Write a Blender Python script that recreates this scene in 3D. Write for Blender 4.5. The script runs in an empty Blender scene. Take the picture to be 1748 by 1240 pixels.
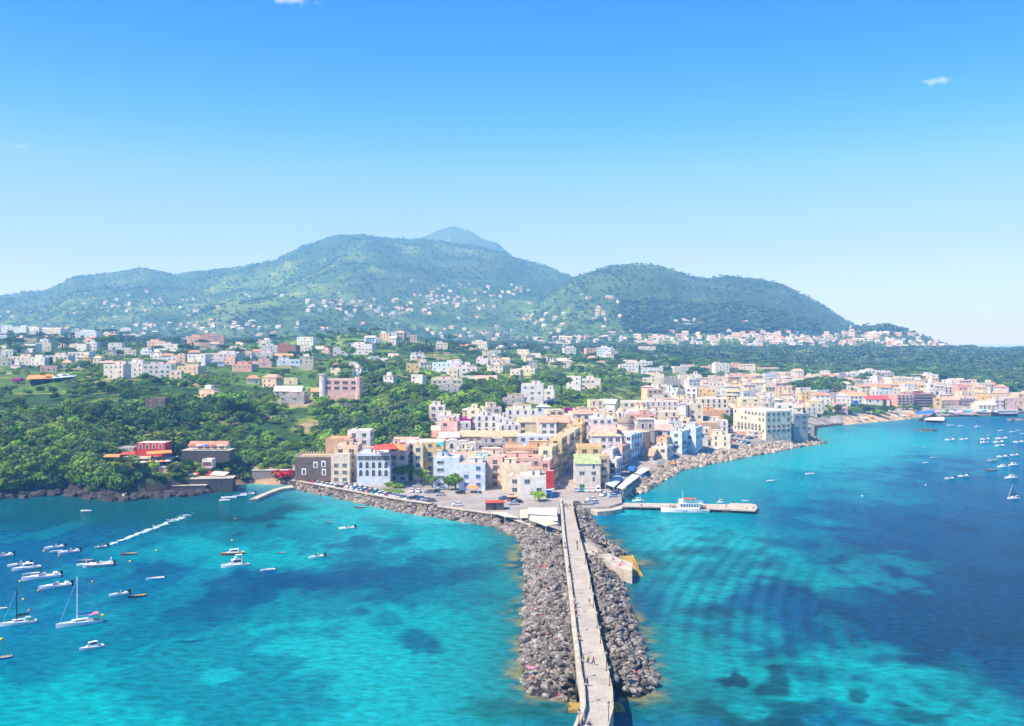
import bpy, math, random
import numpy as np
from mathutils import Vector, Matrix

# ---------------------------------------------------------------- camera, sky, sun, exposure
C = bpy.context.scene.collection
S = bpy.context.scene
CH, F, CX, HY = 64.0, 1602.0, 874.0, 585.0      # camera height, focal length / principal column / horizon row in photo pixels
cam = bpy.data.cameras.new("camera"); cam_o = bpy.data.objects.new("camera", cam); C.objects.link(cam_o)
cam_o.location = (0, 0, CH); cam_o.rotation_euler = (math.radians(90), 0, 0)
cam.sensor_width = 36; cam.lens = F / 1748 * 36; cam.shift_y = -35 / 1748
cam.clip_start = 1; cam.clip_end = 200000
S.camera = cam_o
SUN_EL, SUN_AZ = 52, -122          # azimuth measured from +Y (view direction), negative = left
se, sa = math.radians(SUN_EL), math.radians(SUN_AZ)
sun_dir = Vector((math.sin(sa) * math.cos(se), math.cos(sa) * math.cos(se), math.sin(se)))
sl = bpy.data.lights.new("sun", 'SUN'); sl.energy = 4.7; sl.angle = math.radians(0.5); sl.color = (1, 0.935, 0.83)
so = bpy.data.objects.new("sun", sl); C.objects.link(so); so.rotation_euler = sun_dir.to_track_quat('Z', 'Y').to_euler()
W = bpy.data.worlds.new("World"); S.world = W; W.use_nodes = True
wn, wl = W.node_tree.nodes, W.node_tree.links; wn.clear()
def nd(t, ns=None, **k):
    n = (ns or wn).new(t)
    for a, b in k.items(): setattr(n, a, b)
    return n
sky = nd('ShaderNodeTexSky', sky_type='NISHITA', sun_disc=False, sun_elevation=se, sun_rotation=sa, altitude=0, air_density=1.0, dust_density=0.6, ozone_density=4.5)
hs = nd('ShaderNodeHueSaturation'); hs.inputs['Saturation'].default_value = 1.45; hs.inputs['Value'].default_value = 1.0
wl.new(sky.outputs[0], hs.inputs['Color'])
# two small wisps of cloud in the sky
tc = nd('ShaderNodeTexCoord')
sz = nd('ShaderNodeSeparateXYZ'); wl.new(tc.outputs['Generated'], sz.inputs[0])
rp = nd('ShaderNodeValToRGB'); wl.new(sz.outputs[2], rp.inputs[0])
for k, (e, c) in enumerate(((0.0, (.12, .20, .42)), (.09, (.275, .205, .36)), (.18, (.50, .295, .35)), (.34, (.112, .215, .33)), (.55, (.24, .27, .34)))):
    el = rp.color_ramp.elements[k] if k < 2 else rp.color_ramp.elements.new(e)
    el.position = e; el.color = (*c, 1)
gm = nd('ShaderNodeMix', data_type='RGBA', blend_type='MULTIPLY'); gm.inputs[0].default_value = 1; wl.new(hs.outputs[0], gm.inputs[6]); wl.new(rp.outputs[0], gm.inputs[7])
gs = nd('ShaderNodeVectorMath', operation='SCALE'); wl.new(gm.outputs[2], gs.inputs[0]); gs.inputs['Scale'].default_value = 2.6
last = gs.outputs[0]
for px, py, rx, ry, st in ((1600, 138, 36, 8, .2), (1562, 141, 26, 3, .07), (505, 1, 60, 9, .16), (30, 250, 40, 4, .04)):
    dv = Vector(((px - CX) / F, 1, (HY - py) / F)).normalized()
    mp = nd('ShaderNodeMapping'); mp.vector_type = 'POINT'
    mp.inputs['Scale'].default_value = (F / rx, 1, F / ry); mp.inputs['Location'].default_value = (-dv.x * F / rx, 0, -dv.z * F / ry)
    wl.new(tc.outputs['Generated'], mp.inputs[0])
    sx = nd('ShaderNodeSeparateXYZ'); wl.new(mp.outputs[0], sx.inputs[0])
    nz = nd('ShaderNodeTexNoise'); nz.inputs['Scale'].default_value = 90; nz.inputs['Detail'].default_value = 6
    wl.new(tc.outputs['Generated'], nz.inputs[0])
    cm = nd('ShaderNodeCombineXYZ'); wl.new(sx.outputs[0], cm.inputs[0]); wl.new(sx.outputs[2], cm.inputs[2])
    ln = nd('ShaderNodeVectorMath', operation='LENGTH'); wl.new(cm.outputs[0], ln.inputs[0])
    m1 = nd('ShaderNodeMath', operation='MULTIPLY_ADD'); wl.new(nz.outputs[0], m1.inputs[0]); m1.inputs[1].default_value = 2.6; m1.inputs[2].default_value = -.75
    m2 = nd('ShaderNodeMath', operation='SUBTRACT'); wl.new(m1.outputs[0], m2.inputs[0]); wl.new(ln.outputs['Value'], m2.inputs[1])
    m3 = nd('ShaderNodeMath', operation='GREATER_THAN'); wl.new(sx.outputs[1], m3.inputs[0]); m3.inputs[1].default_value = .3
    m4 = nd('ShaderNodeMath', operation='MULTIPLY', use_clamp=True); wl.new(m2.outputs[0], m4.inputs[0]); m4.inputs[1].default_value = st * 1.6
    m5 = nd('ShaderNodeMath', operation='MULTIPLY'); wl.new(m4.outputs[0], m5.inputs[0]); wl.new(m3.outputs[0], m5.inputs[1])
    mx = nd('ShaderNodeMix', data_type='RGBA'); wl.new(m5.outputs[0], mx.inputs[0]); wl.new(last, mx.inputs[6]); mx.inputs[7].default_value = (11, 10.5, 11.5, 1)
    last = mx.outputs[2]
bg = nd('ShaderNodeBackground'); bg.inputs['Strength'].default_value = 0.15
wo = nd('ShaderNodeOutputWorld'); wl.new(last, bg.inputs[0]); wl.new(bg.outputs[0], wo.inputs[0])
S.view_settings.view_transform = 'Standard'; S.view_settings.look = 'None'; S.view_settings.gamma = 1
S.view_settings.exposure = 0.85
S.cycles.use_denoising = True; S.cycles.max_bounces = 5; S.cycles.volume_bounces = 1; S.cycles.diffuse_bounces = 2
S.cycles.transparent_max_bounces = 4; S.cycles.caustics_reflective = False; S.cycles.caustics_refractive = False
S.render.use_persistent_data = False

# ---------------------------------------------------------------- small helpers
def tag(o, label=None, cat=None, group=None, kind=None):
    if label: o['label'] = label
    if cat: o['category'] = cat
    if group: o['group'] = group
    if kind: o['kind'] = kind
    return o
def gp(px, py, z=0.0):
    """world point of a photo pixel on the level z"""
    Y = (CH - z) * F / (py - HY); return (px - CX) * Y / F, Y
def wx(px, Y): return (px - CX) * Y / F
def wz(py, Y): return CH + (HY - py) * Y / F
def npmesh(name, co, faces, mats=(), fmat=None, smooth=False, col=None):
    """faces: array (n,3) or (n,4), or list of arrays"""
    me = bpy.data.meshes.new(name)
    if not isinstance(faces, list): faces = [faces]
    faces = [f for f in faces if len(f)]
    co = np.asarray(co, dtype=np.float32)
    loops = np.concatenate([f.ravel() for f in faces]).astype(np.int32)
    tot = np.concatenate([np.full(len(f), f.shape[1]) for f in faces]).astype(np.int32)
    st = np.concatenate([[0], np.cumsum(tot)[:-1]]).astype(np.int32)
    me.vertices.add(len(co)); me.vertices.foreach_set('co', co.ravel())
    me.loops.add(len(loops)); me.loops.foreach_set('vertex_index', loops)
    me.polygons.add(len(tot)); me.polygons.foreach_set('loop_start', st)
    if fmat is not None: me.polygons.foreach_set('material_index', np.asarray(fmat, dtype=np.int32))
    me.polygons.foreach_set('use_smooth', np.full(len(tot), smooth))
    me.update(calc_edges=True)
    if col is not None:
        a = me.color_attributes.new('col', 'FLOAT_COLOR', 'POINT'); c4 = np.ones((len(co), 4), dtype=np.float32); c4[:, :3] = col
        a.data.foreach_set('color', c4.ravel())
    for m in mats: me.materials.append(m)
    return me
def link(name, me, parent=None, loc=None, rz=0):
    o = bpy.data.objects.new(name, me); C.objects.link(o)
    if parent is not None: o.parent = parent
    if loc is not None: o.location = loc
    if rz: o.rotation_euler = (0, 0, rz)
    return o
def hsh(ix, iy, seed):
    n = (ix.astype(np.int64) * 374761393 + iy.astype(np.int64) * 668265263 + seed * 974711) & 0xffffffff
    n = ((n ^ (n >> 13)) * 1274126177) & 0xffffffff
    return ((n ^ (n >> 16)) & 0xffff) / 65535.0
def vnoise(x, y, seed=0):
    x = np.asarray(x, dtype=float); y = np.asarray(y, dtype=float)
    ix, iy = np.floor(x), np.floor(y); fx, fy = x - ix, y - iy
    fx = fx * fx * (3 - 2 * fx); fy = fy * fy * (3 - 2 * fy)
    a, b = hsh(ix, iy, seed), hsh(ix + 1, iy, seed); c, d = hsh(ix, iy + 1, seed), hsh(ix + 1, iy + 1, seed)
    return (a * (1 - fx) + b * fx) * (1 - fy) + (c * (1 - fx) + d * fx) * fy
def fbm(x, y, seed=0, o=4):
    r = 0; a = .5; t = 0
    for i in range(o):
        r = r + a * vnoise(x * 2 ** i + 17.3 * i, y * 2 ** i - 9.1 * i, seed + i); t += a; a *= .5
    return r / t
def sstep(a, b, x):
    t = np.clip((x - a) / (b - a), 0, 1); return t * t * (3 - 2 * t)

# ---------------------------------------------------------------- materials
MATS = {}
def mat(name, col, rough=.8, spec=.3, var=.12, nscale=.6, metal=0, bump=0, rnd=0.0, col2=None, vc=False, brick=0):
    if name in MATS: return MATS[name]
    m = bpy.data.materials.new(name); m.use_nodes = True; ns, ls = m.node_tree.nodes, m.node_tree.links
    p = ns['Principled BSDF']; p.inputs['Roughness'].default_value = rough; p.inputs['Specular IOR Level'].default_value = spec; p.inputs['Metallic'].default_value = metal
    t = ns.new('ShaderNodeTexCoord'); n = ns.new('ShaderNodeTexNoise'); n.inputs['Scale'].default_value = nscale; n.inputs['Detail'].default_value = 5; n.inputs['Roughness'].default_value = .65
    ls.new(t.outputs['Object'], n.inputs[0])
    r = ns.new('ShaderNodeValToRGB'); ls.new(n.outputs[0], r.inputs[0])
    a = [max(0, c * (1 - var)) for c in col]; b = list(col2) if col2 else [min(1, c * (1 + var)) for c in col]
    r.color_ramp.elements[0].position = .35; r.color_ramp.elements[1].position = .65
    r.color_ramp.elements[0].color = (*a, 1); r.color_ramp.elements[1].color = (*b, 1)
    o = r.outputs[0]
    if brick:
        bt = ns.new('ShaderNodeTexBrick'); bt.inputs['Scale'].default_value = brick; bt.inputs['Mortar Size'].default_value = .03; bt.inputs['Color1'].default_value = (1, 1, 1, 1); bt.inputs['Color2'].default_value = (.94, .935, .93, 1); bt.inputs['Mortar'].default_value = (.78, .76, .74, 1); ls.new(t.outputs['Object'], bt.inputs[0]); bm_ = ns.new('ShaderNodeMix'); bm_.data_type = 'RGBA'; bm_.blend_type = 'MULTIPLY'; bm_.inputs[0].default_value = 1; ls.new(o, bm_.inputs[6]); ls.new(bt.outputs[0], bm_.inputs[7]); o = bm_.outputs[2]
    if rnd:
        oi = ns.new('ShaderNodeObjectInfo'); mr = ns.new('ShaderNodeMapRange'); mr.inputs[3].default_value = 1 - rnd; mr.inputs[4].default_value = 1 + rnd
        ls.new(oi.outputs['Random'], mr.inputs[0]); h = ns.new('ShaderNodeHueSaturation'); ls.new(mr.outputs[0], h.inputs['Value']); ls.new(o, h.inputs['Color'])
        m2 = ns.new('ShaderNodeMath'); m2.operation = 'MULTIPLY_ADD'; m2.inputs[1].default_value = .045; m2.inputs[2].default_value = .478
        m3 = ns.new('ShaderNodeMath'); m3.operation = 'FRACT'; m4 = ns.new('ShaderNodeMath'); m4.operation = 'MULTIPLY'; m4.inputs[1].default_value = 7.77
        ls.new(oi.outputs['Random'], m4.inputs[0]); ls.new(m4.outputs[0], m3.inputs[0]); ls.new(m3.outputs[0], m2.inputs[0]); ls.new(m2.outputs[0], h.inputs['Hue']); o = h.outputs[0]
    if vc:
        vv = ns.new('ShaderNodeVertexColor'); vv.layer_name = 'col'; mm = ns.new('ShaderNodeMix'); mm.data_type = 'RGBA'; mm.blend_type = 'MULTIPLY'; mm.inputs[0].default_value = 1; ls.new(o, mm.inputs[6]); ls.new(vv.outputs[0], mm.inputs[7]); o = mm.outputs[2]
    ls.new(o, p.inputs['Base Color'])
    if bump:
        bn = ns.new('ShaderNodeTexNoise'); bn.inputs['Scale'].default_value = nscale * 4; bn.inputs['Detail'].default_value = 6; ls.new(t.outputs['Object'], bn.inputs[0])
        b_ = ns.new('ShaderNodeBump'); b_.inputs['Strength'].default_value = bump; b_.inputs['Distance'].default_value = .3; ls.new(bn.outputs[0], b_.inputs['Height']); ls.new(b_.outputs[0], p.inputs['Normal'])
    MATS[name] = m; return m

# ---------------------------------------------------------------- coast line and land height
COAST = [gp(*p) for p in [(-700, 858), (-300, 852), (0, 850), (60, 845), (110, 840), (150, 848), (200, 850), (250, 848), (300, 844), (350, 840), (400, 828), (430, 826), (470, 828),
 (500, 828), (540, 838), (600, 850), (680, 866), (745, 877), (800, 884), (855, 895), (882, 915), (893, 950), (897, 1000), (893, 1060), (890, 1120), (894, 1165), (905, 1188), (960, 1196),
 (985, 1190), (992, 1168), (1040, 1168), (1052, 1190), (1115, 1185), (1115, 1160), (1092, 1100), (1072, 1040), (1060, 1000), (1056, 970), (1072, 962), (1050, 943), (1026, 920), (1010, 892), (1002, 876), (1040, 867),
 (1064, 860), (1064, 844), (1080, 842), (1100, 838), (1130, 819), (1160, 802), (1190, 795), (1227, 787), (1281, 777), (1330, 768), (1365, 761), (1402, 756), (1393, 744), (1396, 731), (1430, 727),
 (1480, 722), (1540, 717), (1572, 712), (1600, 714), (1650, 711), (1700, 711), (1748, 706), (1950, 698), (2300, 690)]]
def coast_dist(X, Y):
    """signed distance, positive inland"""
    P = COAST + [(6000, 9000), (-6000, 9000)]
    best = np.full(X.shape, 1e9); ins = np.zeros(X.shape, bool); n = len(P)
    for i in range(n):
        ax, ay = P[i]; bx, by = P[(i + 1) % n]
        if i < len(COAST) - 1:
            dx, dy = bx - ax, by - ay; t = np.clip(((X - ax) * dx + (Y - ay) * dy) / (dx * dx + dy * dy), 0, 1)
            best = np.minimum(best, np.hypot(X - ax - t * dx, Y - ay - t * dy))
        c = ((ay > Y) != (by > Y)); xi = ax + (Y - ay) * (bx - ax) / ((by - ay) if by != ay else 1e-9)
        ins ^= c & (X < xi)
    return np.where(ins, best, -best)
TY = np.array([150, 380, 440, 500, 560, 600, 640, 760, 900, 1100, 1400, 1800, 2300, 3200, 7500.])
TX = np.array([0, 130, 250, 375, 500, 625, 750, 875, 1000, 1125, 1250, 1400, 1550, 1748.])
TZ = np.array([
 [3, 6, 21, 28, 32, 34, 36, 42, 49, 56, 68, 74, 76, 80, 80],
 [3, 5, 20, 27, 31, 33, 36, 42, 48, 56, 66, 70, 74, 80, 80],
 [3, 5, 13, 22, 29, 32, 35, 42, 48, 55, 62, 66, 70, 75, 75],
 [3, 4, 7, 16, 27, 31, 34, 42, 48, 55, 60, 64, 68, 72, 72],
 [3, 3, 4, 10, 23, 28, 32, 40, 47, 55, 60, 64, 68, 70, 70],
 [3, 3, 3.5, 8, 22, 29, 33, 40, 48, 58, 60, 62, 66, 70, 70],
 [3, 3, 5, 11, 19, 28, 32, 38, 43, 52, 57, 60, 64, 68, 68],
 [3, 3, 5, 13, 21, 25, 29, 34, 38, 45, 51, 54, 60, 66, 66],
 [3, 3, 5, 11, 16, 19, 23, 28, 34, 41, 47, 51, 58, 64, 64],
 [3, 3, 3.5, 7, 10, 12, 14, 18, 22, 30, 38, 44, 52, 60, 60],
 [3, 3, 3, 4, 6, 7, 8, 11, 15, 22, 31, 40, 50, 58, 60],
 [3, 3, 3, 3, 4, 5, 6, 8, 12, 18, 27, 37, 48, 55, 50],
 [3, 3, 3, 3, 3, 3, 3, 4, 8, 14, 24, 36, 44, 44, 10],
 [3, 3, 3, 3, 3, 3, 3, 3, 6, 10, 18, 30, 38, 20, -30]])
def bil(tx, ty, tz, x, y):
    i = np.clip(np.searchsorted(tx, x) - 1, 0, len(tx) - 2); j = np.clip(np.searchsorted(ty, y) - 1, 0, len(ty) - 2)
    a = np.clip((x - tx[i]) / (tx[i + 1] - tx[i]), 0, 1); b = np.clip((y - ty[j]) / (ty[j + 1] - ty[j]), 0, 1); a = a * a * (3 - 2 * a)
    return (tz[i, j] * (1 - b) + tz[i, j + 1] * b) * (1 - a) + (tz[i + 1, j] * (1 - b) + tz[i + 1, j + 1] * b) * a
RIDGES = [  # crest as seen, crest distance, foot distance in front, exponent of the slope
 ([(-400, 540), (0, 506), (80, 493), (125, 471), (240, 463), (300, 468), (400, 456), (465, 444), (520, 419), (560, 406), (620, 403), (715, 405), (800, 419), (875, 437), (930, 451), (985, 476), (1060, 505), (1150, 545), (1250, 600)], 4300, 2100, 1.25),
 ([(520, 520), (600, 445), (700, 409), (740, 394), (770, 385), (800, 392), (830, 411), (850, 418), (875, 438), (920, 470), (980, 520)], 5700, 4700, 1.0),
 ([(780, 640), (850, 580), (900, 535), (950, 493), (985, 474), (1000, 470), (1050, 457), (1080, 454), (1130, 458), (1180, 474), (1210, 475), (1250, 469), (1300, 475), (1340, 487), (1400, 520), (1450, 551), (1500, 575), (1560, 600)], 2900, 1700, 1.2),
 ([(180, 600), (250, 570), (330, 530), (400, 510), (480, 503), (560, 510), (640, 527), (720, 550), (800, 575), (860, 600)], 2600, 2000, .8),
 ([(1340, 600), (1400, 578), (1450, 561), (1480, 555), (1515, 555), (1550, 563), (1590, 577), (1625, 592), (1680, 610)], 2400, 1800, .8),
 ([(380, 610), (430, 595), (520, 581), (600, 568), (660, 573), (740, 590), (800, 610)], 1250, 930, .9),
 ([(-400, 565), (0, 574), (90, 568), (160, 572), (240, 590), (300, 610)], 1500, 1200, .9),
]
def ridge_z(px, Y):
    r = np.zeros(px.shape)
    for pts, Yc, Yf, ex in RIDGES:
        xs = np.array([p[0] for p in pts], float); ys = np.array([p[1] for p in pts], float)
        cz = CH + (HY - np.interp(px, xs, ys, left=700, right=700)) * Yc / F
        wob = Yc * .03 * (vnoise(px / 60., px * 0, 5) - .5)
        t = np.where(Y < Yc + wob, (Y - Yf) / (Yc + wob - Yf), 1 - .5 * (Y - Yc - wob) / (Yc - Yf)); t = np.clip(t, 0, 1)
        s = (1 - (1 - t) ** 2) * .35 + .65 * t ** ex
        r = np.maximum(r, cz * s)
    return r
def height(X, Y, d=None):
    X = np.asarray(X, float); Y = np.asarray(Y, float)
    if d is None: d = coast_dist(X, Y)
    px = CX + F * X / Y
    b = bil(TX, TY, TZ, px, Y); b = b - 1.15 * sstep(8, 4, b) * (px > 480) * (Y < 900)
    rz = ridge_z(px, Y)
    z = np.where(rz > b, rz, b); k = np.exp(-((rz - b) / 14.) ** 2) * 4; z = z + k * (rz > 5)
    far = sstep(900, 2400, Y)
    # gullies on the big slopes, terraces and lumps near
    g = fbm(X / 260, Y / 420, 11, 5) - .5
    rel = np.clip((z - 60) / 250, 0, 1)
    crest = 0
    for pts, Yc, Yf, ex in RIDGES[:3]: crest = np.maximum(crest, np.exp(-((Y - Yc) / (Yc * .05)) ** 2))
    z = z + far * g * (90 * rel + 8) * (1 - .75 * crest) + far * (fbm(X / 60, Y / 90, 3, 3) - .5) * (14 * rel + 5) * (1 - .5 * crest)
    z = z + (1 - far) * sstep(430, 620, Y) * (fbm(X / 45, Y / 60, 7, 3) - .5) * 5 * sstep(14, 28, b)
    steep = np.interp(px, [0, 330, 420, 520, 900, 2000], [2.0, 1.7, .35, .5, .5, .3])
    prof = np.where(Y < 330, .32 * d, .25 + steep * d)
    prof = prof + sstep(0, 12, d) * (fbm(X / 9, Y / 9, 21, 3) - .5) * 7 * (px < 420) * (Y > 300)
    zz = np.where(d > 0, np.minimum(z, prof), np.maximum(d * .45, -9))
    mole = (Y < 318) & (d > 0)
    return np.where(mole, np.minimum(zz, 2.2), zz)
def ground(X, Y): return float(height(np.array([X]), np.array([Y]))[0])

us = (np.linspace(-420, 2150, 690) - CX) / F
Ys = np.concatenate([np.geomspace(158, 330, 70), np.geomspace(332, 900, 210), np.geomspace(905, 7300, 250)])
U, YY = np.meshgrid(us, Ys); XX = U * YY
D_ = coast_dist(XX, YY); ZZ = height(XX, YY, D_)
nr, nc = XX.shape
idx = np.arange(nr * nc).reshape(nr, nc)
fc = np.stack([idx[:-1, :-1].ravel(), idx[:-1, 1:].ravel(), idx[1:, 1:].ravel(), idx[1:, :-1].ravel()], 1)
keep = (ZZ.ravel()[fc] > -8.5).any(1); fc = fc[keep]
# land colour: green scrub, pale terraces, dark woods, bare soil, paving by the harbour
px_ = CX + F * XX / YY
n1 = fbm(XX / 120, YY / 120, 31, 4); n2 = fbm(XX / 28, YY / 28, 41, 4); n3 = fbm(XX / 340, YY / 500, 51, 4)
def mixc(a, b, t): return a + (np.array(b) - a) * t[..., None]
lc = np.zeros(XX.shape + (3,)); lc[:] = (.085, .16, .03)
lc = mixc(lc, (.035, .085, .018), sstep(.5, .6, n1))
lc = mixc(lc, (.20, .27, .05), sstep(.54, .66, n2) * .8)
lc = mixc(lc, (.33, .25, .14), sstep(.66, .74, n2) * (YY < 1500))
far = sstep(1500, 2600, YY)
hi = sstep(120, 260, ZZ)
lc = mixc(lc, (.05, .085, .04), far * sstep(.35, .6, n3) * .9)  # far land muted in its own colour, adding to the haze
lc = mixc(lc, (.11, .16, .07), far * (1 - hi) * sstep(.5, .62, fbm(XX / 90, YY / 200, 61, 4)) * .8)
lc = mixc(lc, (.03, .07, .022), far * sstep(.52, .6, fbm(XX / 150, YY / 260, 71, 4)) * .8)
slope = np.zeros(XX.shape); slope[:-1] = np.abs(np.diff(ZZ, axis=0)) / np.diff(YY, axis=0)
lc = mixc(lc, (.055, .045, .038), sstep(.5, 1.1, slope) * (YY < 700) * sstep(.25, .5, fbm(XX / 7, YY / 5, 81, 3)))
town0 = (px_ > 740) | (YY < 455)
town = (D_ > 0) & (YY < 900) & (ZZ < 6) & (px_ > 1300) & ~((D_ < 11) & (px_ > 1438) & (px_ < 1572)) | (YY < 700) & (ZZ < 13.5) & (D_ > 0) & (px_ > 490) & town0
lc = np.where(town[..., None], np.array((.33, .30, .27)), lc)
beach = (D_ < 11) & (D_ > -6) & (YY > 560) & (px_ > 1438) & (px_ < 1572); lc = np.where(beach[..., None], np.array((.50, .38, .24)), lc)
cove = (D_ < 18) & (D_ > -3) & (px_ > 395) & (px_ < 495) & (YY < 480); lc = np.where(cove[..., None], np.array((.36, .26, .16)), lc)
LP0 = HY + (CH - ZZ) * F / YY
for ex, ey, rx, ry, c in ((425, 712, 48, 5, (.46, .34, .21)), (330, 690, 30, 5, (.40, .30, .18)), (295, 706, 26, 3, (.44, .34, .2)), (400, 722, 50, 3, (.44, .33, .2)), (310, 651, 34, 5, (.26, .46, .05)), (350, 655, 24, 3, (.42, .24, .12)), (150, 668, 50, 5, (.24, .34, .07)), (90, 708, 45, 12, (.20, .26, .08)), (1020, 640, 60, 6, (.20, .36, .05)), (735, 640, 36, 8, (.20, .36, .05)), (640, 580, 40, 6, (.16, .30, .06)), (440, 592, 36, 5, (.22, .38, .07)), (520, 664, 30, 4, (.24, .34, .08))):
    e = np.hypot((px_ - ex + 16 * (n2 - .5)) / rx, (LP0 - ey) / ry); lc = mixc(lc, c, (1 - sstep(.7, 1.1, e)) * (YY < 1600) * .9)
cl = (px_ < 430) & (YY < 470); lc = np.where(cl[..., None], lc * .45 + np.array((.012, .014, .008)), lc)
shore = (D_ < 3) & (D_ > -30) & ~beach & ~cove; lc = np.where(shore[..., None], np.array((.05, .044, .038)), lc)
lm = bpy.data.materials.new('land'); lm.use_nodes = True
def land_mat(m, wet=False):
    ns, ls = m.node_tree.nodes, m.node_tree.links; p = ns['Principled BSDF']; p.inputs['Roughness'].default_value = .95; p.inputs['Specular IOR Level'].default_value = .1
    a = ns.new('ShaderNodeVertexColor'); a.layer_name = 'col'
    g = ns.new('ShaderNodeNewGeometry')
    n = ns.new('ShaderNodeTexNoise'); n.inputs['Scale'].default_value = .11; n.inputs['Detail'].default_value = 9; n.inputs['Roughness'].default_value = .72; ls.new(g.outputs['Position'], n.inputs[0])
    mr = ns.new('ShaderNodeMapRange'); mr.inputs[1].default_value = .3; mr.inputs[2].default_value = .7; mr.inputs[3].default_value = .45; mr.inputs[4].default_value = 1.6; ls.new(n.outputs[0], mr.inputs[0])
    v = ns.new('ShaderNodeVectorMath'); v.operation = 'SCALE'; ls.new(a.outputs[0], v.inputs[0]); ls.new(mr.outputs[0], v.inputs['Scale']); ls.new(v.outputs[0], p.inputs['Base Color'])
    b = ns.new('ShaderNodeBump'); b.inputs['Strength'].default_value = .9; b.inputs['Distance'].default_value = 3; ls.new(n.outputs[0], b.inputs['Height']); ls.new(b.outputs[0], p.inputs['Normal'])
land_mat(lm)
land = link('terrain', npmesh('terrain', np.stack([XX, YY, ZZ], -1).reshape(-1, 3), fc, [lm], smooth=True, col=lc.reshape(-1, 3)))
tag(land, kind='structure')
# ---------------------------------------------------------------- sea
def sea():
    wpx = np.linspace(-900, 2700, 760)
    wpy = np.concatenate([[6000, 3600, 2500, 1900, 1600], np.linspace(1450, 640, 520), 585 + np.geomspace(54, 1.6, 120)])
    PX, PY = np.meshgrid(wpx, wpy); Y = CH * F / (PY - HY); X = (PX - CX) * Y / F
    d = coast_dist(X, Y)
    # seabed seen through the water: sand, sea grass, depth
    n = fbm(X / 22, Y / 30, 101, 4) - .5; nb = fbm(X / 60, Y / 90, 111, 3) - .5; nf = fbm(X / 7, Y / 9, 121, 3) - .5
    deep = np.array((.0, .045, .115)); mid = np.array((.0, .10, .20)); tur = np.array((.0, .26, .275)); pale = np.array((.015, .34, .37)); dark = np.array((.0, .028, .06)); gre = np.array((.0, .10, .085))
    col = np.zeros(X.shape + (3,)); col[:] = mid
    qx = PX + 170 * nb + 120 * n + 50 * nf; qy = PY + (PY - HY) * (.12 * nb + .20 * n + .14 * nf)
    def blob(c, x, y, rx, ry, s=1, soft=.45, rot=0):
        nonlocal col
        a = math.radians(rot); ux, uy = (qx - x), (qy - y)
        e = np.hypot((ux * math.cos(a) + uy * math.sin(a)) / rx, (-ux * math.sin(a) + uy * math.cos(a)) / ry)
        col = mixc(col, c, s * (1 - sstep(1 - soft, 1 + soft, e)))
    # west bay
    L = (PX < 930)[..., None]
    blob(tur, 420, 1240, 560, 190, 1); blob(tur, 640, 1110, 330, 120, .9); blob(tur, 800, 1050, 130, 180, .8); blob(pale, 560, 1190, 330, 110, .25)
    blob(tur, 560, 915, 300, 52, .95); blob(pale, 700, 915, 160, 32, .45); blob(tur, 820, 990, 70, 110, .8); blob(tur, 320, 950, 130, 22, .5)
    blob(deep, 60, 960, 260, 60, .35); blob(deep, 640, 995, 230, 46, .8, .35, 4); blob(deep, 420, 1015, 200, 34, .6, .35, -8); blob(deep, 800, 945, 90, 20, .5); blob(deep, 350, 1050, 210, 36, .55, .35, -14)
    blob(deep, 720, 1090, 70, 20, .75, .3, 25); blob(deep, 600, 935, 110, 12, .6); blob(deep, 240, 1130, 50, 14, .5); blob(deep, 350, 1120, 30, 9, .8, .3)
    blob(deep, 60, 1120, 140, 40, .4); blob(dark, 150, 868, 330, 26, .9, .5); blob(gre, 230, 862, 300, 16, .55); blob(dark, 450, 873, 90, 16, .8, .4, -6); blob(gre, 130, 895, 200, 14, .4)
    blob(deep, 300, 905, 300, 16, .5)
    # east bay
    blob(deep, 1620, 1060, 380, 170, .82, .6); blob(dark, 1690, 1130, 160, 120, .3, .6); blob(deep, 1400, 950, 260, 60, .55); blob(deep, 1700, 980, 260, 160, .6)
    blob(tur, 1180, 935, 150, 60, .9); blob(pale, 1130, 915, 80, 30, .5); blob(tur, 1240, 830, 230, 42, .6); blob(pale, 1380, 770, 220, 44, .7); blob(pale, 1560, 760, 160, 36, .35)
    blob(tur, 1170, 1080, 60, 150, .9); blob(tur, 1330, 1170, 260, 70, .95, .4, 8); blob(tur, 1560, 1190, 200, 62, .9, .35, 12); blob(tur, 1380, 980, 70, 22, .7); blob(tur, 1500, 960, 90, 20, .4)
    blob(tur, 1240, 1060, 70, 30, .5); blob(dark, 1243, 1140, 24, 17, .95, .2); blob(dark, 1320, 1160, 46, 26, .8, .3); blob(dark, 1480, 1190, 20, 16, .7, .3)
    blob(dark, 1300, 1222, 130, 26, .8, .35, 4); blob(deep, 1200, 1045, 70, 30, .6); blob(deep, 1280, 1080, 90, 18, .6, .3, 20); blob(dark, 1600, 1235, 60, 12, .7)
    blob(dark, 1640, 1060, 260, 70, .35, .6); blob(gre, 1150, 1225, 120, 26, .6); blob(gre, 940, 1225, 120, 24, .7)
    fine = sstep(.03, .2, n + .5 * nf) * .5; col = mixc(col, deep, fine * (PY > 880)); fine = sstep(.02, .2, fbm(X / 11, Y / 17, 141, 4) - .5) * .4; col = mixc(col, dark, fine * (PX > 930) * (PY > 900)); col = mixc(col, tur, sstep(.06, .16, fbm(X / 14, Y / 26, 151, 4) - .5) * .3 * (PY > 840) * sstep(1560, 1300, PX + 160 * nb))
    col = mixc(col, (.0, .065, .085), sstep(935, 865, PY + 30 * n) * .8 * sstep(560, 380, PX + 60 * nb))
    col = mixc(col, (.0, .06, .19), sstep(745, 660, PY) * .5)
    # shallows along the shore
    dn = d + 9 * n + 5 * nf; sh = np.exp(-np.abs(np.minimum(dn, 0)) / 7.0)
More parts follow.
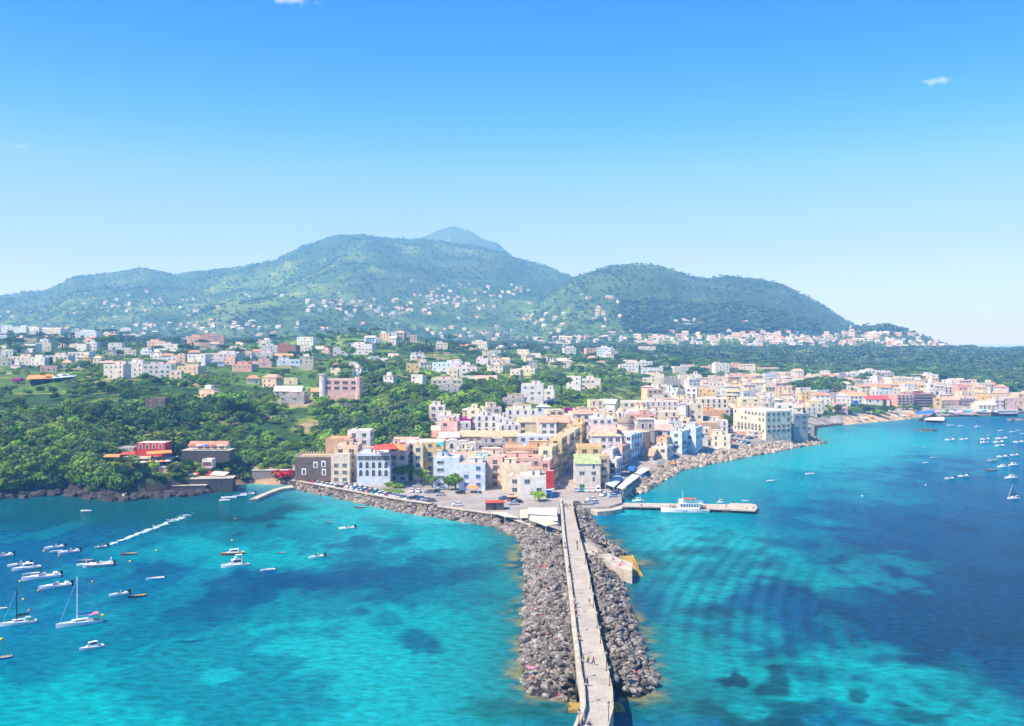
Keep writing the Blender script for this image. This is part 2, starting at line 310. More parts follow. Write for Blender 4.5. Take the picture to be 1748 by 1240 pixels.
    left = (PX < 420) & (PY < 900)
    col = mixc(col, (.012, .06, .075), np.exp(np.minimum(dn, 0) / 11) * .9 * ((Y < 330) | left))
    col = mixc(col, (.20, .19, .07), sstep(-6.5, -1.5, dn) * sstep(.02, .25, fbm(X / 3, Y / 3, 131, 3) - .38) * .75 * (Y < 330))
    col = mixc(col, (.09, .42, .40), np.exp(np.minimum(dn, 0) / 13) * .7 * ((Y > 330) & ~left) * (PX < 900))
    col = mixc(col, (.05, .24, .24), np.exp(np.minimum(dn, 0) / 9) * .8 * (PX > 1050) * (Y > 400))
    f = np.arange(PX.size).reshape(PX.shape); nr = f.shape
    fq = np.stack([f[:-1, :-1].ravel(), f[:-1, 1:].ravel(), f[1:, 1:].ravel(), f[1:, :-1].ravel()], 1)
    m = bpy.data.materials.new('sea_water'); m.use_nodes = True; ns, ls = m.node_tree.nodes, m.node_tree.links; p = ns['Principled BSDF']
    p.inputs['Roughness'].default_value = .12; p.inputs['IOR'].default_value = 1.33; p.inputs['Specular IOR Level'].default_value = .13
    a = ns.new('ShaderNodeVertexColor'); a.layer_name = 'col'; g = ns.new('ShaderNodeNewGeometry')
    mp = ns.new('ShaderNodeMapping'); mp.inputs['Scale'].default_value = (.6, 1.0, 1); mp.inputs['Rotation'].default_value = (0, 0, .25); ls.new(g.outputs['Position'], mp.inputs[0])
    n1 = ns.new('ShaderNodeTexNoise'); n1.inputs['Scale'].default_value = .6; n1.inputs['Detail'].default_value = 7; n1.inputs['Roughness'].default_value = .62; ls.new(mp.outputs[0], n1.inputs[0])
    n2 = ns.new('ShaderNodeTexNoise'); n2.inputs['Scale'].default_value = .05; n2.inputs['Detail'].default_value = 4; ls.new(mp.outputs[0], n2.inputs[0])
    # light and dark of the ripples painted into the water colour
    mr = ns.new('ShaderNodeMapRange'); mr.inputs[1].default_value = .3; mr.inputs[2].default_value = .7; mr.inputs[3].default_value = .6; mr.inputs[4].default_value = 1.4; ls.new(n1.outputs[0], mr.inputs[0])
    v = ns.new('ShaderNodeVectorMath'); v.operation = 'SCALE'; ls.new(a.outputs[0], v.inputs[0]); ls.new(mr.outputs[0], v.inputs['Scale']); ls.new(v.outputs[0], p.inputs['Base Color'])
    # the ferry's wave train: arcs around a point, only near the pier; and long swells far right
    def arcs(cx, cy, mx_, my_, rx, ry, lam, amp):
        s = ns.new('ShaderNodeVectorMath'); s.operation = 'SUBTRACT'; ls.new(g.outputs['Position'], s.inputs[0]); s.inputs[1].default_value = (cx, cy, 0)
        l = ns.new('ShaderNodeVectorMath'); l.operation = 'LENGTH'; ls.new(s.outputs[0], l.inputs[0])
        ad = ns.new('ShaderNodeMath'); ad.operation = 'MULTIPLY_ADD'; ls.new(n2.outputs[0], ad.inputs[0]); ad.inputs[1].default_value = 1.2; ls.new(l.outputs['Value'], ad.inputs[2])
        q = ns.new('ShaderNodeMath'); q.operation = 'MULTIPLY'; ls.new(ad.outputs[0], q.inputs[0]); q.inputs[1].default_value = 2 * math.pi / lam
        si = ns.new('ShaderNodeMath'); si.operation = 'SINE'; ls.new(q.outputs[0], si.inputs[0])
        s2 = ns.new('ShaderNodeVectorMath'); s2.operation = 'SUBTRACT'; ls.new(g.outputs['Position'], s2.inputs[0]); s2.inputs[1].default_value = (mx_, my_, 0)
        s3 = ns.new('ShaderNodeVectorMath'); s3.operation = 'MULTIPLY'; ls.new(s2.outputs[0], s3.inputs[0]); s3.inputs[1].default_value = (1 / rx, 1 / ry, 0)
        l2 = ns.new('ShaderNodeVectorMath'); l2.operation = 'LENGTH'; ls.new(s3.outputs[0], l2.inputs[0])
        k = ns.new('ShaderNodeMapRange'); k.interpolation_type = 'SMOOTHSTEP'; k.inputs[1].default_value = 1; k.inputs[2].default_value = .3; k.inputs[3].default_value = 0; k.inputs[4].default_value = amp; ls.new(l2.outputs['Value'], k.inputs[0])
        o = ns.new('ShaderNodeMath'); o.operation = 'MULTIPLY'; ls.new(si.outputs[0], o.inputs[0]); ls.new(k.outputs[0], o.inputs[1]); return o.outputs[0]
    hts = [arcs(448, 107, 56, 246, 42, 105, 4.4, .27), arcs(-204, 222, 178, 385, 75, 95, 8, .16)]
    h = ns.new('ShaderNodeMath'); h.operation = 'ADD'; ls.new(hts[0], h.inputs[0]); ls.new(hts[1], h.inputs[1])
    b1 = ns.new('ShaderNodeBump'); b1.inputs['Strength'].default_value = 1; b1.inputs['Distance'].default_value = .55; ls.new(n1.outputs[0], b1.inputs['Height'])
    b2 = ns.new('ShaderNodeBump'); b2.inputs['Strength'].default_value = 1; b2.inputs['Distance'].default_value = 1; ls.new(h.outputs[0], b2.inputs['Height']); ls.new(b1.outputs[0], b2.inputs['Normal'])
    ls.new(b2.outputs[0], p.inputs['Normal'])
    df = ns.new('ShaderNodeBsdfDiffuse'); ls.new(v.outputs[0], df.inputs[0]); ls.new(b2.outputs[0], df.inputs['Normal']); mxs = ns.new('ShaderNodeMixShader'); mxs.inputs[0].default_value = .4
    ls.new(df.outputs[0], mxs.inputs[1]); ls.new(p.outputs[0], mxs.inputs[2]); ls.new(mxs.outputs[0], ns['Material Output'].inputs['Surface'])
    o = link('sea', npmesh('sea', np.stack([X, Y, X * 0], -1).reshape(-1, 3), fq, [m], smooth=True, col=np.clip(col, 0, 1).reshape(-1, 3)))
    tag(o, kind='structure')
sea()
# ---------------------------------------------------------------- air
def haze():
    x, y0, y1, z0, z1 = 34000, -300, 66000, -12, 850
    co = [(sx * x, yy, zz) for zz in (z0, z1) for yy in (y0, y1) for sx in (-1, 1)]
    fs = np.array([(0, 2, 3, 1), (4, 5, 7, 6), (0, 1, 5, 4), (2, 6, 7, 3), (0, 4, 6, 2), (1, 3, 7, 5)])
    m = bpy.data.materials.new('haze'); m.use_nodes = True; ns, ls = m.node_tree.nodes, m.node_tree.links
    ns.remove(ns['Principled BSDF']); v = ns.new('ShaderNodeVolumePrincipled'); v.inputs['Color'].default_value = (.20, .53, 1, 1); v.inputs['Absorption Color'].default_value = (1, 1, 1, 1); v.inputs['Density'].default_value = HAZE; v.inputs['Anisotropy'].default_value = .0
    ls.new(v.outputs[0], ns['Material Output'].inputs['Volume'])
    tag(link('haze', npmesh('haze', co, fs, [m])), kind='stuff')
HAZE = 2.35e-4
haze()
# ---------------------------------------------------------------- looking up the land
LPY = HY + (CH - ZZ) * F / YY                                   # where each land vertex is seen
def gz(X, Y):
    """height of the land sheet at a point"""
    i = np.interp(Y, Ys, np.arange(len(Ys))); j = np.interp(X / Y, us, np.arange(len(us)))
    a, b = int(min(i, len(Ys) - 2)), int(min(j, len(us) - 2)); i -= a; j -= b
    return float((ZZ[a, b] * (1 - j) + ZZ[a, b + 1] * j) * (1 - i) + (ZZ[a + 1, b] * (1 - j) + ZZ[a + 1, b + 1] * j) * i)
def dz(X, Y):
    i = int(np.clip(np.interp(Y, Ys, np.arange(len(Ys))), 0, len(Ys) - 1)); j = int(np.clip(np.interp(X / Y, us, np.arange(len(us))), 0, len(us) - 1)); return float(D_[i, j])
def hit(px, py, ymin=330):
    """first land point seen at a pixel"""
    j = int(np.clip(np.interp((px - CX) / F, us, np.arange(len(us))), 0, len(us) - 1))
    ok = np.where((LPY[:, j] <= py) & (Ys > ymin) & (D_[:, j] > 0))[0]
    if not len(ok): return None
    i = ok[0]; Y = Ys[i]; return (px - CX) / F * Y, float(Y), float(ZZ[i, j])

class MB:
    """collects boxes, tubes and sheets; build() links them as ONE mesh object"""
    def __init__(s): s.v = []; s.f = []; s.m = []; s.mats = []
    def mi(s, m):
        if m not in s.mats: s.mats.append(m)
        return s.mats.index(m)
    def add(s, vs, fs, m):
        b = len(s.v); s.v += [tuple(p) for p in vs]; k = s.mi(m)
        for f in fs: s.f.append(tuple(b + i for i in f)); s.m.append(k)
        return s
    def box(s, x0, y0, z0, x1, y1, z1, m, rz=0, o=(0, 0, 0), skip=()):
        vs = [(x, y, z) for z in (z0, z1) for y in (y0, y1) for x in (x0, x1)]
        fs = [(0, 2, 3, 1), (4, 5, 7, 6), (0, 1, 5, 4), (2, 6, 7, 3), (0, 4, 6, 2), (1, 3, 7, 5)]
        if rz:
            c, n = math.cos(rz), math.sin(rz); vs = [(x * c - y * n, x * n + y * c, z) for x, y, z in vs]
        return s.add([(x + o[0], y + o[1], z + o[2]) for x, y, z in vs], [f for i, f in enumerate(fs) if i not in skip], m)
    def prism(s, poly, z0, z1, m, mt=None):
        """closed polygon walls and top; z1 may be a list"""
        n = len(poly); a = z1 if isinstance(z1, (list, tuple)) else [z1] * n
        s.add([(x, y, z0) for x, y in poly] + [(x, y, a[i]) for i, (x, y) in enumerate(poly)], [(i, (i + 1) % n, n + (i + 1) % n, n + i) for i in range(n)], m)
        s.add([(x, y, a[i]) for i, (x, y) in enumerate(poly)], [tuple(range(n))], mt or m); return s
    def lathe(s, prof, m, n=12, o=(0, 0, 0), sx=1, sy=1):
        vs = []; fs = []
        for r, z in prof:
            for k in range(n): a = 2 * math.pi * k / n; vs.append((o[0] + r * sx * math.cos(a), o[1] + r * sy * math.sin(a), o[2] + z))
        for i in range(len(prof) - 1):
            for k in range(n): fs.append((i * n + k, i * n + (k + 1) % n, (i + 1) * n + (k + 1) % n, (i + 1) * n + k))
        fs.append(tuple(range(n))[::-1]); fs.append(tuple((len(prof) - 1) * n + k for k in range(n)))
        return s.add(vs, fs, m)
    def tube(s, p, q, r, m, n=6, r2=None):
        p, q = Vector(p), Vector(q); d = (q - p); r2 = r if r2 is None else r2
        if d.length < 1e-6: return s
        a = d.normalized().orthogonal().normalized(); b = d.normalized().cross(a)
        vs = [c + (a * math.cos(2 * math.pi * k / n) + b * math.sin(2 * math.pi * k / n)) * rr for c, rr in ((p, r), (q, r2)) for k in range(n)]
        return s.add(vs, [(k, (k + 1) % n, n + (k + 1) % n, n + k) for k in range(n)] + [tuple(range(n))[::-1], tuple(range(n, 2 * n))], m)
    def mesh(s, name, smooth=False):
        me = bpy.data.meshes.new(name); me.from_pydata(s.v, [], s.f)
        for m in s.mats: me.materials.append(m)
        me.polygons.foreach_set('material_index', s.m)
        if smooth: me.polygons.foreach_set('use_smooth', [True] * len(s.f))
        me.update(); return me
    def build(s, name, parent=None, smooth=False, loc=None, rz=0): return link(name, s.mesh(name, smooth), parent, loc, rz)
def empty(name, loc, rz=0):
    o = bpy.data.objects.new(name, None); C.objects.link(o); o.location = loc; o.rotation_euler = (0, 0, rz); o.empty_display_size = .2; return o
def copy_tree(o, parent=None):
    c = o.copy(); C.objects.link(c); c.parent = parent
    for ch in list(o.children): copy_tree(ch, c)
    return c

# ---------------------------------------------------------------- wall and roof colours
PAL = {'white': (.75, .72, .66), 'cream': (.74, .65, .48), 'pale yellow': (.78, .69, .46), 'yellow': (.75, .56, .26), 'peach': (.76, .55, .37), 'orange': (.72, .44, .24),
 'pink': (.74, .49, .40), 'salmon': (.70, .40, .31), 'red': (.55, .06, .05), 'pale blue': (.62, .71, .79), 'lilac': (.68, .60, .58), 'grey': (.42, .40, .37), 'dark grey': (.17, .13, .105),  # pale blue holds the blue shade of some white fronts as wall colour
 'tan': (.52, .40, .26), 'pale green': (.52, .68, .58), 'brown': (.34, .15, .10), 'off-white': (.70, .64, .54)}
RPAL = {'white': (.66, .61, .55), 'terracotta': (.56, .28, .18), 'red': (.62, .10, .08), 'pink': (.66, .40, .33), 'grey': (.40, .39, .38), 'tan': (.58, .45, .28), 'salmon': (.70, .36, .25), 'green': (.40, .48, .24), 'orange': (.64, .36, .20), 'cream': (.72, .60, .42)}
def wm(c): return mat('wall_' + c.replace(' ', '_'), [v * .90 for v in PAL[c]], .9, .1, .2, .35)
def rm(c): return mat('roof_' + c, [v * .86 for v in RPAL[c]], .9, .1, .26, .5)
GLASS = mat('window_glass', (.07, .085, .10), .15, .6, .3, 2); TRIM = mat('white_trim', (.78, .78, .76), .7, .2, .06, 1)
SH_G = mat('green_shutter', (.03, .13, .08), .6, .3, .2, 3); SH_B = mat('blue_shutter', (.02, .25, .65), .6, .3, .2, 3); SH_D = mat('brown_shutter', (.12, .05, .03), .6, .3, .2, 3); SH_N = mat('grey_shutter', (.2, .22, .22), .6, .3, .2, 3)
IRON = mat('dark_metal', (.03, .03, .035), .5, .4, .2, 3)
WINM = {}
def win_mesh(kind, w, h, sh):
    """a window: trim, recessed dark glass, open shutters / balcony door / arch; stands on its bottom centre, faces -y"""
    k = (kind, round(w, 1), round(h, 1), sh.name)
    if k in WINM: return WINM[k]
    b = MB(); w, h = k[1], k[2]; a = w / 2
    b.box(-a, -.03, 0, a, .02, h, GLASS)
    b.box(-a - .12, -.07, h, a + .12, .02, h + .14, TRIM); b.box(-a - .16, -.14, -.12, a + .16, .02, 0, TRIM)
    b.box(-.03, -.05, 0, .03, -.031, h, TRIM)
    if kind == 'arch':
        n = 8; vs = [(a * math.cos(math.pi * i / n), -.03, h + a * math.sin(math.pi * i / n)) for i in range(n + 1)]
        b = MB(); b.box(-a, -.03, 0, a, .02, h, GLASS, skip=(1,)); b.add(vs, [tuple(range(n + 1))], GLASS)
        vo = [((a + .2) * math.cos(math.pi * i / n), -.08, h + (a + .2) * math.sin(math.pi * i / n)) for i in range(n + 1)]; vi = [(x, -.08, z) for x, _, z in vs]
        b.add(vo + vi, [(i, i + 1, n + 2 + i, n + 1 + i) for i in range(n)], TRIM)
        b.box(-a - .2, -.08, 0, -a, .02, h, TRIM); b.box(a, -.08, 0, a + .2, .02, h, TRIM)
    else:
        b.box(-a - w * .45, -.09, .02, -a - .02, -.02, h - .02, sh); b.box(a + .02, -.09, .02, a + w * .45, -.02, h - .02, sh)
    if kind == 'balcony':
        b.box(-a - .7, -1.0, -.14, a + .7, .02, -.02, TRIM)
        for x in np.linspace(-a - .65, a + .65, 7): b.box(x - .03, -.98, -.02, x + .03, -.93, .95, IRON)
        b.box(-a - .68, -1.0, .95, a + .68, -.92, 1.02, IRON)
    WINM[k] = b.mesh('window'); return WINM[k]
HOUSES = []; FOOT = []
def facade(root, x0, x1, y, z0, st, fh, rot, off, rng, sh, kinds, w=1.0, h=1.7, cols=None, skip=.08, pos=None):
    """windows, each its own part, in a grid on a wall; rot turns the wall about z, off shifts it"""
    n = cols or max(1, int((x1 - x0) / 3.5)); st_ = (x1 - x0) / n
    for r in range(st):
        for c in range(n):
            if rng.random() < skip: continue
            x = x0 + (c + .5) * st_; z = z0 + r * fh + fh * .26
            k = kinds[r % len(kinds)]; hh = h if k != 'balcony' else h + .35
            if k == 'balcony': z = z0 + r * fh + .15
            o = link('window', win_mesh(k, w, hh, sh), root)
            cx, sx = math.cos(rot), math.sin(rot); o.location = (x * cx - y * sx + off[0], x * sx + y * cx + off[1], z); o.rotation_euler = (0, 0, rot)
def house(L, T, R, Y, D, col, roof='flat', rc='white', st=None, rot=0, kinds=('plain',), sh=None, zone='in the old town', seed=None, wins=True, label=None, name='house', skip=.1, cw=1.0, chw=1.7, base=None, WW=None, side=True, cat='house', door=None, extra=True, cols=None):
    X0, X1 = wx(L, Y), wx(R, Y); w = (X1 - X0); xc = (X0 + X1) / 2; zt = wz(T, Y)
    rng = random.Random(seed if seed is not None else int(L * 31 + T * 7 + Y))
    r = math.radians(rot); w = max(3, w / max(.5, math.cos(r)) - (abs(D * math.sin(r)) * .55 if rot else 0))
    w = WW or w
    dx, dy = -math.sin(r), math.cos(r)
    corners = [(xc + sx * w / 2 * math.cos(r) + t * D * dx, Y + sx * w / 2 * math.sin(r) + t * D * dy) for sx in (-1, 1) for t in (0, 1)]
    g = min(gz(x, y) for x, y in corners) - .4 if base is None else base
    gf = gz(xc, Y)
    H = zt - g; Hf = max(2.6, zt - max(g, gf))
    rh = {'flat': 0, 'gable': .22 * w, 'hip': .17 * min(w, D), 'vault': .25 * w, 'gableside': .25 * D}[roof]; rh = min(rh, 3.2)
    H = max(H, 2.6 + rh); body = H - rh
    o = empty(name, (xc, Y, g), r); W_ = wm(col); b = MB(); a = w / 2
    b.box(-a, 0, 0, a, D, body, W_, skip=(1,) if roof != 'flat' else ())
    ro = MB(); RM = rm(rc)
    if roof == 'flat':
        p = .45 if rng.random() < .75 else .15; t = .22
        for q in ((-a, 0, a, t), (-a, D - t, a, D), (-a, t, -a + t, D - t), (a - t, t, a, D - t)): b.box(q[0], q[1], body, q[2], q[3], body + p, W_, skip=(0,))
        ro.box(-a + t + .01, t + .01, body + .003, a - t - .01, D - t - .01, body + .12, RM)
        if extra and w > 6 and rng.random() < .62:      # a smaller room or two on the roof terrace
            for _ in range(rng.choice((1, 1, 2))):
                ww = rng.uniform(.16, .30) * w; ex = rng.uniform(-a + ww + .3, a - ww - .3); d0 = rng.uniform(.3, .55) * D; hh = rng.uniform(1.8, 2.7)
                b.box(ex - ww, d0, body + .121, ex + ww, min(D - .3, d0 + rng.uniform(2.4, 4)), body + hh, W_, skip=(0,)); ro.box(ex - ww - .15, d0 - .15, body + hh, ex + ww + .15, min(D - .1, d0 + 4.1), body + hh + .14, rm(rng.choice(('white', 'cream', 'salmon', 'tan'))))
                b.box(ex - .4, d0 - .04, body + .2, ex + .4, d0 + .01, body + 1.8, GLASS)
    elif roof == 'gable':      # ridge runs front to back, gable faces the front
        b.add([(-a, 0, body), (a, 0, body), (0, 0, H), (-a, D, body), (a, D, body), (0, D, H)], [(0, 1, 2), (4, 3, 5)], W_)
        e = .35
        for s_ in (-1, 1):
            vs = [(s_ * (a + e), -e, body - e * rh / a), (s_ * (a + e), D + e, body - e * rh / a), (0, D + e, H), (0, -e, H)]
            vs += [(x, y, z + .16) for x, y, z in vs]; ro.add(vs, [(0, 1, 2, 3), (4, 7, 6, 5), (0, 4, 5, 1), (3, 2, 6, 7), (0, 3, 7, 4), (1, 5, 6, 2)], RM)
    elif roof == 'gableside':  # ridge runs left to right
        b.add([(-a, 0, body), (-a, D, body), (-a, D / 2, H), (a, 0, body), (a, D, body), (a, D / 2, H)], [(1, 0, 2), (3, 4, 5)], W_)
        e = .35; k = rh / (D / 2)
        for y0, s_ in ((0, -1), (D, 1)):
            vs = [(-a - e, y0 + s_ * e, body - e * k), (a + e, y0 + s_ * e, body - e * k), (a + e, D / 2, H), (-a - e, D / 2, H)]
            vs += [(x, y, z + .16) for x, y, z in vs]; ro.add(vs, [(0, 1, 2, 3), (4, 7, 6, 5), (0, 4, 5, 1), (3, 2, 6, 7), (0, 3, 7, 4), (1, 5, 6, 2)], RM)
    elif roof == 'hip':
        e = .4; i = min(a, D / 2) * .95
        vs = [(-a - e, -e, body), (a + e, -e, body), (a + e, D + e, body), (-a - e, D + e, body)]
        tp = [(-a + i, D / 2 - (D / 2 - i) * (D > w), H), (a - i, D / 2 - (D / 2 - i) * (D > w), H), (a - i, D / 2 + (D / 2 - i) * (D > w), H), (-a + i, D / 2 + (D / 2 - i) * (D > w), H)]
        ro.add(vs + tp, [(0, 1, 5, 4), (1, 2, 6, 5), (2, 3, 7, 6), (3, 0, 4, 7), (4, 5, 6, 7), (3, 2, 1, 0)], RM)
    elif roof == 'vault':
        n = 8; fr = [(a * math.cos(math.pi * q / n), 0, body + rh * math.sin(math.pi * q / n)) for q in range(n + 1)]; bk = [(x, D, z) for x, _, z in fr]
        b.add(fr, [tuple(range(n + 1))[::-1]], W_); b.add(bk, [tuple(range(n + 1))], W_)
        ro.add([(x * 1.02, y - .1, z + .05) for x, y, z in fr] + [(x * 1.02, y + .1, z + .05) for x, y, z in bk], [(q, n + 1 + q, n + 2 + q, q + 1) for q in range(n)], RM)
    b.build('wall', o); rf = ro.build('roof', o)
    if roof in ('hip', 'gableside', 'gable') and extra and rng.random() < .6 and Y < 900:
        c = MB(); cx = a * .4; c.box(cx - .3, D * .5 - .3, body, cx + .3, D * .5 + .3, H + .7, W_); c.box(cx - .38, D * .5 - .38, H + .7, cx + .38, D * .5 + .38, H + .82, RM); c.build('chimney', o)
    if wins:
        usable = min(Hf - rh * (roof != 'vault'), body); n = st or max(1, int(usable / 3.1)); fh = min(3.4, usable / n); z0 = body - n * fh
        S_ = sh or rng.choice((SH_G, SH_D, SH_N, SH_G, SH_D))
        facade(o, -a + .4, a - .4, 0, z0, n, fh, 0, (0, 0), rng, S_, kinds, cw, min(chw, fh * .55), cols=cols, skip=skip)
        if side and Y < 620:
            facade(o, .5, D - .5, 0, z0, n, fh, math.pi / 2, (a, 0), rng, S_, kinds, cw, min(chw, fh * .55), skip=.2)
            if L > 874: facade(o, .5, D - .5, 0, z0, n, fh, -math.pi / 2, (-a, D), rng, S_, kinds, cw, min(chw, fh * .55), skip=.25)
        if door and Y < 620:
            d = MB(); d.box(-.6, -.1, 0, .6, .02, 2.2, door); d.build('door', o, loc=((-a + 1.6), 0, max(0, gf - g)))
        if Y < 520 and extra:
            # small rooftop clutter seen on the old town roofs: water tank and aerial
            if roof == 'flat' and rng.random() < .6:
                c = MB(); tx, ty = rng.uniform(-a * .6, a * .6), D * rng.uniform(.3, .8); c.lathe([(.5, .3), (.55, .5), (.55, 1.2), (.4, 1.4)], rm('grey') if rng.random() < .5 else TRIM, 10, (tx, ty, body)); c.build('water_tank', o)
            if rng.random() < .5:
                c = MB(); tx, ty = rng.uniform(-a * .7, a * .7), D * .6; c.tube((tx, ty, body), (tx, ty, H + 3), .05, IRON, 4)
                for z in (2.4, 2.7): c.tube((tx - .6, ty, H + z), (tx + .6, ty, H + z), .03, IRON, 4)
                c.build('aerial', o)
    FOOT.append((xc + D / 2 * dx, Y + D / 2 * dy, math.hypot(w, D) / 2))
    o['category'] = cat; o['group'] = 'houses and buildings of the seaside town'
    if label: o['label'] = label
    ns = max(1, round(Hf / 3.2)); HOUSES.append(dict(o=o, label=label, col=col, roof=roof, rc=rc, ns=ns, zone=zone, px=(L + R) / 2, w=w, Y=Y))
    return o
ST = {1: 'one-storey', 2: 'two-storey', 3: 'three-storey', 4: 'four-storey', 5: 'five-storey'}
def uniq_labels(L, side_free=False):
    """L: (object, label, column); give the alike ones their order from the left"""
    by = {}
    for o, t, x in L: by.setdefault(t, []).append((x, o))
    for t, q in by.items():
        q.sort(key=lambda e: e[0])
        for i, (x, o) in enumerate(q): o['label'] = t if len(q) == 1 else f'{t}, {ORD[min(i, 19)]}'
ORD = ['leftmost', 'second from left', 'third from left', 'fourth from left', 'fifth from left', 'sixth from left', 'seventh from left', 'eighth from left', 'ninth from left', 'tenth from left', 'eleventh from left', 'twelfth from left', 'thirteenth from left', 'fourteenth from left', 'fifteenth from left', 'sixteenth from left', 'seventeenth from left', 'eighteenth from left', 'nineteenth from left', 'twentieth from left']
def label_houses():
    by = {}
    for h in HOUSES:
        if h['label']: h['o']['label'] = h['label']; continue
        rf = {'flat': 'flat-roofed', 'gable': h['rc'] + '-gabled', 'gableside': h['rc'] + '-roofed', 'hip': h['rc'] + '-hipped', 'vault': 'vaulted'}[h['roof']]
        sz = ST.get(h['ns'], 'tall')
        by.setdefault(f"{h['col']} {sz} {rf} house {h['zone']}", []).append(h)
    for t, hs_ in by.items():
        hs_.sort(key=lambda h: h['px'])
        for i, h in enumerate(hs_): h['o']['label'] = t if len(hs_) == 1 else f"{t}, {ORD[min(i, 19)].replace(' from left', '')} from left".replace('leftmost from left', 'leftmost')
# ---------------------------------------------------------------- harbour front, causeway and piers
CONC = mat('pale_concrete', (.44, .39, .315), .9, .15, .24, .4, bump=.15); PAVE = mat('causeway_paving', (.42, .385, .335), .9, .15, .14, .3, bump=.1, brick=.32)
WALLS = mat('lava_stone_wall', (.085, .078, .072), .95, .1, .35, 1.2, bump=.5); OCHRE = mat('algae_covered_footing', (.36, .24, .06), .8, .2, .4, 1.2)
QUAYM = mat('asphalt_square', (.31, .285, .26), .95, .1, .16, .12); TARP = mat('cream_canvas', (.58, .50, .36), .9, .1, .08, .8); WTARP = mat('white_canvas', (.62, .59, .53), .9, .1, .05, .8)
RTARP = mat('red_canvas', (.62, .09, .05), .9, .1, .15, .8); OTARP = mat('orange_canvas', (.74, .28, .09), .9, .1, .15, .8); BTARP = mat('blue_canvas', (.04, .17, .55), .9, .1, .15, .8); WOOD = mat('brown_wood', (.26, .14, .07), .7, .2, .25, 2)
SAND = mat('beach_sand', (.50, .38, .24), 1, .05, .12, .5)
BZ = 4.6
BR = [(955, 976, 855), (957, 979, 870), (958.5, 984, 895), (960, 990, 920), (963, 998, 950), (967, 1006, 985), (972, 1014, 1030), (976, 1022, 1075), (980, 1030, 1110), (984, 1040, 1155), (989, 1046, 1182), (991, 1047.5, 1214), (982, 1041, 1240), (955, 1024, 1300), (905, 985, 1400), (830, 925, 1560)]
def bpt(k, t, z=BZ):
    l, r, y = BR[k]; a, b = gp(l, y, BZ), gp(r, y, BZ); return (a[0] + (b[0] - a[0]) * t, a[1] + (b[1] - a[1]) * t, z)
def causeway():
    o = empty('causeway', (0, 0, 0)); tag(o, 'long pale stone causeway running between the two rock breakwaters to the town', 'causeway')
    deck = MB(); body = MB(); rail = MB(); n = len(BR)
    for k in range(n - 1):
        A = [bpt(k, 0), bpt(k, 1), bpt(k + 1, 1), bpt(k + 1, 0)]
        deck.add(A, [(3, 2, 1, 0)], PAVE)
        if k not in (9, 10):      # the opening where small boats pass
            for a, b, fl in ((A[0], A[3], 1), (A[2], A[1], 1)):
                body.add([(a[0], a[1], -3), (b[0], b[1], -3), (b[0], b[1], BZ - .01), (a[0], a[1], BZ - .01)], [(0, 1, 2, 3)], CONC if k > 8 else WALLS)
        else:
            for a, b in ((A[0], A[3]), (A[2], A[1])): body.add([(a[0], a[1], BZ - 1), (b[0], b[1], BZ - 1), (b[0], b[1], BZ - .01), (a[0], a[1], BZ - .01)], [(0, 1, 2, 3)], CONC)
            body.add([(x, y, BZ - 1) for x, y, z in A], [(0, 1, 2, 3)], CONC)
        for t0, t1, h in ((0, .13 if k < 12 else .10, .75), (.965, 1, .7)):   # broad ledge on the left, thin parapet on the right
            p = [bpt(k, t0), bpt(k, t1), bpt(k + 1, t1), bpt(k + 1, t0)]
            rail.prism([(x, y) for x, y, z in p][::-1], BZ + .003, BZ + h, CONC)
        if t0 and k < 12:
            p = [bpt(k, .135), bpt(k, .165), bpt(k + 1, .165), bpt(k + 1, .135)]; rail.prism([(x, y) for x, y, z in p][::-1], BZ + .003, BZ + .95, CONC)
    for k in (9, 11):
        foot = MB(); a, b = bpt(k, -.0), bpt(k, 1.0); foot.add([(a[0], a[1], -3), (b[0], b[1], -3), (b[0], b[1], BZ - .02), (a[0], a[1], BZ - .02)], [(0, 1, 2, 3), (3, 2, 1, 0)], WALLS); foot.build('abutment', o)
    deck.build('paving', o); body.build('side_wall', o); rail.build('parapet', o)
    for px, py, w in ((984, 1206, 1.5), (1056, 1205, .9)):
        x, y = gp(px, py, .5); f = MB(); f.prism([(x - w, y - 1.6), (x + w, y - 1.6), (x + w * .8, y + 1.8), (x - w * .8, y + 1.8)], -2, .5, OCHRE); f.build('footing', o)
causeway()
def slab(name, pts, z, thick, m, label, cat, side=None, kind=None, zs=None):
    b = MB(); P = [gp(x, y, z) for x, y in pts]
    if sum(P[i][0] * P[(i + 1) % len(P)][1] - P[(i + 1) % len(P)][0] * P[i][1] for i in range(len(P))) < 0: P = P[::-1]; zs = zs[::-1] if zs else None
    b.prism(P, z - thick, zs or z, side or m, m); return tag(b.build(name), label, cat, kind=kind)
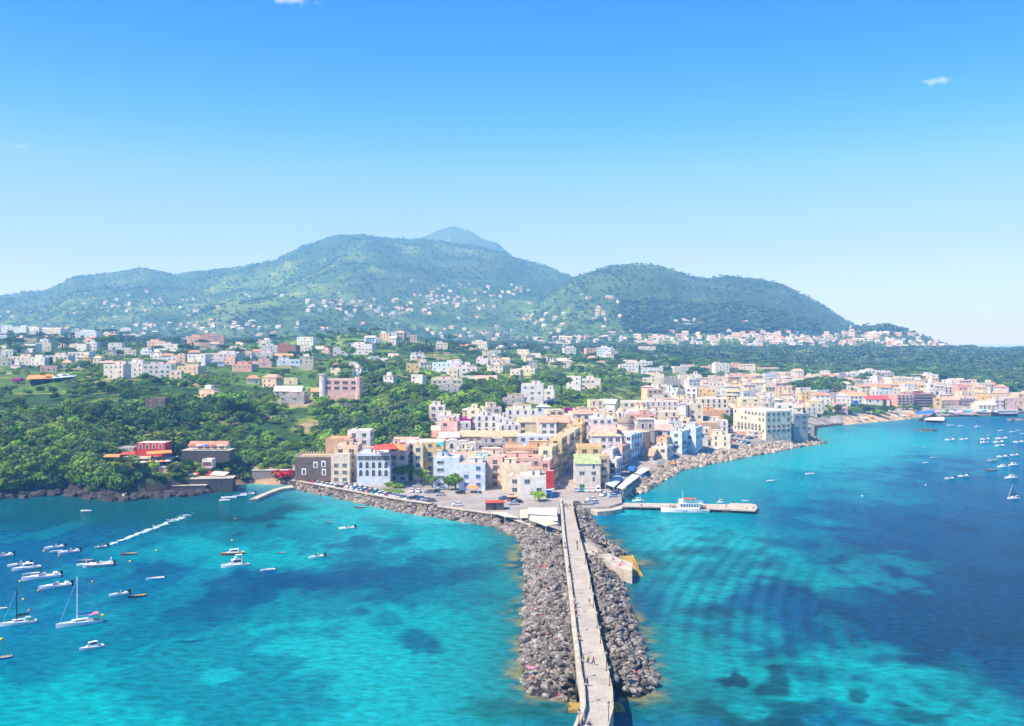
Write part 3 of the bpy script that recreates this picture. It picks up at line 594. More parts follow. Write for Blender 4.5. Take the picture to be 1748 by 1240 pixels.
# the square and the streets: one paved sheet on the level ground of the harbour
slab('square', [(505, 820), (560, 830), (640, 845), (738, 861), (800, 870), (858, 878), (900, 893), (956, 914), (962, 913), (979, 890), (976, 868), (1040, 865), (1062, 858), (1060, 844), (1074, 837), (1095, 819), (1111, 807), (1150, 794), (1190, 785), (1170, 778), (1120, 785), (1035, 812), (1028, 820), (986, 815), (972, 797), (1000, 765), (992, 762), (965, 790), (945, 820), (850, 822), (740, 812), (612, 806), (570, 806)], 2.3, 2.5, QUAYM, None, None, CONC, 'structure')
def wallrun(name, pts, z0, h, w, m, label, cat='wall', cap=None):
    o = empty(name, (0, 0, 0)); tag(o, label, cat); b = MB(); c = MB()
    P = [gp(x, y, z0) for x, y in pts]
    for (ax, ay), (bx, by) in zip(P[:-1], P[1:]):
        d = Vector((bx - ax, by - ay)).normalized(); n = Vector((-d.y, d.x)) * w / 2
        q = [(ax + n.x, ay + n.y), (ax - n.x, ay - n.y), (bx - n.x, by - n.y), (bx + n.x, by + n.y)]; b.prism(q, z0 - 4, z0 + h - .25, m)
        n *= 1.25; q = [(ax + n.x, ay + n.y), (ax - n.x, ay - n.y), (bx - n.x, by - n.y), (bx + n.x, by + n.y)]; c.prism(q, z0 + h - .25, z0 + h, cap or CONC)
    b.build('wall_body', o); c.build('coping', o); return o
wallrun('sea_wall', [(500, 822), (560, 833), (640, 848), (700, 858), (738, 863)], 2.3, .8, 1.6, WALLS, 'long grey sea wall with pale coping along the parking square', cap=CONC)
wallrun('sea_wall', [(748, 867), (800, 874), (858, 882), (900, 897), (957, 918)], 2.3, .7, 1.4, WALLS, 'pale low sea wall from the harbour steps to the causeway')
wallrun('sea_wall', [(1062, 842), (1074, 836), (1095, 818), (1111, 806)], 2.3, .8, 1.2, CONC, 'curving pale sea wall along the restaurant quay', cap=CONC)
slab('jetty', [(989, 923), (1021, 937), (1057, 953), (1080, 962), (1079, 976), (1053, 968), (1042, 963), (1021, 952), (991, 938)], 3.3, 5, CONC, 'white concrete bathing platform running out from the causeway over the rocks', 'jetty')
slab('ramp', [(1080, 961), (1090, 969), (1098, 979), (1078, 978), (1053, 971), (1060, 964)], .9, 2, OCHRE, 'ochre stained ramp sloping into the water off the bathing platform', 'ramp', zs=[3.2, .7, .2, .2, 1.6, 3.2])
def pier():
    o = empty('pier', (0, 0, 0)); tag(o, 'long white pier on dark piles reaching into the east bay', 'pier'); z = 1.5
    P = [gp(*q, z) for q in ((1058, 858.5), (1245, 861), (1245, 859), (1284, 860), (1291, 862), (1293, 868), (1289, 871.5), (1245, 869.5), (1150, 865.5), (1058, 864))]
    b = MB(); b.prism(P[::-1], z - .5, z, CONC); b.build('deck', o)
    X0, y0 = gp(1230, 867, z); X1, _ = gp(1288, 867, z); s = MB(); s.box(X0, P[7][1] + .3, -4, X1, P[2][1] - .3, z - .8, WALLS); s.build('head', o)
    for px in range(1068, 1228, 16):
        x, y = gp(px, 862.5, z); s = MB(); s.box(x - .7, y - 2.2, -4, x + .7, y + 2.2, z - .8, WALLS); s.build('pile', o)
    for px in (1095, 1165, 1240, 1275, 1286):
        x, y = gp(px, 868.5 if px > 1240 else 864, z); c = MB(); c.lathe([(.18, 0), (.16, .4), (.28, .42), (.28, .55)], IRON, 8, (x, y, z)); c.build('bollard', o)
pier()
slab('boat_ramp', [(1030, 866), (1060, 864), (1063, 868), (1045, 872), (1020, 874), (1008, 870)], 1.6, 3, CONC, 'low concrete landing step beside the square next to the pier', 'landing')
# stony landing at the cove on the left, with its narrow plank
slab('jetty', [(497, 828), (470, 834), (440, 846), (425, 853), (438, 852), (458, 843), (480, 835), (503, 832)], 1.3, 3, CONC, 'crooked stone jetty with moored boats beside the small cove', 'jetty')
# ---- boulders
def rock_variants(n=6, sub=2, seed=3):
    rng = np.random.default_rng(seed); out = []
    import bmesh
    for k in range(n):
        bm = bmesh.new(); bmesh.ops.create_icosphere(bm, subdivisions=sub, radius=1); v = np.array([x.co[:] for x in bm.verts]); f = np.array([[q.index for q in x.verts] for x in bm.faces]); bm.free()
        for _ in range(9):     # planar cuts make it a broken boulder
            d = rng.normal(size=3); d /= np.linalg.norm(d); c = rng.uniform(.55, .85); t = v @ d; v = v - np.outer(np.maximum(t - c, 0), d)
        v *= rng.uniform(.7, 1.15, 3) * (1, 1, .8); out.append((v + rng.normal(size=v.shape) * .025, f))
    return out
RV = rock_variants()
def rmat(name, a, b, vc=False):
    m = mat(name, a, .95, .12, .4, 1.6, bump=.5, rnd=0 if vc else .5, col2=b, vc=vc); return m
RK_D = rmat('dark_lava_boulder', (.08, .074, .066), (.30, .275, .24)); RK_L = rmat('pale_tan_boulder', (.24, .19, .14), (.46, .38, .28))
def merged_rocks(name, P, m, label=None):
    vs = []; fs = []; n = 0; rng = np.random.default_rng(len(P))
    for x, y, z, s in P:
        v, f = RV[rng.integers(len(RV))]; a = rng.uniform(0, 6.28); c, q = math.cos(a), math.sin(a); b = rng.uniform(-.5, .5)
        w = v * s * rng.uniform(.8, 1.25, 3); w = np.stack([w[:, 0] * c - w[:, 1] * q, w[:, 0] * q + w[:, 1] * c, w[:, 2] + b * w[:, 0]], 1) + (x, y, z); vs.append(w); fs.append(f + n); n += len(v)
    vs = np.concatenate(vs); fs = np.concatenate(fs); r = np.random.default_rng(1).uniform(.55, 1.5, len(P)); tint = np.repeat(r, [len(RV[0][0])] * len(P))
    me = npmesh(name, vs, fs, [m], col=np.stack([tint] * 3, 1)); o = link(name, me); tag(o, label, kind='stuff'); return o
def scatter_rocks(quads, n, smin, smax, rng, zf):
    """quads: list of 4 pixel corners (outer edge a,b; inner edge c,d)"""
    out = []
    for a, b, c, d, k in quads:
        A, B, Cc, Dd = gp(*a), gp(*b), gp(*c), gp(*d)
        for _ in range(k):
            u, v = rng.random(), rng.random()
            x = (A[0] * (1 - u) + B[0] * u) * (1 - v) + (Dd[0] * (1 - u) + Cc[0] * u) * v; y = (A[1] * (1 - u) + B[1] * u) * (1 - v) + (Dd[1] * (1 - u) + Cc[1] * u) * v
            out.append((x, y, zf(v) + rng.uniform(-.3, .35), rng.uniform(smin, smax) * (1.15 if v < .3 else .85)))
    return out
rg = random.Random(5)
def strip(outer, inner, dens):
    q = []
    for (a, b), (d, c) in zip(zip(outer[:-1], outer[1:]), zip(inner[:-1], inner[1:])):
        A, B, Cc, Dd = gp(*a), gp(*b), gp(*c), gp(*d)
        area = .5 * abs((B[0] - A[0]) * (Dd[1] - A[1]) - (B[1] - A[1]) * (Dd[0] - A[0])) + .5 * abs((B[0] - Cc[0]) * (Dd[1] - Cc[1]) - (B[1] - Cc[1]) * (Dd[0] - Cc[0]))
        q.append((a, b, c, d, max(2, int(area * dens))))
    return q
LQ = strip([(862, 897), (884, 916), (893, 950), (899, 1000), (893, 1060), (889, 1120), (892, 1165), (905, 1190), (960, 1198), (984, 1192)], [(900, 900), (955, 925), (962, 960), (966, 1000), (974, 1060), (980, 1100), (983, 1130), (984, 1150), (986, 1165), (988, 1180)], 1.0)
RQ = strip([(1004, 878), (1014, 892), (1028, 918), (1040, 932), (1062, 948), (1082, 962), (1060, 978), (1066, 1010), (1078, 1045), (1096, 1095), (1120, 1150), (1124, 1185), (1056, 1196)], [(980, 878), (984, 892), (990, 915), (1000, 930), (1030, 945), (1050, 955), (1004, 958), (1008, 1000), (1018, 1045), (1030, 1095), (1042, 1150), (1050, 1180), (1048, 1190)], 1.0)
prof = lambda v: -.25 + 3.3 * min(1, v * 1.6)
rl = scatter_rocks(LQ, 0, .38, 1.35, rg, prof); rr = scatter_rocks(RQ, 0, .38, 1.3, rg, prof)
rl = [(x, y, z, s) for x, y, z, s in rl]; allr = sorted(rl + rr, key=lambda p: p[1]); near_r, far_r = allr[:290], allr[290:]
RKM = [npmesh('boulder', v, f, [RK_D]) for v, f in RV]
BL = []
for x, y, z, s in near_r:
    o = link('boulder', rg.choice(RKM), loc=(x, y, z)); s *= .86; o.scale = (s * rg.uniform(.85, 1.2), s * rg.uniform(.85, 1.2), s); o.rotation_euler = (rg.uniform(-.4, .4), rg.uniform(-.4, .4), rg.uniform(0, 6))
    side = 'left' if x < bpt(8, .5)[0] else 'right'
    tag(o, None, 'boulder', f'boulders {side} of the causeway'); px, py = CX + F * x / y, HY + (CH - z) * F / y
    l_, r_ = np.interp(py, [q[2] for q in BR], [q[0] for q in BR]), np.interp(py, [q[2] for q in BR], [q[1] for q in BR]); t = (l_ - px if side == 'left' else px - r_) / 85.
    BL.append((o, ('big' if s > 1.1 else ('medium' if s > .75 else 'small')) + ' grey boulder ' + ('against the wall' if t < .33 else ('in mid-bank' if t < .75 else 'by the water')) + f', {side} bank ' + ('at its tip' if py > 1172 else ('below the trio' if py > 1148 else 'level with the trio')), px))
uniq_labels(BL)
merged_rocks('breakwater_rocks', far_r, rmat('dark_lava_rocks', (.088, .08, .072), (.32, .29, .255), True))
# pale boulders along the other sea walls, dark rocks under the cliff
wq = strip([(508, 838), (560, 848), (610, 859), (680, 874), (742, 884), (800, 893), (850, 901), (880, 914)], [(508, 832), (560, 841), (610, 851), (680, 863), (740, 873), (800, 883), (850, 890), (905, 906)], .75)
merged_rocks('quay_rocks', scatter_rocks(wq, 0, .9, 1.7, rg, lambda v: -.2 + 2.3 * v), rmat('grey_tan_boulder', (.13, .115, .10), (.36, .31, .26), True))
eq = strip([(1064, 847), (1082, 845), (1101, 841), (1131, 822), (1161, 805), (1191, 798), (1228, 790), (1282, 780), (1330, 771), (1366, 764), (1405, 758)], [(1064, 840), (1076, 838), (1092, 828), (1110, 813), (1150, 797), (1186, 789), (1224, 781), (1280, 773), (1322, 766), (1355, 758), (1392, 753)], .6)
merged_rocks('east_quay_rocks', scatter_rocks(eq, 0, 1.1, 2.0, rg, lambda v: -.2 + 3.4 * v), rmat('pale_tan_rocks', (.24, .20, .15), (.50, .42, .33), True))
cq = strip([(-60, 853), (0, 853), (60, 849), (110, 845), (150, 852), (200, 856), (250, 852), (300, 849), (350, 845), (396, 832)], [(-60, 843), (0, 842), (60, 838), (110, 834), (150, 840), (200, 843), (250, 841), (300, 837), (350, 835), (396, 826)], .22)
merged_rocks('cliff_foot_rocks', scatter_rocks(cq, 0, 1.2, 2.8, rg, lambda v: -.2 + 2.2 * v), mat('wet_dark_rock', (.022, .02, .02), .85, .25, .4, 1.5, bump=.4, col2=(.09, .08, .072)))
for k, (a, b, s, lb) in enumerate((((1583, 736), 18, 1, 'low dark rock islet in the east bay off the beach'), ((1398, 756), 9, 1, 'brown rock tip at the end of the palace quay'), ((1735, 718), 14, 1, 'flat dark reef beside the black ship'))):
    X, Y = gp(*a); ps = [(X + rg.uniform(-1, 1) * b * .45, Y + rg.uniform(-1, 1) * 3, rg.uniform(-.4, .3), rg.uniform(1, 2.2)) for _ in range(40)]
    o = merged_rocks('islet', ps, RK_D, lb); o['category'] = 'rocks'; o['kind'] = 'thing'
# ---------------------------------------------------------------- the town, building by building
Z1 = 'along the left side of the parking square'; Z2 = 'behind the parking square'; Z3 = 'beside the street to the causeway'; Z4 = 'between the church and the restaurant quay'
Z5 = 'on the upper edge of the old town'; Z6 = 'near the palace above the east bay'; Z7 = 'behind the east beach'; Z8 = 'on the east waterfront'
A_ = ('arch',); P_ = ('plain',); B_ = ('plain', 'balcony')
house(565, 777, 597, 412, 10, 'cream', zone=Z1, kinds=P_, sh=SH_N, seed=1)
house(570, 762, 611, 419, 12, 'peach', zone=Z1, kinds=('balcony', 'plain', 'plain'), sh=SH_D, rc='cream')
house(556, 750, 596, 440, 12, 'orange', zone=Z1, rc='orange', wins=False, label='orange box of a house on top behind the cream houses by the tower')
house(593, 737, 632, 452, 12, 'white', zone=Z1, st=2)
house(609, 776, 666, 406, 15, 'pale blue', zone=Z1, kinds=('arch', 'arch', 'plain'), st=3, cw=1.5, chw=1.9, cols=5, skip=0, label='white house tinted blue as in shade, with arched windows and red roof-terrace awnings')  # blue shade of a white front put into the wall colour
house(663, 762, 696, 414, 14, 'lilac', zone=Z1, kinds=B_, rc='terracotta')
house(693, 757, 714, 424, 12, 'pink', zone=Z1); house(672, 748, 713, 446, 8, 'salmon', 'gableside', 'pink', zone=Z1, wins=False, st=1)
house(711, 755, 757, 421, 14, 'yellow', zone=Z2, kinds=B_, label='bright yellow house with teal awning on its roof', rc='white')
house(705, 762, 722, 417, 6, 'pale yellow', zone=Z2)
house(740, 783, 784, 397, 13, 'pale blue', zone=Z2, kinds=P_, cw=1.6, chw=1.3, sh=SH_N, label='pale blue four-storey house with big windows facing the parking square')
house(757, 777, 800, 410, 12, 'off-white', zone=Z2, rc='salmon'); house(800, 778, 860, 408, 12, 'cream', zone=Z2, rc='tan')
house(784, 793, 828, 391, 12, 'pale blue', zone=Z2, kinds=P_, sh=SH_B, rc='pink', label='pale blue house with bright blue shutters and orange awning on the square')
house(796, 784, 838, 401, 8, 'pale green', zone=Z2); house(828, 781, 862, 400, 16, 'pink', zone=Z2, rot=-14, kinds=('balcony',), rc='pink')
house(858, 784, 924, 401, 14, 'pink', zone=Z3, rc='salmon', st=3); house(857, 794, 906, 391, 8, 'pale yellow', zone=Z3, rc='pink', wins=False, label='blank pale yellow house front below the pink house by the street')
house(920, 788, 941, 397, 14, 'salmon', zone=Z3, rot=-8, kinds=B_); house(934, 806, 945, 392, 10, 'red', zone=Z3, wins=False, label='narrow red house at the near corner of the street')
house(888, 815, 932, 372, 12, 'white', zone=Z3, rc='cream', st=2, label='low white house with a bush at its door beside the square', skip=.4); house(867, 815, 890, 380, 9, 'off-white', zone=Z3, rc='pink', st=2)
house(860, 766, 938, 420, 13, 'orange', zone=Z2, rc='peach' if 'peach' in RPAL else 'orange', kinds=('arch', 'plain')); house(884, 745, 946, 456, 12, 'pale blue', zone=Z2, st=2)
house(737, 738, 786, 480, 10, 'salmon', 'gableside', 'terracotta', zone=Z5, st=2); house(785, 737, 884, 474, 10, 'orange', 'gableside', 'tan', zone=Z5, st=2, kinds=P_)
for a, b, t, Y, c in ((761, 781, 752, 448, 'white'), (780, 798, 754, 446, 'off-white'), (797, 815, 757, 443, 'white')): house(a, t, b, Y, 9, c, 'vault', 'white', st=2, kinds=A_, cw=1.6, zone=Z2)
house(812, 758, 862, 440, 12, 'grey', zone=Z2, rc='grey'); house(776, 768, 806, 428, 10, 'pale yellow', zone=Z2, kinds=A_, cw=1.5)
# the street of yellow fronts leading inland
for L, R, T, Y, D, c in ((916, 946, 764, 412, 16, 'pale yellow'), (934, 962, 750, 430, 15, 'yellow'), (946, 975, 742, 447, 15, 'peach'), (958, 985, 735, 464, 16, 'pale yellow'), (966, 996, 724, 486, 18, 'yellow')):
    house(L, T, R, Y, D, c, zone=Z3, rot=-13, kinds=('plain', 'balcony'), rc='tan', sh=SH_G, skip=.02)
house(982, 779, 1025, 394, 13, 'off-white', 'gableside', 'green', zone=Z3, st=4, skip=.55, label='tall off-white house with a light green roof on the harbour corner', kinds=('plain', 'arch'), side=True); house(1023, 781, 1040, 397, 12, 'tan', zone=Z3, kinds=P_, rc='orange')
house(986, 764, 1028, 412, 12, 'yellow', zone=Z4, rc='orange', kinds=P_); house(1036, 786, 1056, 426, 12, 'white', rot=-20, zone=Z4, kinds=B_)
house(1028, 768, 1050, 440, 12, 'lilac', zone=Z4, rot=-20, kinds=B_); house(1048, 762, 1066, 448, 14, 'pink', rot=-22, zone=Z4, kinds=B_, rc='terracotta'); house(1062, 744, 1084, 465, 18, 'pale blue', zone=Z4, rot=-25, kinds=('balcony', 'plain'), skip=.02)
house(1010, 736, 1062, 456, 16, 'white', 'hip', 'tan', zone=Z4, st=3); house(1009, 715, 1047, 480, 16, 'white', zone=Z5); house(1010, 728, 1052, 462, 12, 'off-white', 'gableside', 'pink', zone=Z5)
house(980, 700, 1022, 512, 16, 'white', 'hip', 'salmon', zone=Z5, st=2); house(940, 711, 972, 488, 14, 'orange', 'gableside', 'salmon', zone=Z5, st=2); house(921, 713, 950, 480, 10, 'white', 'gableside', 'salmon', zone=Z5)
house(811, 711, 850, 512, 12, 'white', zone=Z5, kinds=A_, cw=1.4); house(846, 714, 868, 505, 8, 'white', zone=Z5); house(863, 700, 918, 520, 14, 'white', zone=Z5, rc='green', kinds=A_, cw=1.3)
house(1085, 770, 1118, 474, 12, 'grey', 'gableside', 'salmon', rot=-25, zone=Z4, kinds=P_); house(1108, 764, 1142, 481, 12, 'off-white', rot=-25, zone=Z4, kinds=B_)
house(1117, 748, 1142, 494, 12, 'orange', zone=Z4, rot=-25, kinds=A_, rc='terracotta'); house(1140, 738, 1168, 498, 14, 'pale blue', rot=-25, zone=Z4, kinds=('plain', 'balcony'), skip=.03); house(1163, 731, 1192, 508, 15, 'pale blue', zone=Z4, rot=-25, kinds=('arch', 'plain'), skip=.03)  # shade on the two blue quay fronts is put into their wall colour
house(1104, 726, 1150, 515, 12, 'white', 'gableside', 'pink', zone=Z4); house(1072, 702, 1120, 565, 12, 'white', zone=Z5, rc='white'); house(1072, 708, 1120, 556, 8, 'salmon', zone=Z5, rc='white', st=2)
house(1063, 687, 1105, 600, 14, 'cream', zone=Z5); house(1100, 686, 1158, 610, 14, 'off-white', zone=Z5, kinds=A_); house(1130, 704, 1158, 572, 12, 'cream', zone=Z5, kinds=A_, cw=1.4)
house(1152, 690, 1176, 585, 22, 'white', 'gable', 'grey', zone=Z5, rot=-22, wins=False, label='big white gable-ended hall behind the church'); house(1176, 690, 1200, 590, 16, 'cream', zone=Z6)
house(1194, 682, 1243, 650, 16, 'pale yellow', zone=Z6, kinds=A_, cw=1.5, chw=2, skip=0, cols=5); house(1196, 702, 1240, 620, 12, 'orange', zone=Z6, rc='orange', wins=False, st=1)
house(1195, 735, 1240, 556, 14, 'salmon', 'hip', 'orange', zone=Z6, st=1, label='low house with orange hip roof above the car park'); house(1186, 722, 1228, 580, 10, 'tan', zone=Z6, rc='tan', wins=False, st=1)
for a, b in ((1182, 1202), (1200, 1220)): house(a, 712, b, 600, 16, 'grey', 'vault', 'grey', zone=Z6, wins=False, st=1)
# palazzo
house(1306, 703, 1352, 572, 33, 'cream', zone=Z6, rot=22, WW=19, kinds=('plain', 'balcony', 'plain'), skip=.04, st=4, chw=2.2, label='huge cream palace with rows of tall windows on the east quay', rc='white', extra=False)
house(1350, 708, 1384, 586, 22, 'grey', zone=Z6, rot=22, st=3, WW=11, rc='grey', label='bare grey stone wing at the sea end of the palace')
house(1372, 728, 1390, 604, 10, 'grey', zone=Z6, rc='grey', st=2, extra=False); house(1284, 737, 1308, 572, 9, 'off-white', zone=Z6, st=2); house(1264, 739, 1284, 586, 8, 'salmon', zone=Z6, wins=False, st=2)
house(1378, 676, 1448, 875, 20, 'cream', zone=Z7, kinds=A_, cw=1.8, chw=2.4, skip=0, st=2, label='long cream building with arched windows at the head of the beach'); house(1450, 671, 1480, 850, 14, 'white', 'gableside', 'orange', zone=Z7, kinds=A_, cw=1.5, label='white front part of the seaside church with orange roof and blue tower')
house(1478, 676, 1519, 846, 14, 'white', 'gableside', 'red', zone=Z7, kinds=A_, cw=1.6, chw=2.4, skip=0, cols=3, st=1, label='long white church nave with bright red roof by the beach')
house(1454, 650, 1500, 1040, 20, 'white', zone=Z7, kinds=A_, st=3, cols=6, cw=1.6); house(1499, 657, 1535, 960, 20, 'orange', zone=Z7, kinds=B_, st=3, cols=5); house(1534, 653, 1578, 970, 20, 'yellow', 'gableside', 'orange', zone=Z7, st=3)
house(1531, 674, 1560, 835, 18, 'salmon', zone=Z8, kinds=('balcony',), st=5, skip=0, rc='grey', label='red-brown hotel block with rows of balconies on the east waterfront'); house(1559, 673, 1595, 842, 18, 'brown', zone=Z8, kinds=('balcony',), st=5, skip=0, cols=8, rc='grey', label='dark brown hotel wing with blue awnings along its ground floor')
house(1607, 678, 1640, 868, 20, 'pink', 'hip', 'salmon', zone=Z8, st=4, cols=6, skip=.05, label='rosy pink hotel with salmon hip roof on the east waterfront'); house(1638, 680, 1671, 868, 20, 'pink', zone=Z8, st=4, cols=6, label='pink hotel wing with white balconies beside the rosy hip-roofed hotel', kinds=B_)
house(1598, 661, 1640, 960, 16, 'lilac', zone=Z8, st=3, kinds=A_, cw=1.6); house(1636, 661, 1652, 940, 14, 'salmon', zone=Z8, st=3); house(1650, 666, 1684, 960, 14, 'brown', 'gableside', 'salmon', zone=Z8, st=2)
house(1670, 686, 1700, 840, 14, 'cream', 'gableside', 'white', zone=Z8, st=2, kinds=A_, cw=1.5); house(1698, 683, 1716, 850, 14, 'lilac', zone=Z8, st=2); house(1714, 680, 1738, 850, 14, 'pink', zone=Z8, st=2, kinds=A_)
house(1738, 672, 1775, 860, 14, 'peach', zone=Z8, st=3); house(1594, 680, 1608, 840, 10, 'yellow', zone=Z8, st=2)
for a, b, t, c in ((1416, 1450, 640, 'off-white'), (1448, 1478, 637, 'white'), (1476, 1500, 633, 'white'), (1498, 1526, 636, 'lilac'), (1520, 1562, 646, 'cream'), (1559, 1586, 643, 'off-white'), (1580, 1602, 640, 'white'), (1340, 1376, 648, 'pale yellow'), (1390, 1420, 640, 'cream'), (1392, 1424, 655, 'white'), (1424, 1452, 652, 'white')):
    house(a, t, b, 1130 if t < 645 else 1020, 18, c, zone=Z7, kinds=A_ if c == 'cream' else P_)
# ---- landmark buildings made specially
def tower_house():
    o = empty('tower_house', (wx(534, 414), 414, 2.8)); w = 61 * 414 / F / 2; H = wz(781, 414) - 2.8; DG = wm('dark grey')
    b = MB(); b.box(-w, 0, 0, w, 13, H, DG); b.build('wall', o); p = MB()
    for y in (0, 12.6):
        for k in range(12): x = -w + (k + .15) * 2 * w / 12; p.box(x, y + .003, H, x + 2 * w / 12 * .6, y + .4, H + 1.0, wm('tan'))
    for k in range(8):
        for s in (-w, w - .4): y = .9 + k * 1.5; p.box(s + .003, y, H, s + .39, y + .85, H + 1.0, wm('tan'))
    p.build('battlement', o); r = MB(); r.box(-w + .5, .5, H + .003, w - .5, 12.5, H + .1, rm('tan')); r.build('roof', o)
    for x, z in ((w * .15, H * .58), (w * .6, H * .62), (w * .62, H * .28), (-w * .5, H * .3)):
        q = MB(); q.box(x - .95, -.12, z - .3, x + .95, .02, z + 2.5, TRIM); q.box(x - .5, -.15, z, x + .5, -.121, z + 1.9, GLASS); q.build('window', o)
    tag(o, 'dark stone tower house with battlements and white-framed windows by the cove', 'tower house')
tower_house()
def church():
    Y = 522; X = wx(1068, Y); g = 6; o = empty('church', (X, Y, g)); tag(o, 'big church with a brown dome and a grey bell tower in the old town', 'church')
    zt = wz(727, Y) - g; b = MB(); b.box(-9, -6, 0, 9, 16, zt - 3, wm('white')); b.box(-5.5, -8, 0, 5.5, -6.003, zt - 4, wm('off-white')); b.build('nave', o)
    n = MB(); n.box(-9.3, -6.3, zt - 3, 9.3, 16.3, zt - 2.7, rm('salmon')); n.build('roof', o)
    R = 4.7; d = MB(); d.lathe([(R, zt - 2.6), (R, zt + .8), (R + .25, zt + .8), (R + .25, zt + 1.1)], wm('off-white'), 20); dr = d.build('drum', o)
    d = MB(); d.lathe([(R * math.cos(a), zt + 1.1 + R * .85 * math.sin(a)) for a in np.linspace(0, 1.5, 9)], mat('dome_tiles', (.27, .22, .17), .8, .2, .3, 1), 20); d.build('dome', o, smooth=True)
    d = MB(); d.lathe([(.7, zt + 5), (.7, zt + 6.2), (.8, zt + 6.2), (0.05, zt + 7.4)], wm('off-white'), 8); d.build('lantern', o)
    tx, ty = wx(1103.5, 505) - X, 505 - Y; H = wz(717, 505) - g; t = MB(); t.box(tx - 4.3, ty, 0, tx + 4.3, ty + 7, H, wm('grey')); tw = t.build('bell_tower', o)
    t = MB(); t.box(tx - 4.6, ty - .3, H, tx + 4.6, ty + 7.3, H + .5, wm('off-white')); t.box(tx - 4.5, ty - .2, H - 6, tx + 4.5, ty + 7.2, H - 5.6, wm('off-white')); t.build('cornice', tw)
    for z in (H - 4.6, H - 9.5, H - 14):
        for x in (-2, 2) if z > H - 6 else (0,):
            w = MB(); w.box(tx + x - .7, ty - .08, z, tx + x + .7, ty + .02, z + 2.6, GLASS); w.box(tx + x - .95, ty - .05, z - .2, tx + x + .95, ty + .015, z + 2.85, TRIM); w.build('belfry_opening', tw)
    ax, ay = wx(1098, 494) - X, 494 - Y; H2 = wz(738, 494) - g; q = MB(); q.lathe([(5.6, 0), (5.6, H2), (.1, H2 + 1.6)], wm('tan'), 9, (ax - 1.2, ay + 4.5, 0), 1, .9); q.build('apse', o)
    s = MB(); cx, cy = wx(1062, 545) - X, 545 - Y; zt2 = wz(703, 545) - g; s.box(cx - 2.8, cy, 0, cx + 2.8, cy + 5.6, zt2, wm('white')); s.build('side_tower', o)
    s = MB(); s.lathe([(2.7, zt2), (2.5, zt2 + .9), (1.2, zt2 + 1.9), (.5, zt2 + 2.2), (.5, zt2 + 3.2), (.1, zt2 + 3.6)], rm('tan'), 12, (cx, cy + 2.8, 0)); s.build('cupola', o, smooth=False)
    for k in (-1.3, 1.3):
        w = MB(); w.box(cx + k - .5, cy - .08, zt2 - 3.4, cx + k + .5, cy + .02, zt2 - 1, GLASS); w.build('window', o)
    FOOT.append((X, Y + 5, 12)); FOOT.append((X + tx, 506, 7))
church()
def small_tower(px, top, w, Y, col, g, label, name='bell_tower', cat='bell tower', dome=True, strip=None):
    X = wx(px, Y); o = empty(name, (X, Y, g)); H = wz(top, Y) - g; tag(o, label, cat); b = MB(); h = H - (w * .9 if dome else 0)
    b.box(-w / 2, 0, 0, w / 2, w, h * .72, wm(col)); b.box(-w / 2 - .25, -.25, h * .72, w / 2 + .25, w + .25, h * .72 + .35, TRIM); b.box(-w * .42, .08 * w, h * .72 + .35, w * .42, .92 * w, h, wm(col)); b.build('shaft', o)
    if dome: d = MB(); d.lathe([(w * .40, h), (w * .42, h + w * .1), (w * .33, h + w * .5), (w * .12, h + w * .7), (w * .1, h + w * .85), (.02, h + w)], wm(col), 12, (0, w / 2, 0)); d.build('dome', o, smooth=True)
    for z, k in ((h * .8, .84), (h * .45, 1), (h * .2, 1)):
        q = MB(); q.box(-w * .14, -.1 + (.08 * w if k < 1 else 0), z, w * .14, .02 + (.08 * w if k < 1 else 0), z + h * .12, GLASS if not strip else strip); q.build('opening', o)
    FOOT.append((X, Y + w / 2, w))
small_tower(1591, 644, 6.5, 900, 'white', 5, 'slim white bell tower with small dome behind the east waterfront hotels')
def blue_tower():
    Y = 838; o = empty('church_tower', (wx(1462, Y), Y, 2)); H = wz(684, Y) - 2; b = MB(); b.box(-1.7, 0, 0, 1.7, 3.4, H, mat('blue_paint', (.02, .14, .60), .8, .2, .1, 1)); b.build('shaft', o); c = MB(); c.box(-2, -.3, H, 2, 3.7, H + .5, TRIM); c.build('cornice', o)
    tag(o, 'square bright blue tower standing before the white seaside church', 'tower')
blue_tower()
house(890, 604, 923, 1090, 26, 'off-white', zone='', label='tall blank off-white block of the big palace among the trees', wins=False, rc='cream', extra=False); house(912, 612, 950, 1080, 22, 'cream', zone='', label='cream arcaded wing of the big palace among the trees', kinds=A_, cw=2.2, chw=3, st=2, skip=0); house(946, 618, 978, 1080, 20, 'cream', 'gableside', 'cream', zone='', label='low cream end wing of the big palace among the trees', wins=False, st=2)
# castle villa on the hill
def castle_villa():
    Y = 578; o = house(552, 649, 612, Y, 14, 'pink', zone='', kinds=('plain',), st=2, cols=4, cw=1.5, chw=2.4, skip=0, label='pink castle-like villa with corner turret above the cliff', extra=False, base=gz(wx(580, Y), Y) - 1)
    b = MB(); H = wz(641, Y) - o.location.z; a = 60 * Y / F / 2; b.lathe([(2.4, 0), (2.4, H), (2.8, H + .1), (2.8, H + .8)], wm('lilac'), 12, (-a - .3, 1, 0)); b.build('turret', o)
    b = MB(); b.lathe([(2.4, 0), (2.4, H - 1)], wm('pink'), 10, (a, 1.5, 0)); b.build('round_bay', o)
castle_villa()
house(624, 653, 662, 900, 8, 'white', zone='', label='small white cube house behind the pink villa', cols=1, st=1, cw=2.5); 
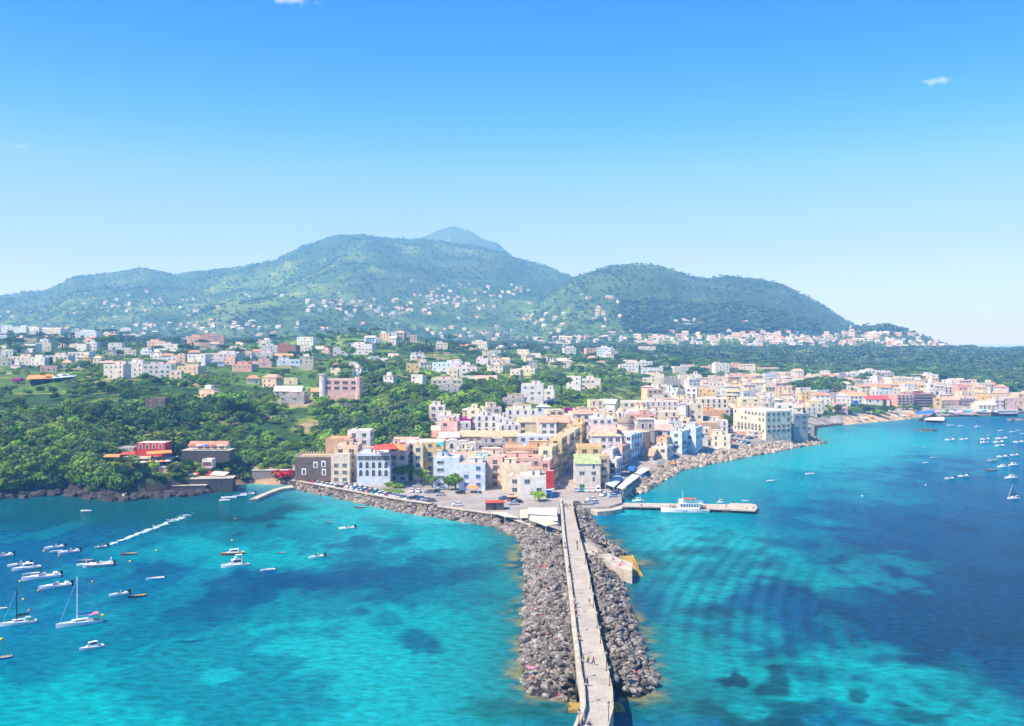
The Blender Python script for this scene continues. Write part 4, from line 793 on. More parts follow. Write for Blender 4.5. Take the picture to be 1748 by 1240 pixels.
# ---------------------------------------------------------------- houses on the plateau and on the slopes: (left, top, right, bottom, colour, roof, roof colour)
Q1 = 'on the left plateau'; Q2 = 'above the cliff woods'; Q3 = 'in the gardens behind the old town'; Q4 = 'before the pine wood'; Q5 = 'near the skyline at upper left'
W, OW, CR, PK, LB, GY, PE, SA, LI = 'white', 'off-white', 'cream', 'pink', 'pale blue', 'grey', 'peach', 'salmon', 'lilac'
MID = [
 (0, 556, 22, 571, LB, 'flat', W, Q5), (20, 558, 46, 572, LB, 'flat', W, Q5), (44, 558, 68, 572, W, 'flat', W, Q5), (72, 562, 108, 571, OW, 'flat', W, Q5), (128, 566, 166, 578, LB, 'flat', W, Q5), (164, 565, 198, 573, W, 'flat', W, Q5), (205, 561, 224, 569, W, 'flat', W, Q5), (210, 571, 240, 580, OW, 'flat', 'pink', Q5),
 (38, 588, 62, 604, W, 'flat', W, Q1), (60, 586, 87, 601, OW, 'flat', W, Q1), (130, 588, 148, 602, W, 'flat', 'orange', Q1), (146, 585, 165, 601, W, 'flat', W, Q1), (182, 586, 208, 600, W, 'flat', 'salmon', Q1), (250, 583, 282, 598, PK, 'flat', 'pink', Q1), (266, 588, 304, 602, W, 'flat', W, Q1), (238, 598, 260, 608, LB, 'flat', W, Q1),
 (12, 609, 52, 624, OW, 'flat', 'terracotta', Q1), (50, 611, 78, 625, W, 'flat', W, Q1), (78, 608, 116, 622, OW, 'flat', W, Q1), (116, 602, 152, 618, W, 'flat', 'orange', Q1), (276, 611, 302, 622, W, 'flat', W, Q1), (0, 606, 10, 620, OW, 'flat', W, Q1),
 (166, 616, 196, 626, OW, 'hip', 'pink', Q1), (175, 623, 212, 648, OW, 'flat', 'pink', Q1), (208, 620, 244, 645, W, 'flat', W, Q1), (242, 623, 292, 646, W, 'flat', 'pink', Q1), (301, 608, 316, 622, PE, 'flat', W, Q1), (318, 606, 352, 624, W, 'flat', 'pink', Q1), (300, 626, 340, 640, PE, 'flat', 'tan', Q1),
 (318, 575, 350, 593, SA, 'flat', 'salmon', Q1), (344, 573, 382, 594, SA, 'flat', 'red', Q1), (310, 577, 330, 586, LI, 'flat', W, Q1),
 (350, 604, 404, 622, LI, 'flat', W, Q2), (388, 596, 408, 612, W, 'flat', 'orange', Q2), (404, 600, 428, 612, PE, 'flat', 'pink', Q2), (424, 602, 466, 614, W, 'flat', 'pink', Q2), (472, 590, 506, 606, 'brown', 'flat', W, Q2), (445, 590, 474, 604, W, 'flat', W, Q2), (502, 592, 532, 604, W, 'flat', 'pink', Q2), (505, 576, 536, 590, W, 'flat', W, Q2),
 (396, 623, 430, 635, SA, 'flat', 'salmon', Q2), (428, 618, 464, 628, PK, 'flat', 'pink', Q2), (472, 615, 512, 625, LB, 'flat', W, Q2), (510, 622, 536, 631, GY, 'flat', 'tan', Q2), (466, 605, 500, 613, W, 'gableside', 'orange', Q2), (532, 592, 552, 602, OW, 'gableside', W, Q2),
 (568, 594, 596, 608, W, 'flat', W, Q2), (598, 588, 636, 606, W, 'flat', 'pink', Q2), (467, 660, 514, 676, OW, 'gableside', W, Q2), (476, 676, 520, 692, GY, 'flat', 'tan', Q2), (530, 664, 552, 680, OW, 'gableside', 'orange', Q2), (248, 681, 282, 700, 'dark grey', 'flat', 'grey', Q2),
 (736, 620, 788, 636, LB, 'flat', W, Q3), (762, 628, 814, 645, W, 'flat', 'pink', Q3), (812, 613, 834, 625, W, 'flat', W, Q3), (832, 614, 856, 626, OW, 'flat', 'orange', Q3), (830, 625, 866, 636, 'pale yellow', 'flat', 'grey', Q3), (879, 630, 914, 642, 'pale yellow', 'flat', W, Q3), (700, 607, 712, 617, W, 'flat', W, Q3), (712, 608, 732, 615, W, 'flat', W, Q3),
 (744, 586, 764, 600, OW, 'flat', W, Q3), (780, 588, 806, 596, PE, 'gableside', 'terracotta', Q3), (804, 583, 832, 598, OW, 'flat', W, Q3), (836, 601, 856, 609, LB, 'flat', W, Q3), (748, 662, 784, 680, GY, 'flat', 'green', Q3), (812, 642, 848, 652, W, 'gableside', 'pink', Q3), (736, 648, 790, 660, OW, 'flat', 'tan', Q3),
 (889, 657, 928, 690, W, 'flat', W, Q3), (926, 666, 947, 688, W, 'flat', W, Q3), (856, 681, 896, 696, GY, 'flat', 'tan', Q3), (966, 643, 992, 666, W, 'flat', W, Q3), (990, 648, 1026, 665, OW, 'flat', W, Q3), (1000, 595, 1022, 608, SA, 'flat', 'red', Q3), (1018, 594, 1044, 612, LB, 'flat', W, Q3), (1042, 597, 1056, 608, LI, 'flat', W, Q3), (962, 594, 984, 605, W, 'flat', W, Q3),
 (1056, 618, 1090, 634, W, 'flat', 'salmon', Q4), (1088, 618, 1114, 633, W, 'flat', W, Q4), (1112, 626, 1142, 634, W, 'flat', W, Q4), (1096, 632, 1122, 646, LB, 'flat', W, Q4), (1072, 593, 1094, 604, LB, 'flat', W, Q4), (1090, 594, 1120, 612, OW, 'flat', 'orange', Q4), (1128, 600, 1144, 612, W, 'flat', 'terracotta', Q4), (1110, 608, 1122, 620, LB, 'flat', W, Q4),
 (1096, 640, 1134, 656, OW, 'flat', 'tan', Q4), (1132, 648, 1162, 662, GY, 'flat', 'green', Q4), (1160, 641, 1184, 662, CR, 'flat', 'pink', Q4), (1180, 640, 1196, 658, W, 'flat', W, Q4), (1200, 626, 1222, 640, PE, 'flat', 'pink', Q4), (1220, 621, 1246, 645, W, 'flat', W, Q4), (1244, 623, 1264, 640, PK, 'flat', 'pink', Q4), (1262, 622, 1290, 642, CR, 'flat', 'pink', Q4), (1288, 628, 1330, 640, PE, 'flat', 'orange', Q4),
 (1150, 626, 1192, 640, OW, 'flat', 'pink', Q4), (1246, 642, 1290, 660, PK, 'flat', 'pink', Q4), (1206, 646, 1240, 662, OW, 'flat', 'salmon', Q4), (1316, 636, 1352, 650, CR, 'flat', W, Q4), (1320, 650, 1346, 664, W, 'flat', W, Q4), (1340, 652, 1366, 666, LB, 'flat', W, Q4), (1300, 652, 1322, 668, W, 'flat', W, Q4),
 (1318, 680, 1346, 694, W, 'flat', 'terracotta', Q4), (1342, 684, 1372, 698, SA, 'flat', 'red', Q4), (1370, 690, 1388, 700, CR, 'flat', 'pink', Q4), (1180, 668, 1204, 680, OW, 'flat', W, Q4), (1150, 668, 1196, 682, GY, 'flat', 'grey', Q4), (1204, 662, 1232, 678, OW, 'flat', 'terracotta', Q4), (1232, 665, 1262, 686, LB, 'flat', W, Q4), (1282, 663, 1300, 680, W, 'flat', W, Q4), (1262, 672, 1284, 686, CR, 'flat', 'tan', Q4), (1296, 672, 1322, 684, LI, 'flat', 'pink', Q4),
]
rgh = random.Random(8)
for L, T, R, B, c, rf, rc, z in MID:
    h = hit((L + R) / 2, B)
    if not h: continue
    house(L, T, R, h[1], max(7, min(14, (R - L) * h[1] / F * .7)), c, rf, rc, zone=z, rot=rgh.uniform(-12, 12) if rf == 'flat' else 0, side=False, kinds=rgh.choice((P_, P_, A_)), cw=1.0, chw=1.3, skip=.34)
# infill of the dense town
def clear(X, Y, r, k=.8): return all((X - a) ** 2 + (Y - b) ** 2 > (k * (r + c)) ** 2 for a, b, c in FOOT)
REG = [((745, 1000), (425, 540), 11, 'amid the old town'), ((1000, 1235), (452, 620), 12, 'behind the domed church'), ((1100, 1440), (620, 1120), 16, 'in the eastern quarter'), ((1400, 1720), (880, 1080), 19, 'behind the east waterfront')]
CW = ['white', 'white', 'white', 'off-white', 'off-white', 'cream', 'cream', 'cream', 'pale yellow', 'pale yellow', 'peach', 'pink', 'lilac', 'yellow', 'off-white', 'pale blue']
SPILL = True; SP = []
for a_, b_, c_ in ((1375, 670, 14), (1395, 666, 18), (1415, 668, 18), (1432, 672, 14), (1405, 676, 14), (1385, 660, 12), (1250, 735, 7), (1455, 700, 14), (1490, 706, 10), (1510, 702, 10), (1545, 690, 8)):
    q_ = hit(a_, b_); FOOT.append((q_[0], q_[1], c_))
for (p0, p1), (y0, y1), sp, zn in REG:
    Y = y0
    while Y < y1 and (len(HOUSES) < 322 or SPILL):
        X = wx(p0, Y) + rgh.uniform(0, sp)
        while X < wx(p1, Y) and (len(HOUSES) < 322 or SPILL):
            x, y = X + rgh.uniform(-2, 2), Y + rgh.uniform(-2, 2); px = CX + F * x / y; g = gz(x, y)
            if clear(x, y + 5, 5, .86) and dz(x, y) > 12 and g < 19 and not (940 < px < 1000 and y < 500) and rgh.random() < (.97 if y < 640 else .78):
                w = rgh.uniform(8, 12.5) * (1 if y < 640 else 1.15); Hh = rgh.choice((6.5, 7.5, 9.5, 11)) if y < 640 else rgh.choice((6.5, 8, 10, 12)); hw = w / 2 / y * F
                if len(HOUSES) >= 322: SP.append((x, y, g, w, w * .85, Hh)); FOOT.append((x, y + 5, w * .6)); X += sp * rgh.uniform(.9, 1.25); continue
                house(px - hw, HY + (CH - g - Hh) / y * F, px + hw, y, w * .85, rgh.choice(CW), rgh.choice(('flat', 'flat', 'flat', 'flat', 'gableside', 'hip')), rgh.choice(('white', 'pink', 'terracotta', 'white', 'tan', 'white', 'cream', 'grey', 'cream')), zone=zn, rot=rgh.choice((-18, -8, 0, 0, 8, 15)), side=y < 520, cw=1.15, chw=1.7, kinds=rgh.choice((P_, A_, B_)))
            X += sp * rgh.uniform(.9, 1.25)
        Y += sp * .95
label_houses()
# far houses past the first 300: one mesh
def far_houses():
    CL = [(60, 540, 90, 14, 14), (190, 520, 70, 16, 22), (300, 520, 110, 18, 40), (330, 560, 260, 12, 60), (470, 508, 60, 8, 8), (560, 525, 60, 14, 26), (660, 530, 120, 20, 70), (700, 480, 24, 6, 3), (800, 515, 110, 26, 70), (880, 495, 60, 10, 18), (930, 545, 90, 14, 26), (1060, 542, 110, 20, 40),
          (1010, 512, 50, 8, 10), (820, 572, 140, 12, 26), (960, 585, 90, 10, 16), (1080, 580, 120, 12, 44), (1250, 580, 160, 12, 100), (1180, 552, 60, 8, 12), (1240, 555, 60, 8, 14), (1400, 586, 130, 12, 76), (1500, 575, 80, 12, 60), (1480, 564, 30, 6, 10), (1560, 590, 80, 8, 32), (1680, 603, 80, 9, 56), (1640, 595, 70, 5, 16), (1450, 606, 60, 5, 12), (140, 570, 120, 8, 22), (700, 585, 60, 8, 12)]
    r = random.Random(12); b = MB(); ws = [wm(c) for c in ('white', 'white', 'off-white', 'cream', 'peach', 'pink', 'pale blue', 'white')]; rs = [rm(c) for c in ('white', 'terracotta', 'salmon', 'pink', 'white', 'cream')]
    for cx, cy, rx, ry, n in CL:
        for _ in range(int(n * (.6 if cy < 550 else .9))):
            h = hit(cx + r.gauss(0, .5) * rx, cy + r.gauss(0, .5) * ry, 1150)
            if not h or h[2] < 1 or not clear(h[0], h[1], 6): continue
            x, y, z = h; w, d, hh = r.uniform(6, 14), r.uniform(6, 10), r.uniform(3, 5) if y > 1600 else r.uniform(5, 8); a = r.uniform(-.5, .5); z += 1.5
            b.box(-w / 2, 0, -6, w / 2, d, hh, r.choice(ws), a, (x, y, z)); RM = r.choice(rs)
            if r.random() < .45:
                c, s = math.cos(a), math.sin(a); vs = [(-w / 2 - .4, -.4, hh), (w / 2 + .4, -.4, hh), (w / 2 + .4, d + .4, hh), (-w / 2 - .4, d + .4, hh), (-w / 2, d / 2, hh + 2.4), (w / 2, d / 2, hh + 2.4)]
                b.add([(p * c - q * s + x, p * s + q * c + y, zz + z) for p, q, zz in vs], [(0, 1, 5, 4), (2, 3, 4, 5), (1, 2, 5), (3, 0, 4)], RM)
            else: b.box(-w / 2 + .3, .3, hh, w / 2 - .3, d - .3, hh + .15, RM, a, (x, y, z)); r.random() < .5 and b.box(-w / 2 + 1, d * .4, hh + .15, 0, d - .5, hh + 2.8, ws[0], a, (x, y, z))
            for k in range(max(1, int(w / 4))):
                for zz in (1.2, 4.4):
                    if zz + 1.6 < hh: xx = -w / 2 + 1.5 + k * 4; b.box(xx, -.08, zz, xx + 1.2, .02, zz + 1.5, GLASS, a, (x, y, z))
            FOOT_FAR.append((x, y, max(w, d) * .6))
    tag(b.build('hillside_houses'), kind='stuff')
FOOT_FAR = []
far_houses()
def packed_houses():      # the small houses past the first three hundred
    r = random.Random(21); b = MB()
    for x, y, g, w, d, h in SP:
        a = r.choice((-.3, -.12, 0, .1, .3)); m = wm(r.choice(CW)); q = r.choice(('white', 'pink', 'terracotta', 'tan', 'white', 'cream', 'white', 'grey')); o = (x, y, g)
        b.box(-w / 2, 0, -2, w / 2, d, h, m, a, o); t = r.random()
        if t < .4: b.box(-w / 2 - .3, -.3, h, w / 2 + .3, d + .3, h + .3, rm(q), a, o); b.box(-w * .3, d * .4, h + .3, w * .15, d * .9, h + 2.6, m, a, o)
        elif t < .85: b.box(-w / 2 + .3, .3, h, w / 2 - .3, d - .3, h + .12, rm(q), a, o); b.box(-w / 2, 0, h, w / 2, .25, h + .9, m, a, o)
        else:
            c, s = math.cos(a), math.sin(a); vs = [(-w / 2 - .4, -.4, h), (w / 2 + .4, -.4, h), (w / 2 + .4, d + .4, h), (-w / 2 - .4, d + .4, h), (-w / 2 + 2, d / 2, h + 2.2), (w / 2 - 2, d / 2, h + 2.2)]
            b.add([(p * c - k * s + x, p * s + k * c + y, zz + g) for p, k, zz in vs], [(0, 1, 5, 4), (2, 3, 4, 5), (1, 2, 5), (3, 0, 4)], rm(r.choice(('terracotta', 'salmon', 'tan'))))
        n = max(2, int(w / 3.2))
        for k in range(n):
            for f in range(max(1, int(h / 3))):
                if r.random() < .2: continue
                xx = -w / 2 + (k + .5) * w / n; z0 = .9 + f * 3.1; b.box(xx - .5, -.07, z0, xx + .5, .02, z0 + 1.5, GLASS, a, o)
        for k in range(2):
            yy = d * (.3 + .4 * k); s_ = -1 if x > 0 else 1; b.box(s_ * w / 2 - .06, yy - .5, h - 2.4, s_ * w / 2 + .06, yy + .5, h - .9, GLASS, a, o)
    tag(b.build('packed_houses'), kind='stuff')
for a0, a1, b0, b1, n in ((0, 330, 572, 640, 34), (330, 560, 572, 630, 26), (700, 1050, 588, 640, 34), (560, 900, 600, 660, 10), (1050, 1400, 596, 632, 30), (250, 520, 640, 690, 6)):
    for _ in range(n * 3):
        if n <= 0: break
        q = hit(rgh.uniform(a0, a1), rgh.uniform(b0, b1), 560)
        if q and clear(q[0], q[1], 6, .8) and q[1] < 2200: w = rgh.uniform(7, 12) * (1 if q[1] < 1100 else 1.3); SP.append((q[0], q[1], q[2], w, w * .8, rgh.choice((3.6, 4, 6.4, 7)))); FOOT.append((q[0], q[1] + 5, w * .6)); n -= 1
packed_houses()
print('HOUSES', len(HOUSES), len(SP))
# ---------------------------------------------------------------- boats
HW = mat('white_gelcoat', (.80, .80, .78), .3, .4, .04, 1); HB = mat('blue_hull_paint', (.03, .16, .42), .4, .4, .1, 1); HP = mat('pale_blue_hull_paint', (.25, .55, .72), .4, .4, .1, 1); HK = mat('black_hull_paint', (.02, .02, .028), .35, .4, .2, 1)
HR = mat('varnished_brown_hull', (.26, .09, .03), .35, .4, .25, 2); HM = mat('maroon_hull_paint', (.25, .02, .03), .4, .4, .2, 1); DECK = mat('teak_deck', (.50, .38, .24), .7, .2, .15, 3); TINT = mat('tinted_glass', (.03, .05, .07), .1, .6, .2, 2)
RUB = mat('grey_rubber_tube', (.62, .62, .60), .6, .3, .08, 1); BLK = mat('black_plastic', (.02, .02, .02), .5, .3, .2, 2); PNKC = mat('pink_canvas', (.85, .22, .35), .9, .1, .1, 2); CUSH = mat('tan_cushion', (.55, .42, .28), .8, .2, .15, 3)
def hull_mesh(L, B, H, m, dk, open_=False, stripe=None, n=13):
    """a lofted hull, bow at -x, waterline at z=0"""
    b = MB(); ring = []
    for i in range(n):
        t = i / (n - 1); x = -L / 2 + L * t
        w = B / 2 * min(1, (math.sin(min(1, t / .62) * math.pi / 2)) ** .85) * (1 - .12 * max(0, (t - .6) / .4)); w = max(w, .03)
        sh = H * (1.28 - .42 * min(1, t * 1.3)); ring.append([(x - (.10 * L * (1 - t) ** 3), y * w * k, z) for y, k, z in ((0, 0, -.35 * H), (1, .55, -.2 * H), (1, .86, .12 * H), (1, .95, .5 * sh), (1, 1, sh))])
    v = []
    for r in ring: v += [(x, -y, z) for x, y, z in r[:0:-1]] + r
    c = 9; fs = [(i * c + j, i * c + j + 1, (i + 1) * c + j + 1, (i + 1) * c + j) for i in range(n - 1) for j in range(c - 1)]
    b.add(v, fs, m); b.add(v[(n - 1) * c:], [tuple(range(c))], m)
    top = [(r[4][0], s * r[4][1] * (.86 if open_ else 1), r[4][2] - (H * .55 if open_ else .02)) for r in ring for s in (-1, 1)]
    b.add(top, [(2 * i, 2 * i + 1, 2 * i + 3, 2 * i + 2) for i in range(n - 1)], dk)
    if open_:
        rim = [(r[4][0], s * r[4][1], r[4][2]) for r in ring for s in (-1, 1)]
        b.add(rim + top, [(2 * i + s, 2 * (i + 1) + s, 2 * n + 2 * (i + 1) + s, 2 * n + 2 * i + s) for i in range(n - 1) for s in (0, 1)], dk)
    return b
BOATM = {}
def rib_deck(o, L, B, H, m):
    t = MB()
    for s in (-1, 1):
        P = [(-L / 2 - .05 * L, 0, H * 1.15), (-L * .42, s * B * .3, H * 1.1), (-L * .2, s * B * .46, H), (L * .5, s * B * .46, H * .9)]
        for p, q in zip(P[:-1], P[1:]): t.tube(p, q, B * .10, m, 8)
    t.build('tube', o)
def boat(kind, px, py, lpx, th=None, col=None, label='', group=None, name=None, flip=False, cat='boat', z=0):
    X, Y = gp(px, py, 0); th = math.radians(th if th is not None else (38 if px < 930 else 16)); L = max(2.6, lpx * Y / F / max(.6, 1.07 * abs(math.cos(th)) + .3 * abs(math.sin(th))))
    nm = name or {'dinghy': 'dinghy', 'row': 'rowing_boat', 'motor': 'motorboat', 'rib': 'inflatable_boat', 'cabin': 'cabin_boat', 'cruiser': 'motor_cruiser', 'sail': 'sailboat'}[kind]
    o = empty(nm, (X, Y, z), th + (math.pi if flip else 0)); B = L * (.34 if L < 8 else .30); H = .11 * L if L < 6 else .085 * L + .15
    hm = {'white': HW, 'blue': HB, 'pale blue': HP, 'black': HK, 'brown': HR, 'maroon': HM, 'grey': RUB, 'cream': CUSH}[col or 'white']
    if kind in ('dinghy', 'row'):
        hull_mesh(L, B, H, hm, DECK if kind == 'row' else HW, True).build('hull', o, smooth=False)
        for k in (-.18, .08, .3): s = MB(); s.box(L * k - .13, -B * .42, H * .62, L * k + .13, B * .42, H * .68, DECK); s.build('seat', o)
        if kind == 'dinghy': e = MB(); e.box(L * .5, -.16, -.2, L * .5 + .22, .16, H + .35, BLK); e.build('outboard_motor', o)
    elif kind in ('motor', 'rib'):
        hull_mesh(L, B, H, hm if kind == 'motor' else RUB, HW if kind == 'motor' else DECK).build('hull', o)
        c = MB(); c.box(-L * .08, -B * .30, H * .9, L * .42, B * .30, H * .93, CUSH); c.box(L * .30, -B * .33, H * .92, L * .42, B * .33, H * 1.5, HW); c.box(-L * .32, -B * .2, H * 1.0, -L * .12, B * .2, H * 1.32, HW); c.build('cockpit', o)
        w = MB(); w.add([(-L * .12, -B * .33, H * 1.05), (-L * .12, B * .33, H * 1.05), (-L * .02, B * .30, H * 1.05 + .75), (-L * .02, -B * .30, H * 1.05 + .75), (-L * .09, -B * .33, H * 1.05), (-L * .09, B * .33, H * 1.05), (L * .0, B * .30, H * 1.05 + .75), (L * .0, -B * .30, H * 1.05 + .75)], [(0, 1, 2, 3), (7, 6, 5, 4), (3, 2, 6, 7), (0, 3, 7, 4), (1, 5, 6, 2)], TINT); w.build('windscreen', o)
        k = MB(); k.box(L * .0, -B * .12, H * .93, L * .08, B * .12, H + .7, HW); k.build('console', o)
        e = MB(); e.box(L * .5, -.28, -.3, L * .5 + .5, .28, H + .15, BLK); e.box(L * .49, -.22, H + .15, L * .5 + .6, .22, H + .65, BLK); e.build('outboard_motor', o)
        if kind == 'rib':
            rib_deck(o, L, B, H, RUB); a = MB()
            for s in (-1, 1): a.tube((L * .36, s * B * .36, H), (L * .42, s * B * .3, H + 1.5), .06, HW)
            a.tube((L * .42, -B * .3, H + 1.5), (L * .42, B * .3, H + 1.5), .06, HW); a.build('roll_bar', o)
    elif kind in ('cabin', 'cruiser'):
        hull_mesh(L, B, H, hm, DECK if hm is HR else HW).build('hull', o); k = 1 if kind == 'cabin' else 1.3
        c = MB(); x0, x1, w, h0, h1 = -L * .28, L * .22, B * .33, H * .95, H + .95 * k
        vs = [(x0, -w * .7, h0), (x1, -w, h0), (x1, w, h0), (x0, w * .7, h0), (x0 + L * .10, -w * .6, h1), (x1, -w * .85, h1), (x1, w * .85, h1), (x0 + L * .10, w * .6, h1)]
        c.add(vs, [(4, 5, 6, 7), (0, 1, 5, 4), (1, 2, 6, 5), (2, 3, 7, 6), (3, 0, 4, 7)], HW); c.build('cabin', o)
        g = MB(); q = lambda a, b, t: tuple(a[i] + (b[i] - a[i]) * t for i in range(3))
        for a, b, c_, d, s in ((0, 1, 5, 4, -1), (3, 2, 6, 7, 1)):
            p = [q(vs[a], vs[b], .2), q(vs[a], vs[b], .9), q(vs[d], vs[c_], .9), q(vs[d], vs[c_], .2)]; p = [q(p[0], p[3], .45), q(p[1], p[2], .45), q(p[1], p[2], .88), q(p[0], p[3], .88)]; g.add([(x, y + s * .03, z_) for x, y, z_ in p], [(0, 1, 2, 3)], TINT)
        p = [q(vs[0], vs[4], .4), q(vs[3], vs[7], .4), q(vs[3], vs[7], .9), q(vs[0], vs[4], .9)]; g.add([(x - .04, y * .9, z_) for x, y, z_ in p], [(0, 1, 2, 3)], TINT); g.build('cabin_window', o)
        if kind == 'cruiser':
            f = MB(); f.box(-L * .10, -B * .27, h1 + .01, L * .24, B * .27, h1 + .14, HW); f.box(-L * .06, -B * .24, h1 + .14, L * .02, B * .24, h1 + .6, HW); f.box(L * .12, -B * .2, h1 + .14, L * .2, B * .2, h1 + .5, CUSH); f.build('flybridge', o)
            f = MB(); f.box(L * -.02, -B * .25, h1 + 1.25, L * .24, B * .25, h1 + 1.32, HW)
            for sx in (0, .22):
                for sy in (-1, 1): f.tube((L * sx, sy * B * .23, h1 + .1), (L * sx, sy * B * .23, h1 + 1.26), .04, HW, 5)
            f.build('sun_top', o)
            r = MB()
            for s in (-1, 1):
                for t in range(5): x = -L * .5 + t * L * .08; r.tube((x, s * B * .42 * math.sin(min(1, (t + .7) / 6) * 1.57), H * 1.2), (x, s * B * .42 * math.sin(min(1, (t + .7) / 6) * 1.57), H * 1.2 + .5), .02, RUB, 4)
            r.build('bow_rail', o)
        c = MB(); c.box(L * .26, -B * .32, H * .92, L * .44, B * .32, H * .98, CUSH); c.build('cockpit', o)
    elif kind == 'sail':
        hull_mesh(L, B * .82, H, hm, HW, stripe=1).build('hull', o); B *= .82
        c = MB(); c.box(-L * .22, -B * .27, H * .9, L * .16, B * .27, H + .5, HW); c.build('cabin', o); c = MB(); c.box(-L * .14, -B * .275, H + .12, L * .1, B * .275, H + .34, TINT); c.build('cabin_window', o)
        dark = 'dark' in label; mm = IRON if dark else HW; mh = L * 1.25
        t = MB(); t.tube((-L * .10, 0, H), (-L * .10, 0, mh), .16, mm, 8, .10); t.tube((-L * .10, -B * .25, mh * .62), (-L * .10, B * .25, mh * .62), .05, mm, 5); t.build('mast', o)
        t = MB(); t.tube((-L * .09, 0, H + 1.3), (L * .28, 0, H + 1.3), .12, mm, 8); t.build('boom', o); t = MB(); t.tube((-L * .06, 0, H + 1.55), (L * .26, 0, H + 1.5), .2, HB if not dark else HK, 8, .14); t.build('furled_sail', o)
        t = MB(); t.tube((-L * .52, 0, H * 1.1), (-L * .10, 0, mh * .95), .05, RUB if not dark else HW, 4); t.tube((L * .49, 0, H), (-L * .10, 0, mh), .018, RUB, 4); t.build('stay', o)
        c = MB(); c.box(L * .2, -B * .3, H * .92, L * .46, B * .3, H * .98, DECK); c.build('cockpit', o)
        if 'pink' in label: c = MB(); c.add([(L * .17, -B * .42, H + 1.2), (L * .17, B * .42, H + 1.2), (L * .4, B * .42, H + 1.35), (L * .4, -B * .42, H + 1.35), (L * .17, -B * .42, H + 1.26), (L * .17, B * .42, H + 1.26), (L * .4, B * .42, H + 1.41), (L * .4, -B * .42, H + 1.41)], [(0, 1, 2, 3), (7, 6, 5, 4), (0, 4, 5, 1), (3, 2, 6, 7)], PNKC); [c.tube((x, s * B * .38, H), (x, s * B * .38, H + 1.25), .03, RUB, 4) for x in (L * .18, L * .39) for s in (-1, 1)]; c.build('bimini', o); c = MB(); c.lathe([(.4, 0), (.5, .2), (.5, .4), (.3, .5)], mat('yellow_cushion', (.8, .65, .12), .8, .2, .1, 3), 10, (L * .5, 0, H + .3)); c.build('dinghy_bundle', o)
        else: c = MB(); c.box(L * .16, -B * .3, H + .7, L * .34, B * .3, H + .78, HW); c.build('spray_hood', o)
    return tag(o, label, cat, group)
GL, GR_ = 'boats moored in the left bay', 'boats moored in the right bay'
for a in [('motor', 4, 951, 34, 38, 'white', 'white motorboat with black engine cut by the left picture edge, in front of the cliffs'), ('motor', 94, 936, 30, 32, 'white', 'small white motorboat farthest back in the left mooring, with raised console'), ('dinghy', 97, 942, 20, 32, 'white', 'tiny white dinghy tucked under the farthest-back motorboat'), ('motor', 119, 944, 33, 34, 'white', 'slim white motorboat right of the tiny white dinghy'),
          ('motor', 34, 966, 34, 34, 'white', 'white motorboat overlapped by the one with a raised windscreen'), ('cabin', 47, 972, 42, 36, 'white', 'white boat with raised windscreen in the left cluster, black engine'), ('dinghy', 54, 981, 26, 34, 'grey', 'grey dinghy behind the longest white motorboat'), ('motor', 73, 988, 58, 34, 'white', 'longest white motorboat of the left mooring'), ('motor', 96, 1003, 48, 36, 'white', 'white motorboat with black engine just behind the taller sailboat mast'),
          ('row', 144, 959, 28, 26, 'blue', 'dark blue open boat beside the white inflatable with roll bar'), ('motor', 146, 965, 26, 26, 'white', 'small white motorboat half hidden by the white inflatable'), ('rib', 170, 967, 48, 24, 'white', 'pale inflatable boat with roll bar and black engine'), ('motor', 173, 935, 20, 36, 'cream', 'cream speedboat running ahead of a long white wake'), ('row', 221, 947, 26, 24, 'maroon', 'brown wooden rowing boat right of the speedboat'),
          ('dinghy', 266, 989, 30, 26, 'pale blue', 'pale blue and white open boat in the middle of the left bay'), ('motor', 204, 1016, 30, 32, 'white', 'white motorboat left of the dark rowing boat'), ('row', 236, 1019, 30, 34, 'black', 'dark-hulled rowing boat with cream rim'), ('sail', 34, 1066, 54, 30, 'white', 'white sailboat with dark mast at the left edge'), ('sail', 139, 1067, 70, 34, 'white', 'big white sailboat with pink canopy and pale mast'),
          ('cabin', 158, 1107, 36, 40, 'white', 'small cabin boat with blue stripe nearest in front of the sailboats'), ('row', 3, 1125, 34, 36, 'blue', 'blue open boat cut by the left edge, nearest of the left bay'), ('dinghy', 2, 1040, 10, 30, 'white', 'stern of a small boat at the left edge above the dark-mast sailboat'), ('dinghy', 148, 873, 18, 4, 'white', 'lone white dinghy under the dark cliff'),
          ('cabin', 399, 947, 40, 24, 'brown', 'classic varnished brown boat with white cabin'), ('cruiser', 403, 967, 46, 28, 'white', 'white motor cruiser with flybridge in front of the brown boat'), ('row', 481, 945, 17, 28, 'blue', 'small blue and white rowing boat right of the cruiser'), ('motor', 541, 952, 27, 30, 'white', 'white covered boat right of the small blue rowing boat'), ('dinghy', 458, 974, 25, 28, 'white', 'plain white dinghy between the cruiser and the covered boat'),
          ('motor', 593, 903, 27, 14, 'white', 'white boat with people aboard near the parking sea wall'), ('row', 562, 892, 14, 10, 'blue', 'tiny dark blue dinghy left of the boat with people'), ('row', 615, 867, 19, 10, 'maroon', 'maroon and white rowing boat beside the boulder sea wall'),
          ('dinghy', 392, 851, 26, 12, 'white', 'white boat moored at the tip of the crooked stone jetty'), ('dinghy', 410, 848, 24, 20, 'pale blue', 'pale blue boat along the crooked stone jetty'), ('motor', 424, 845, 24, 24, 'white', 'white boat on the inner side of the crooked stone jetty'), ('dinghy', 384, 855, 18, 10, 'white', 'small boat lying off the tip of the stone jetty')]:
    boat(a[0], a[1], a[2], a[3], a[4], a[5], a[6], GL)
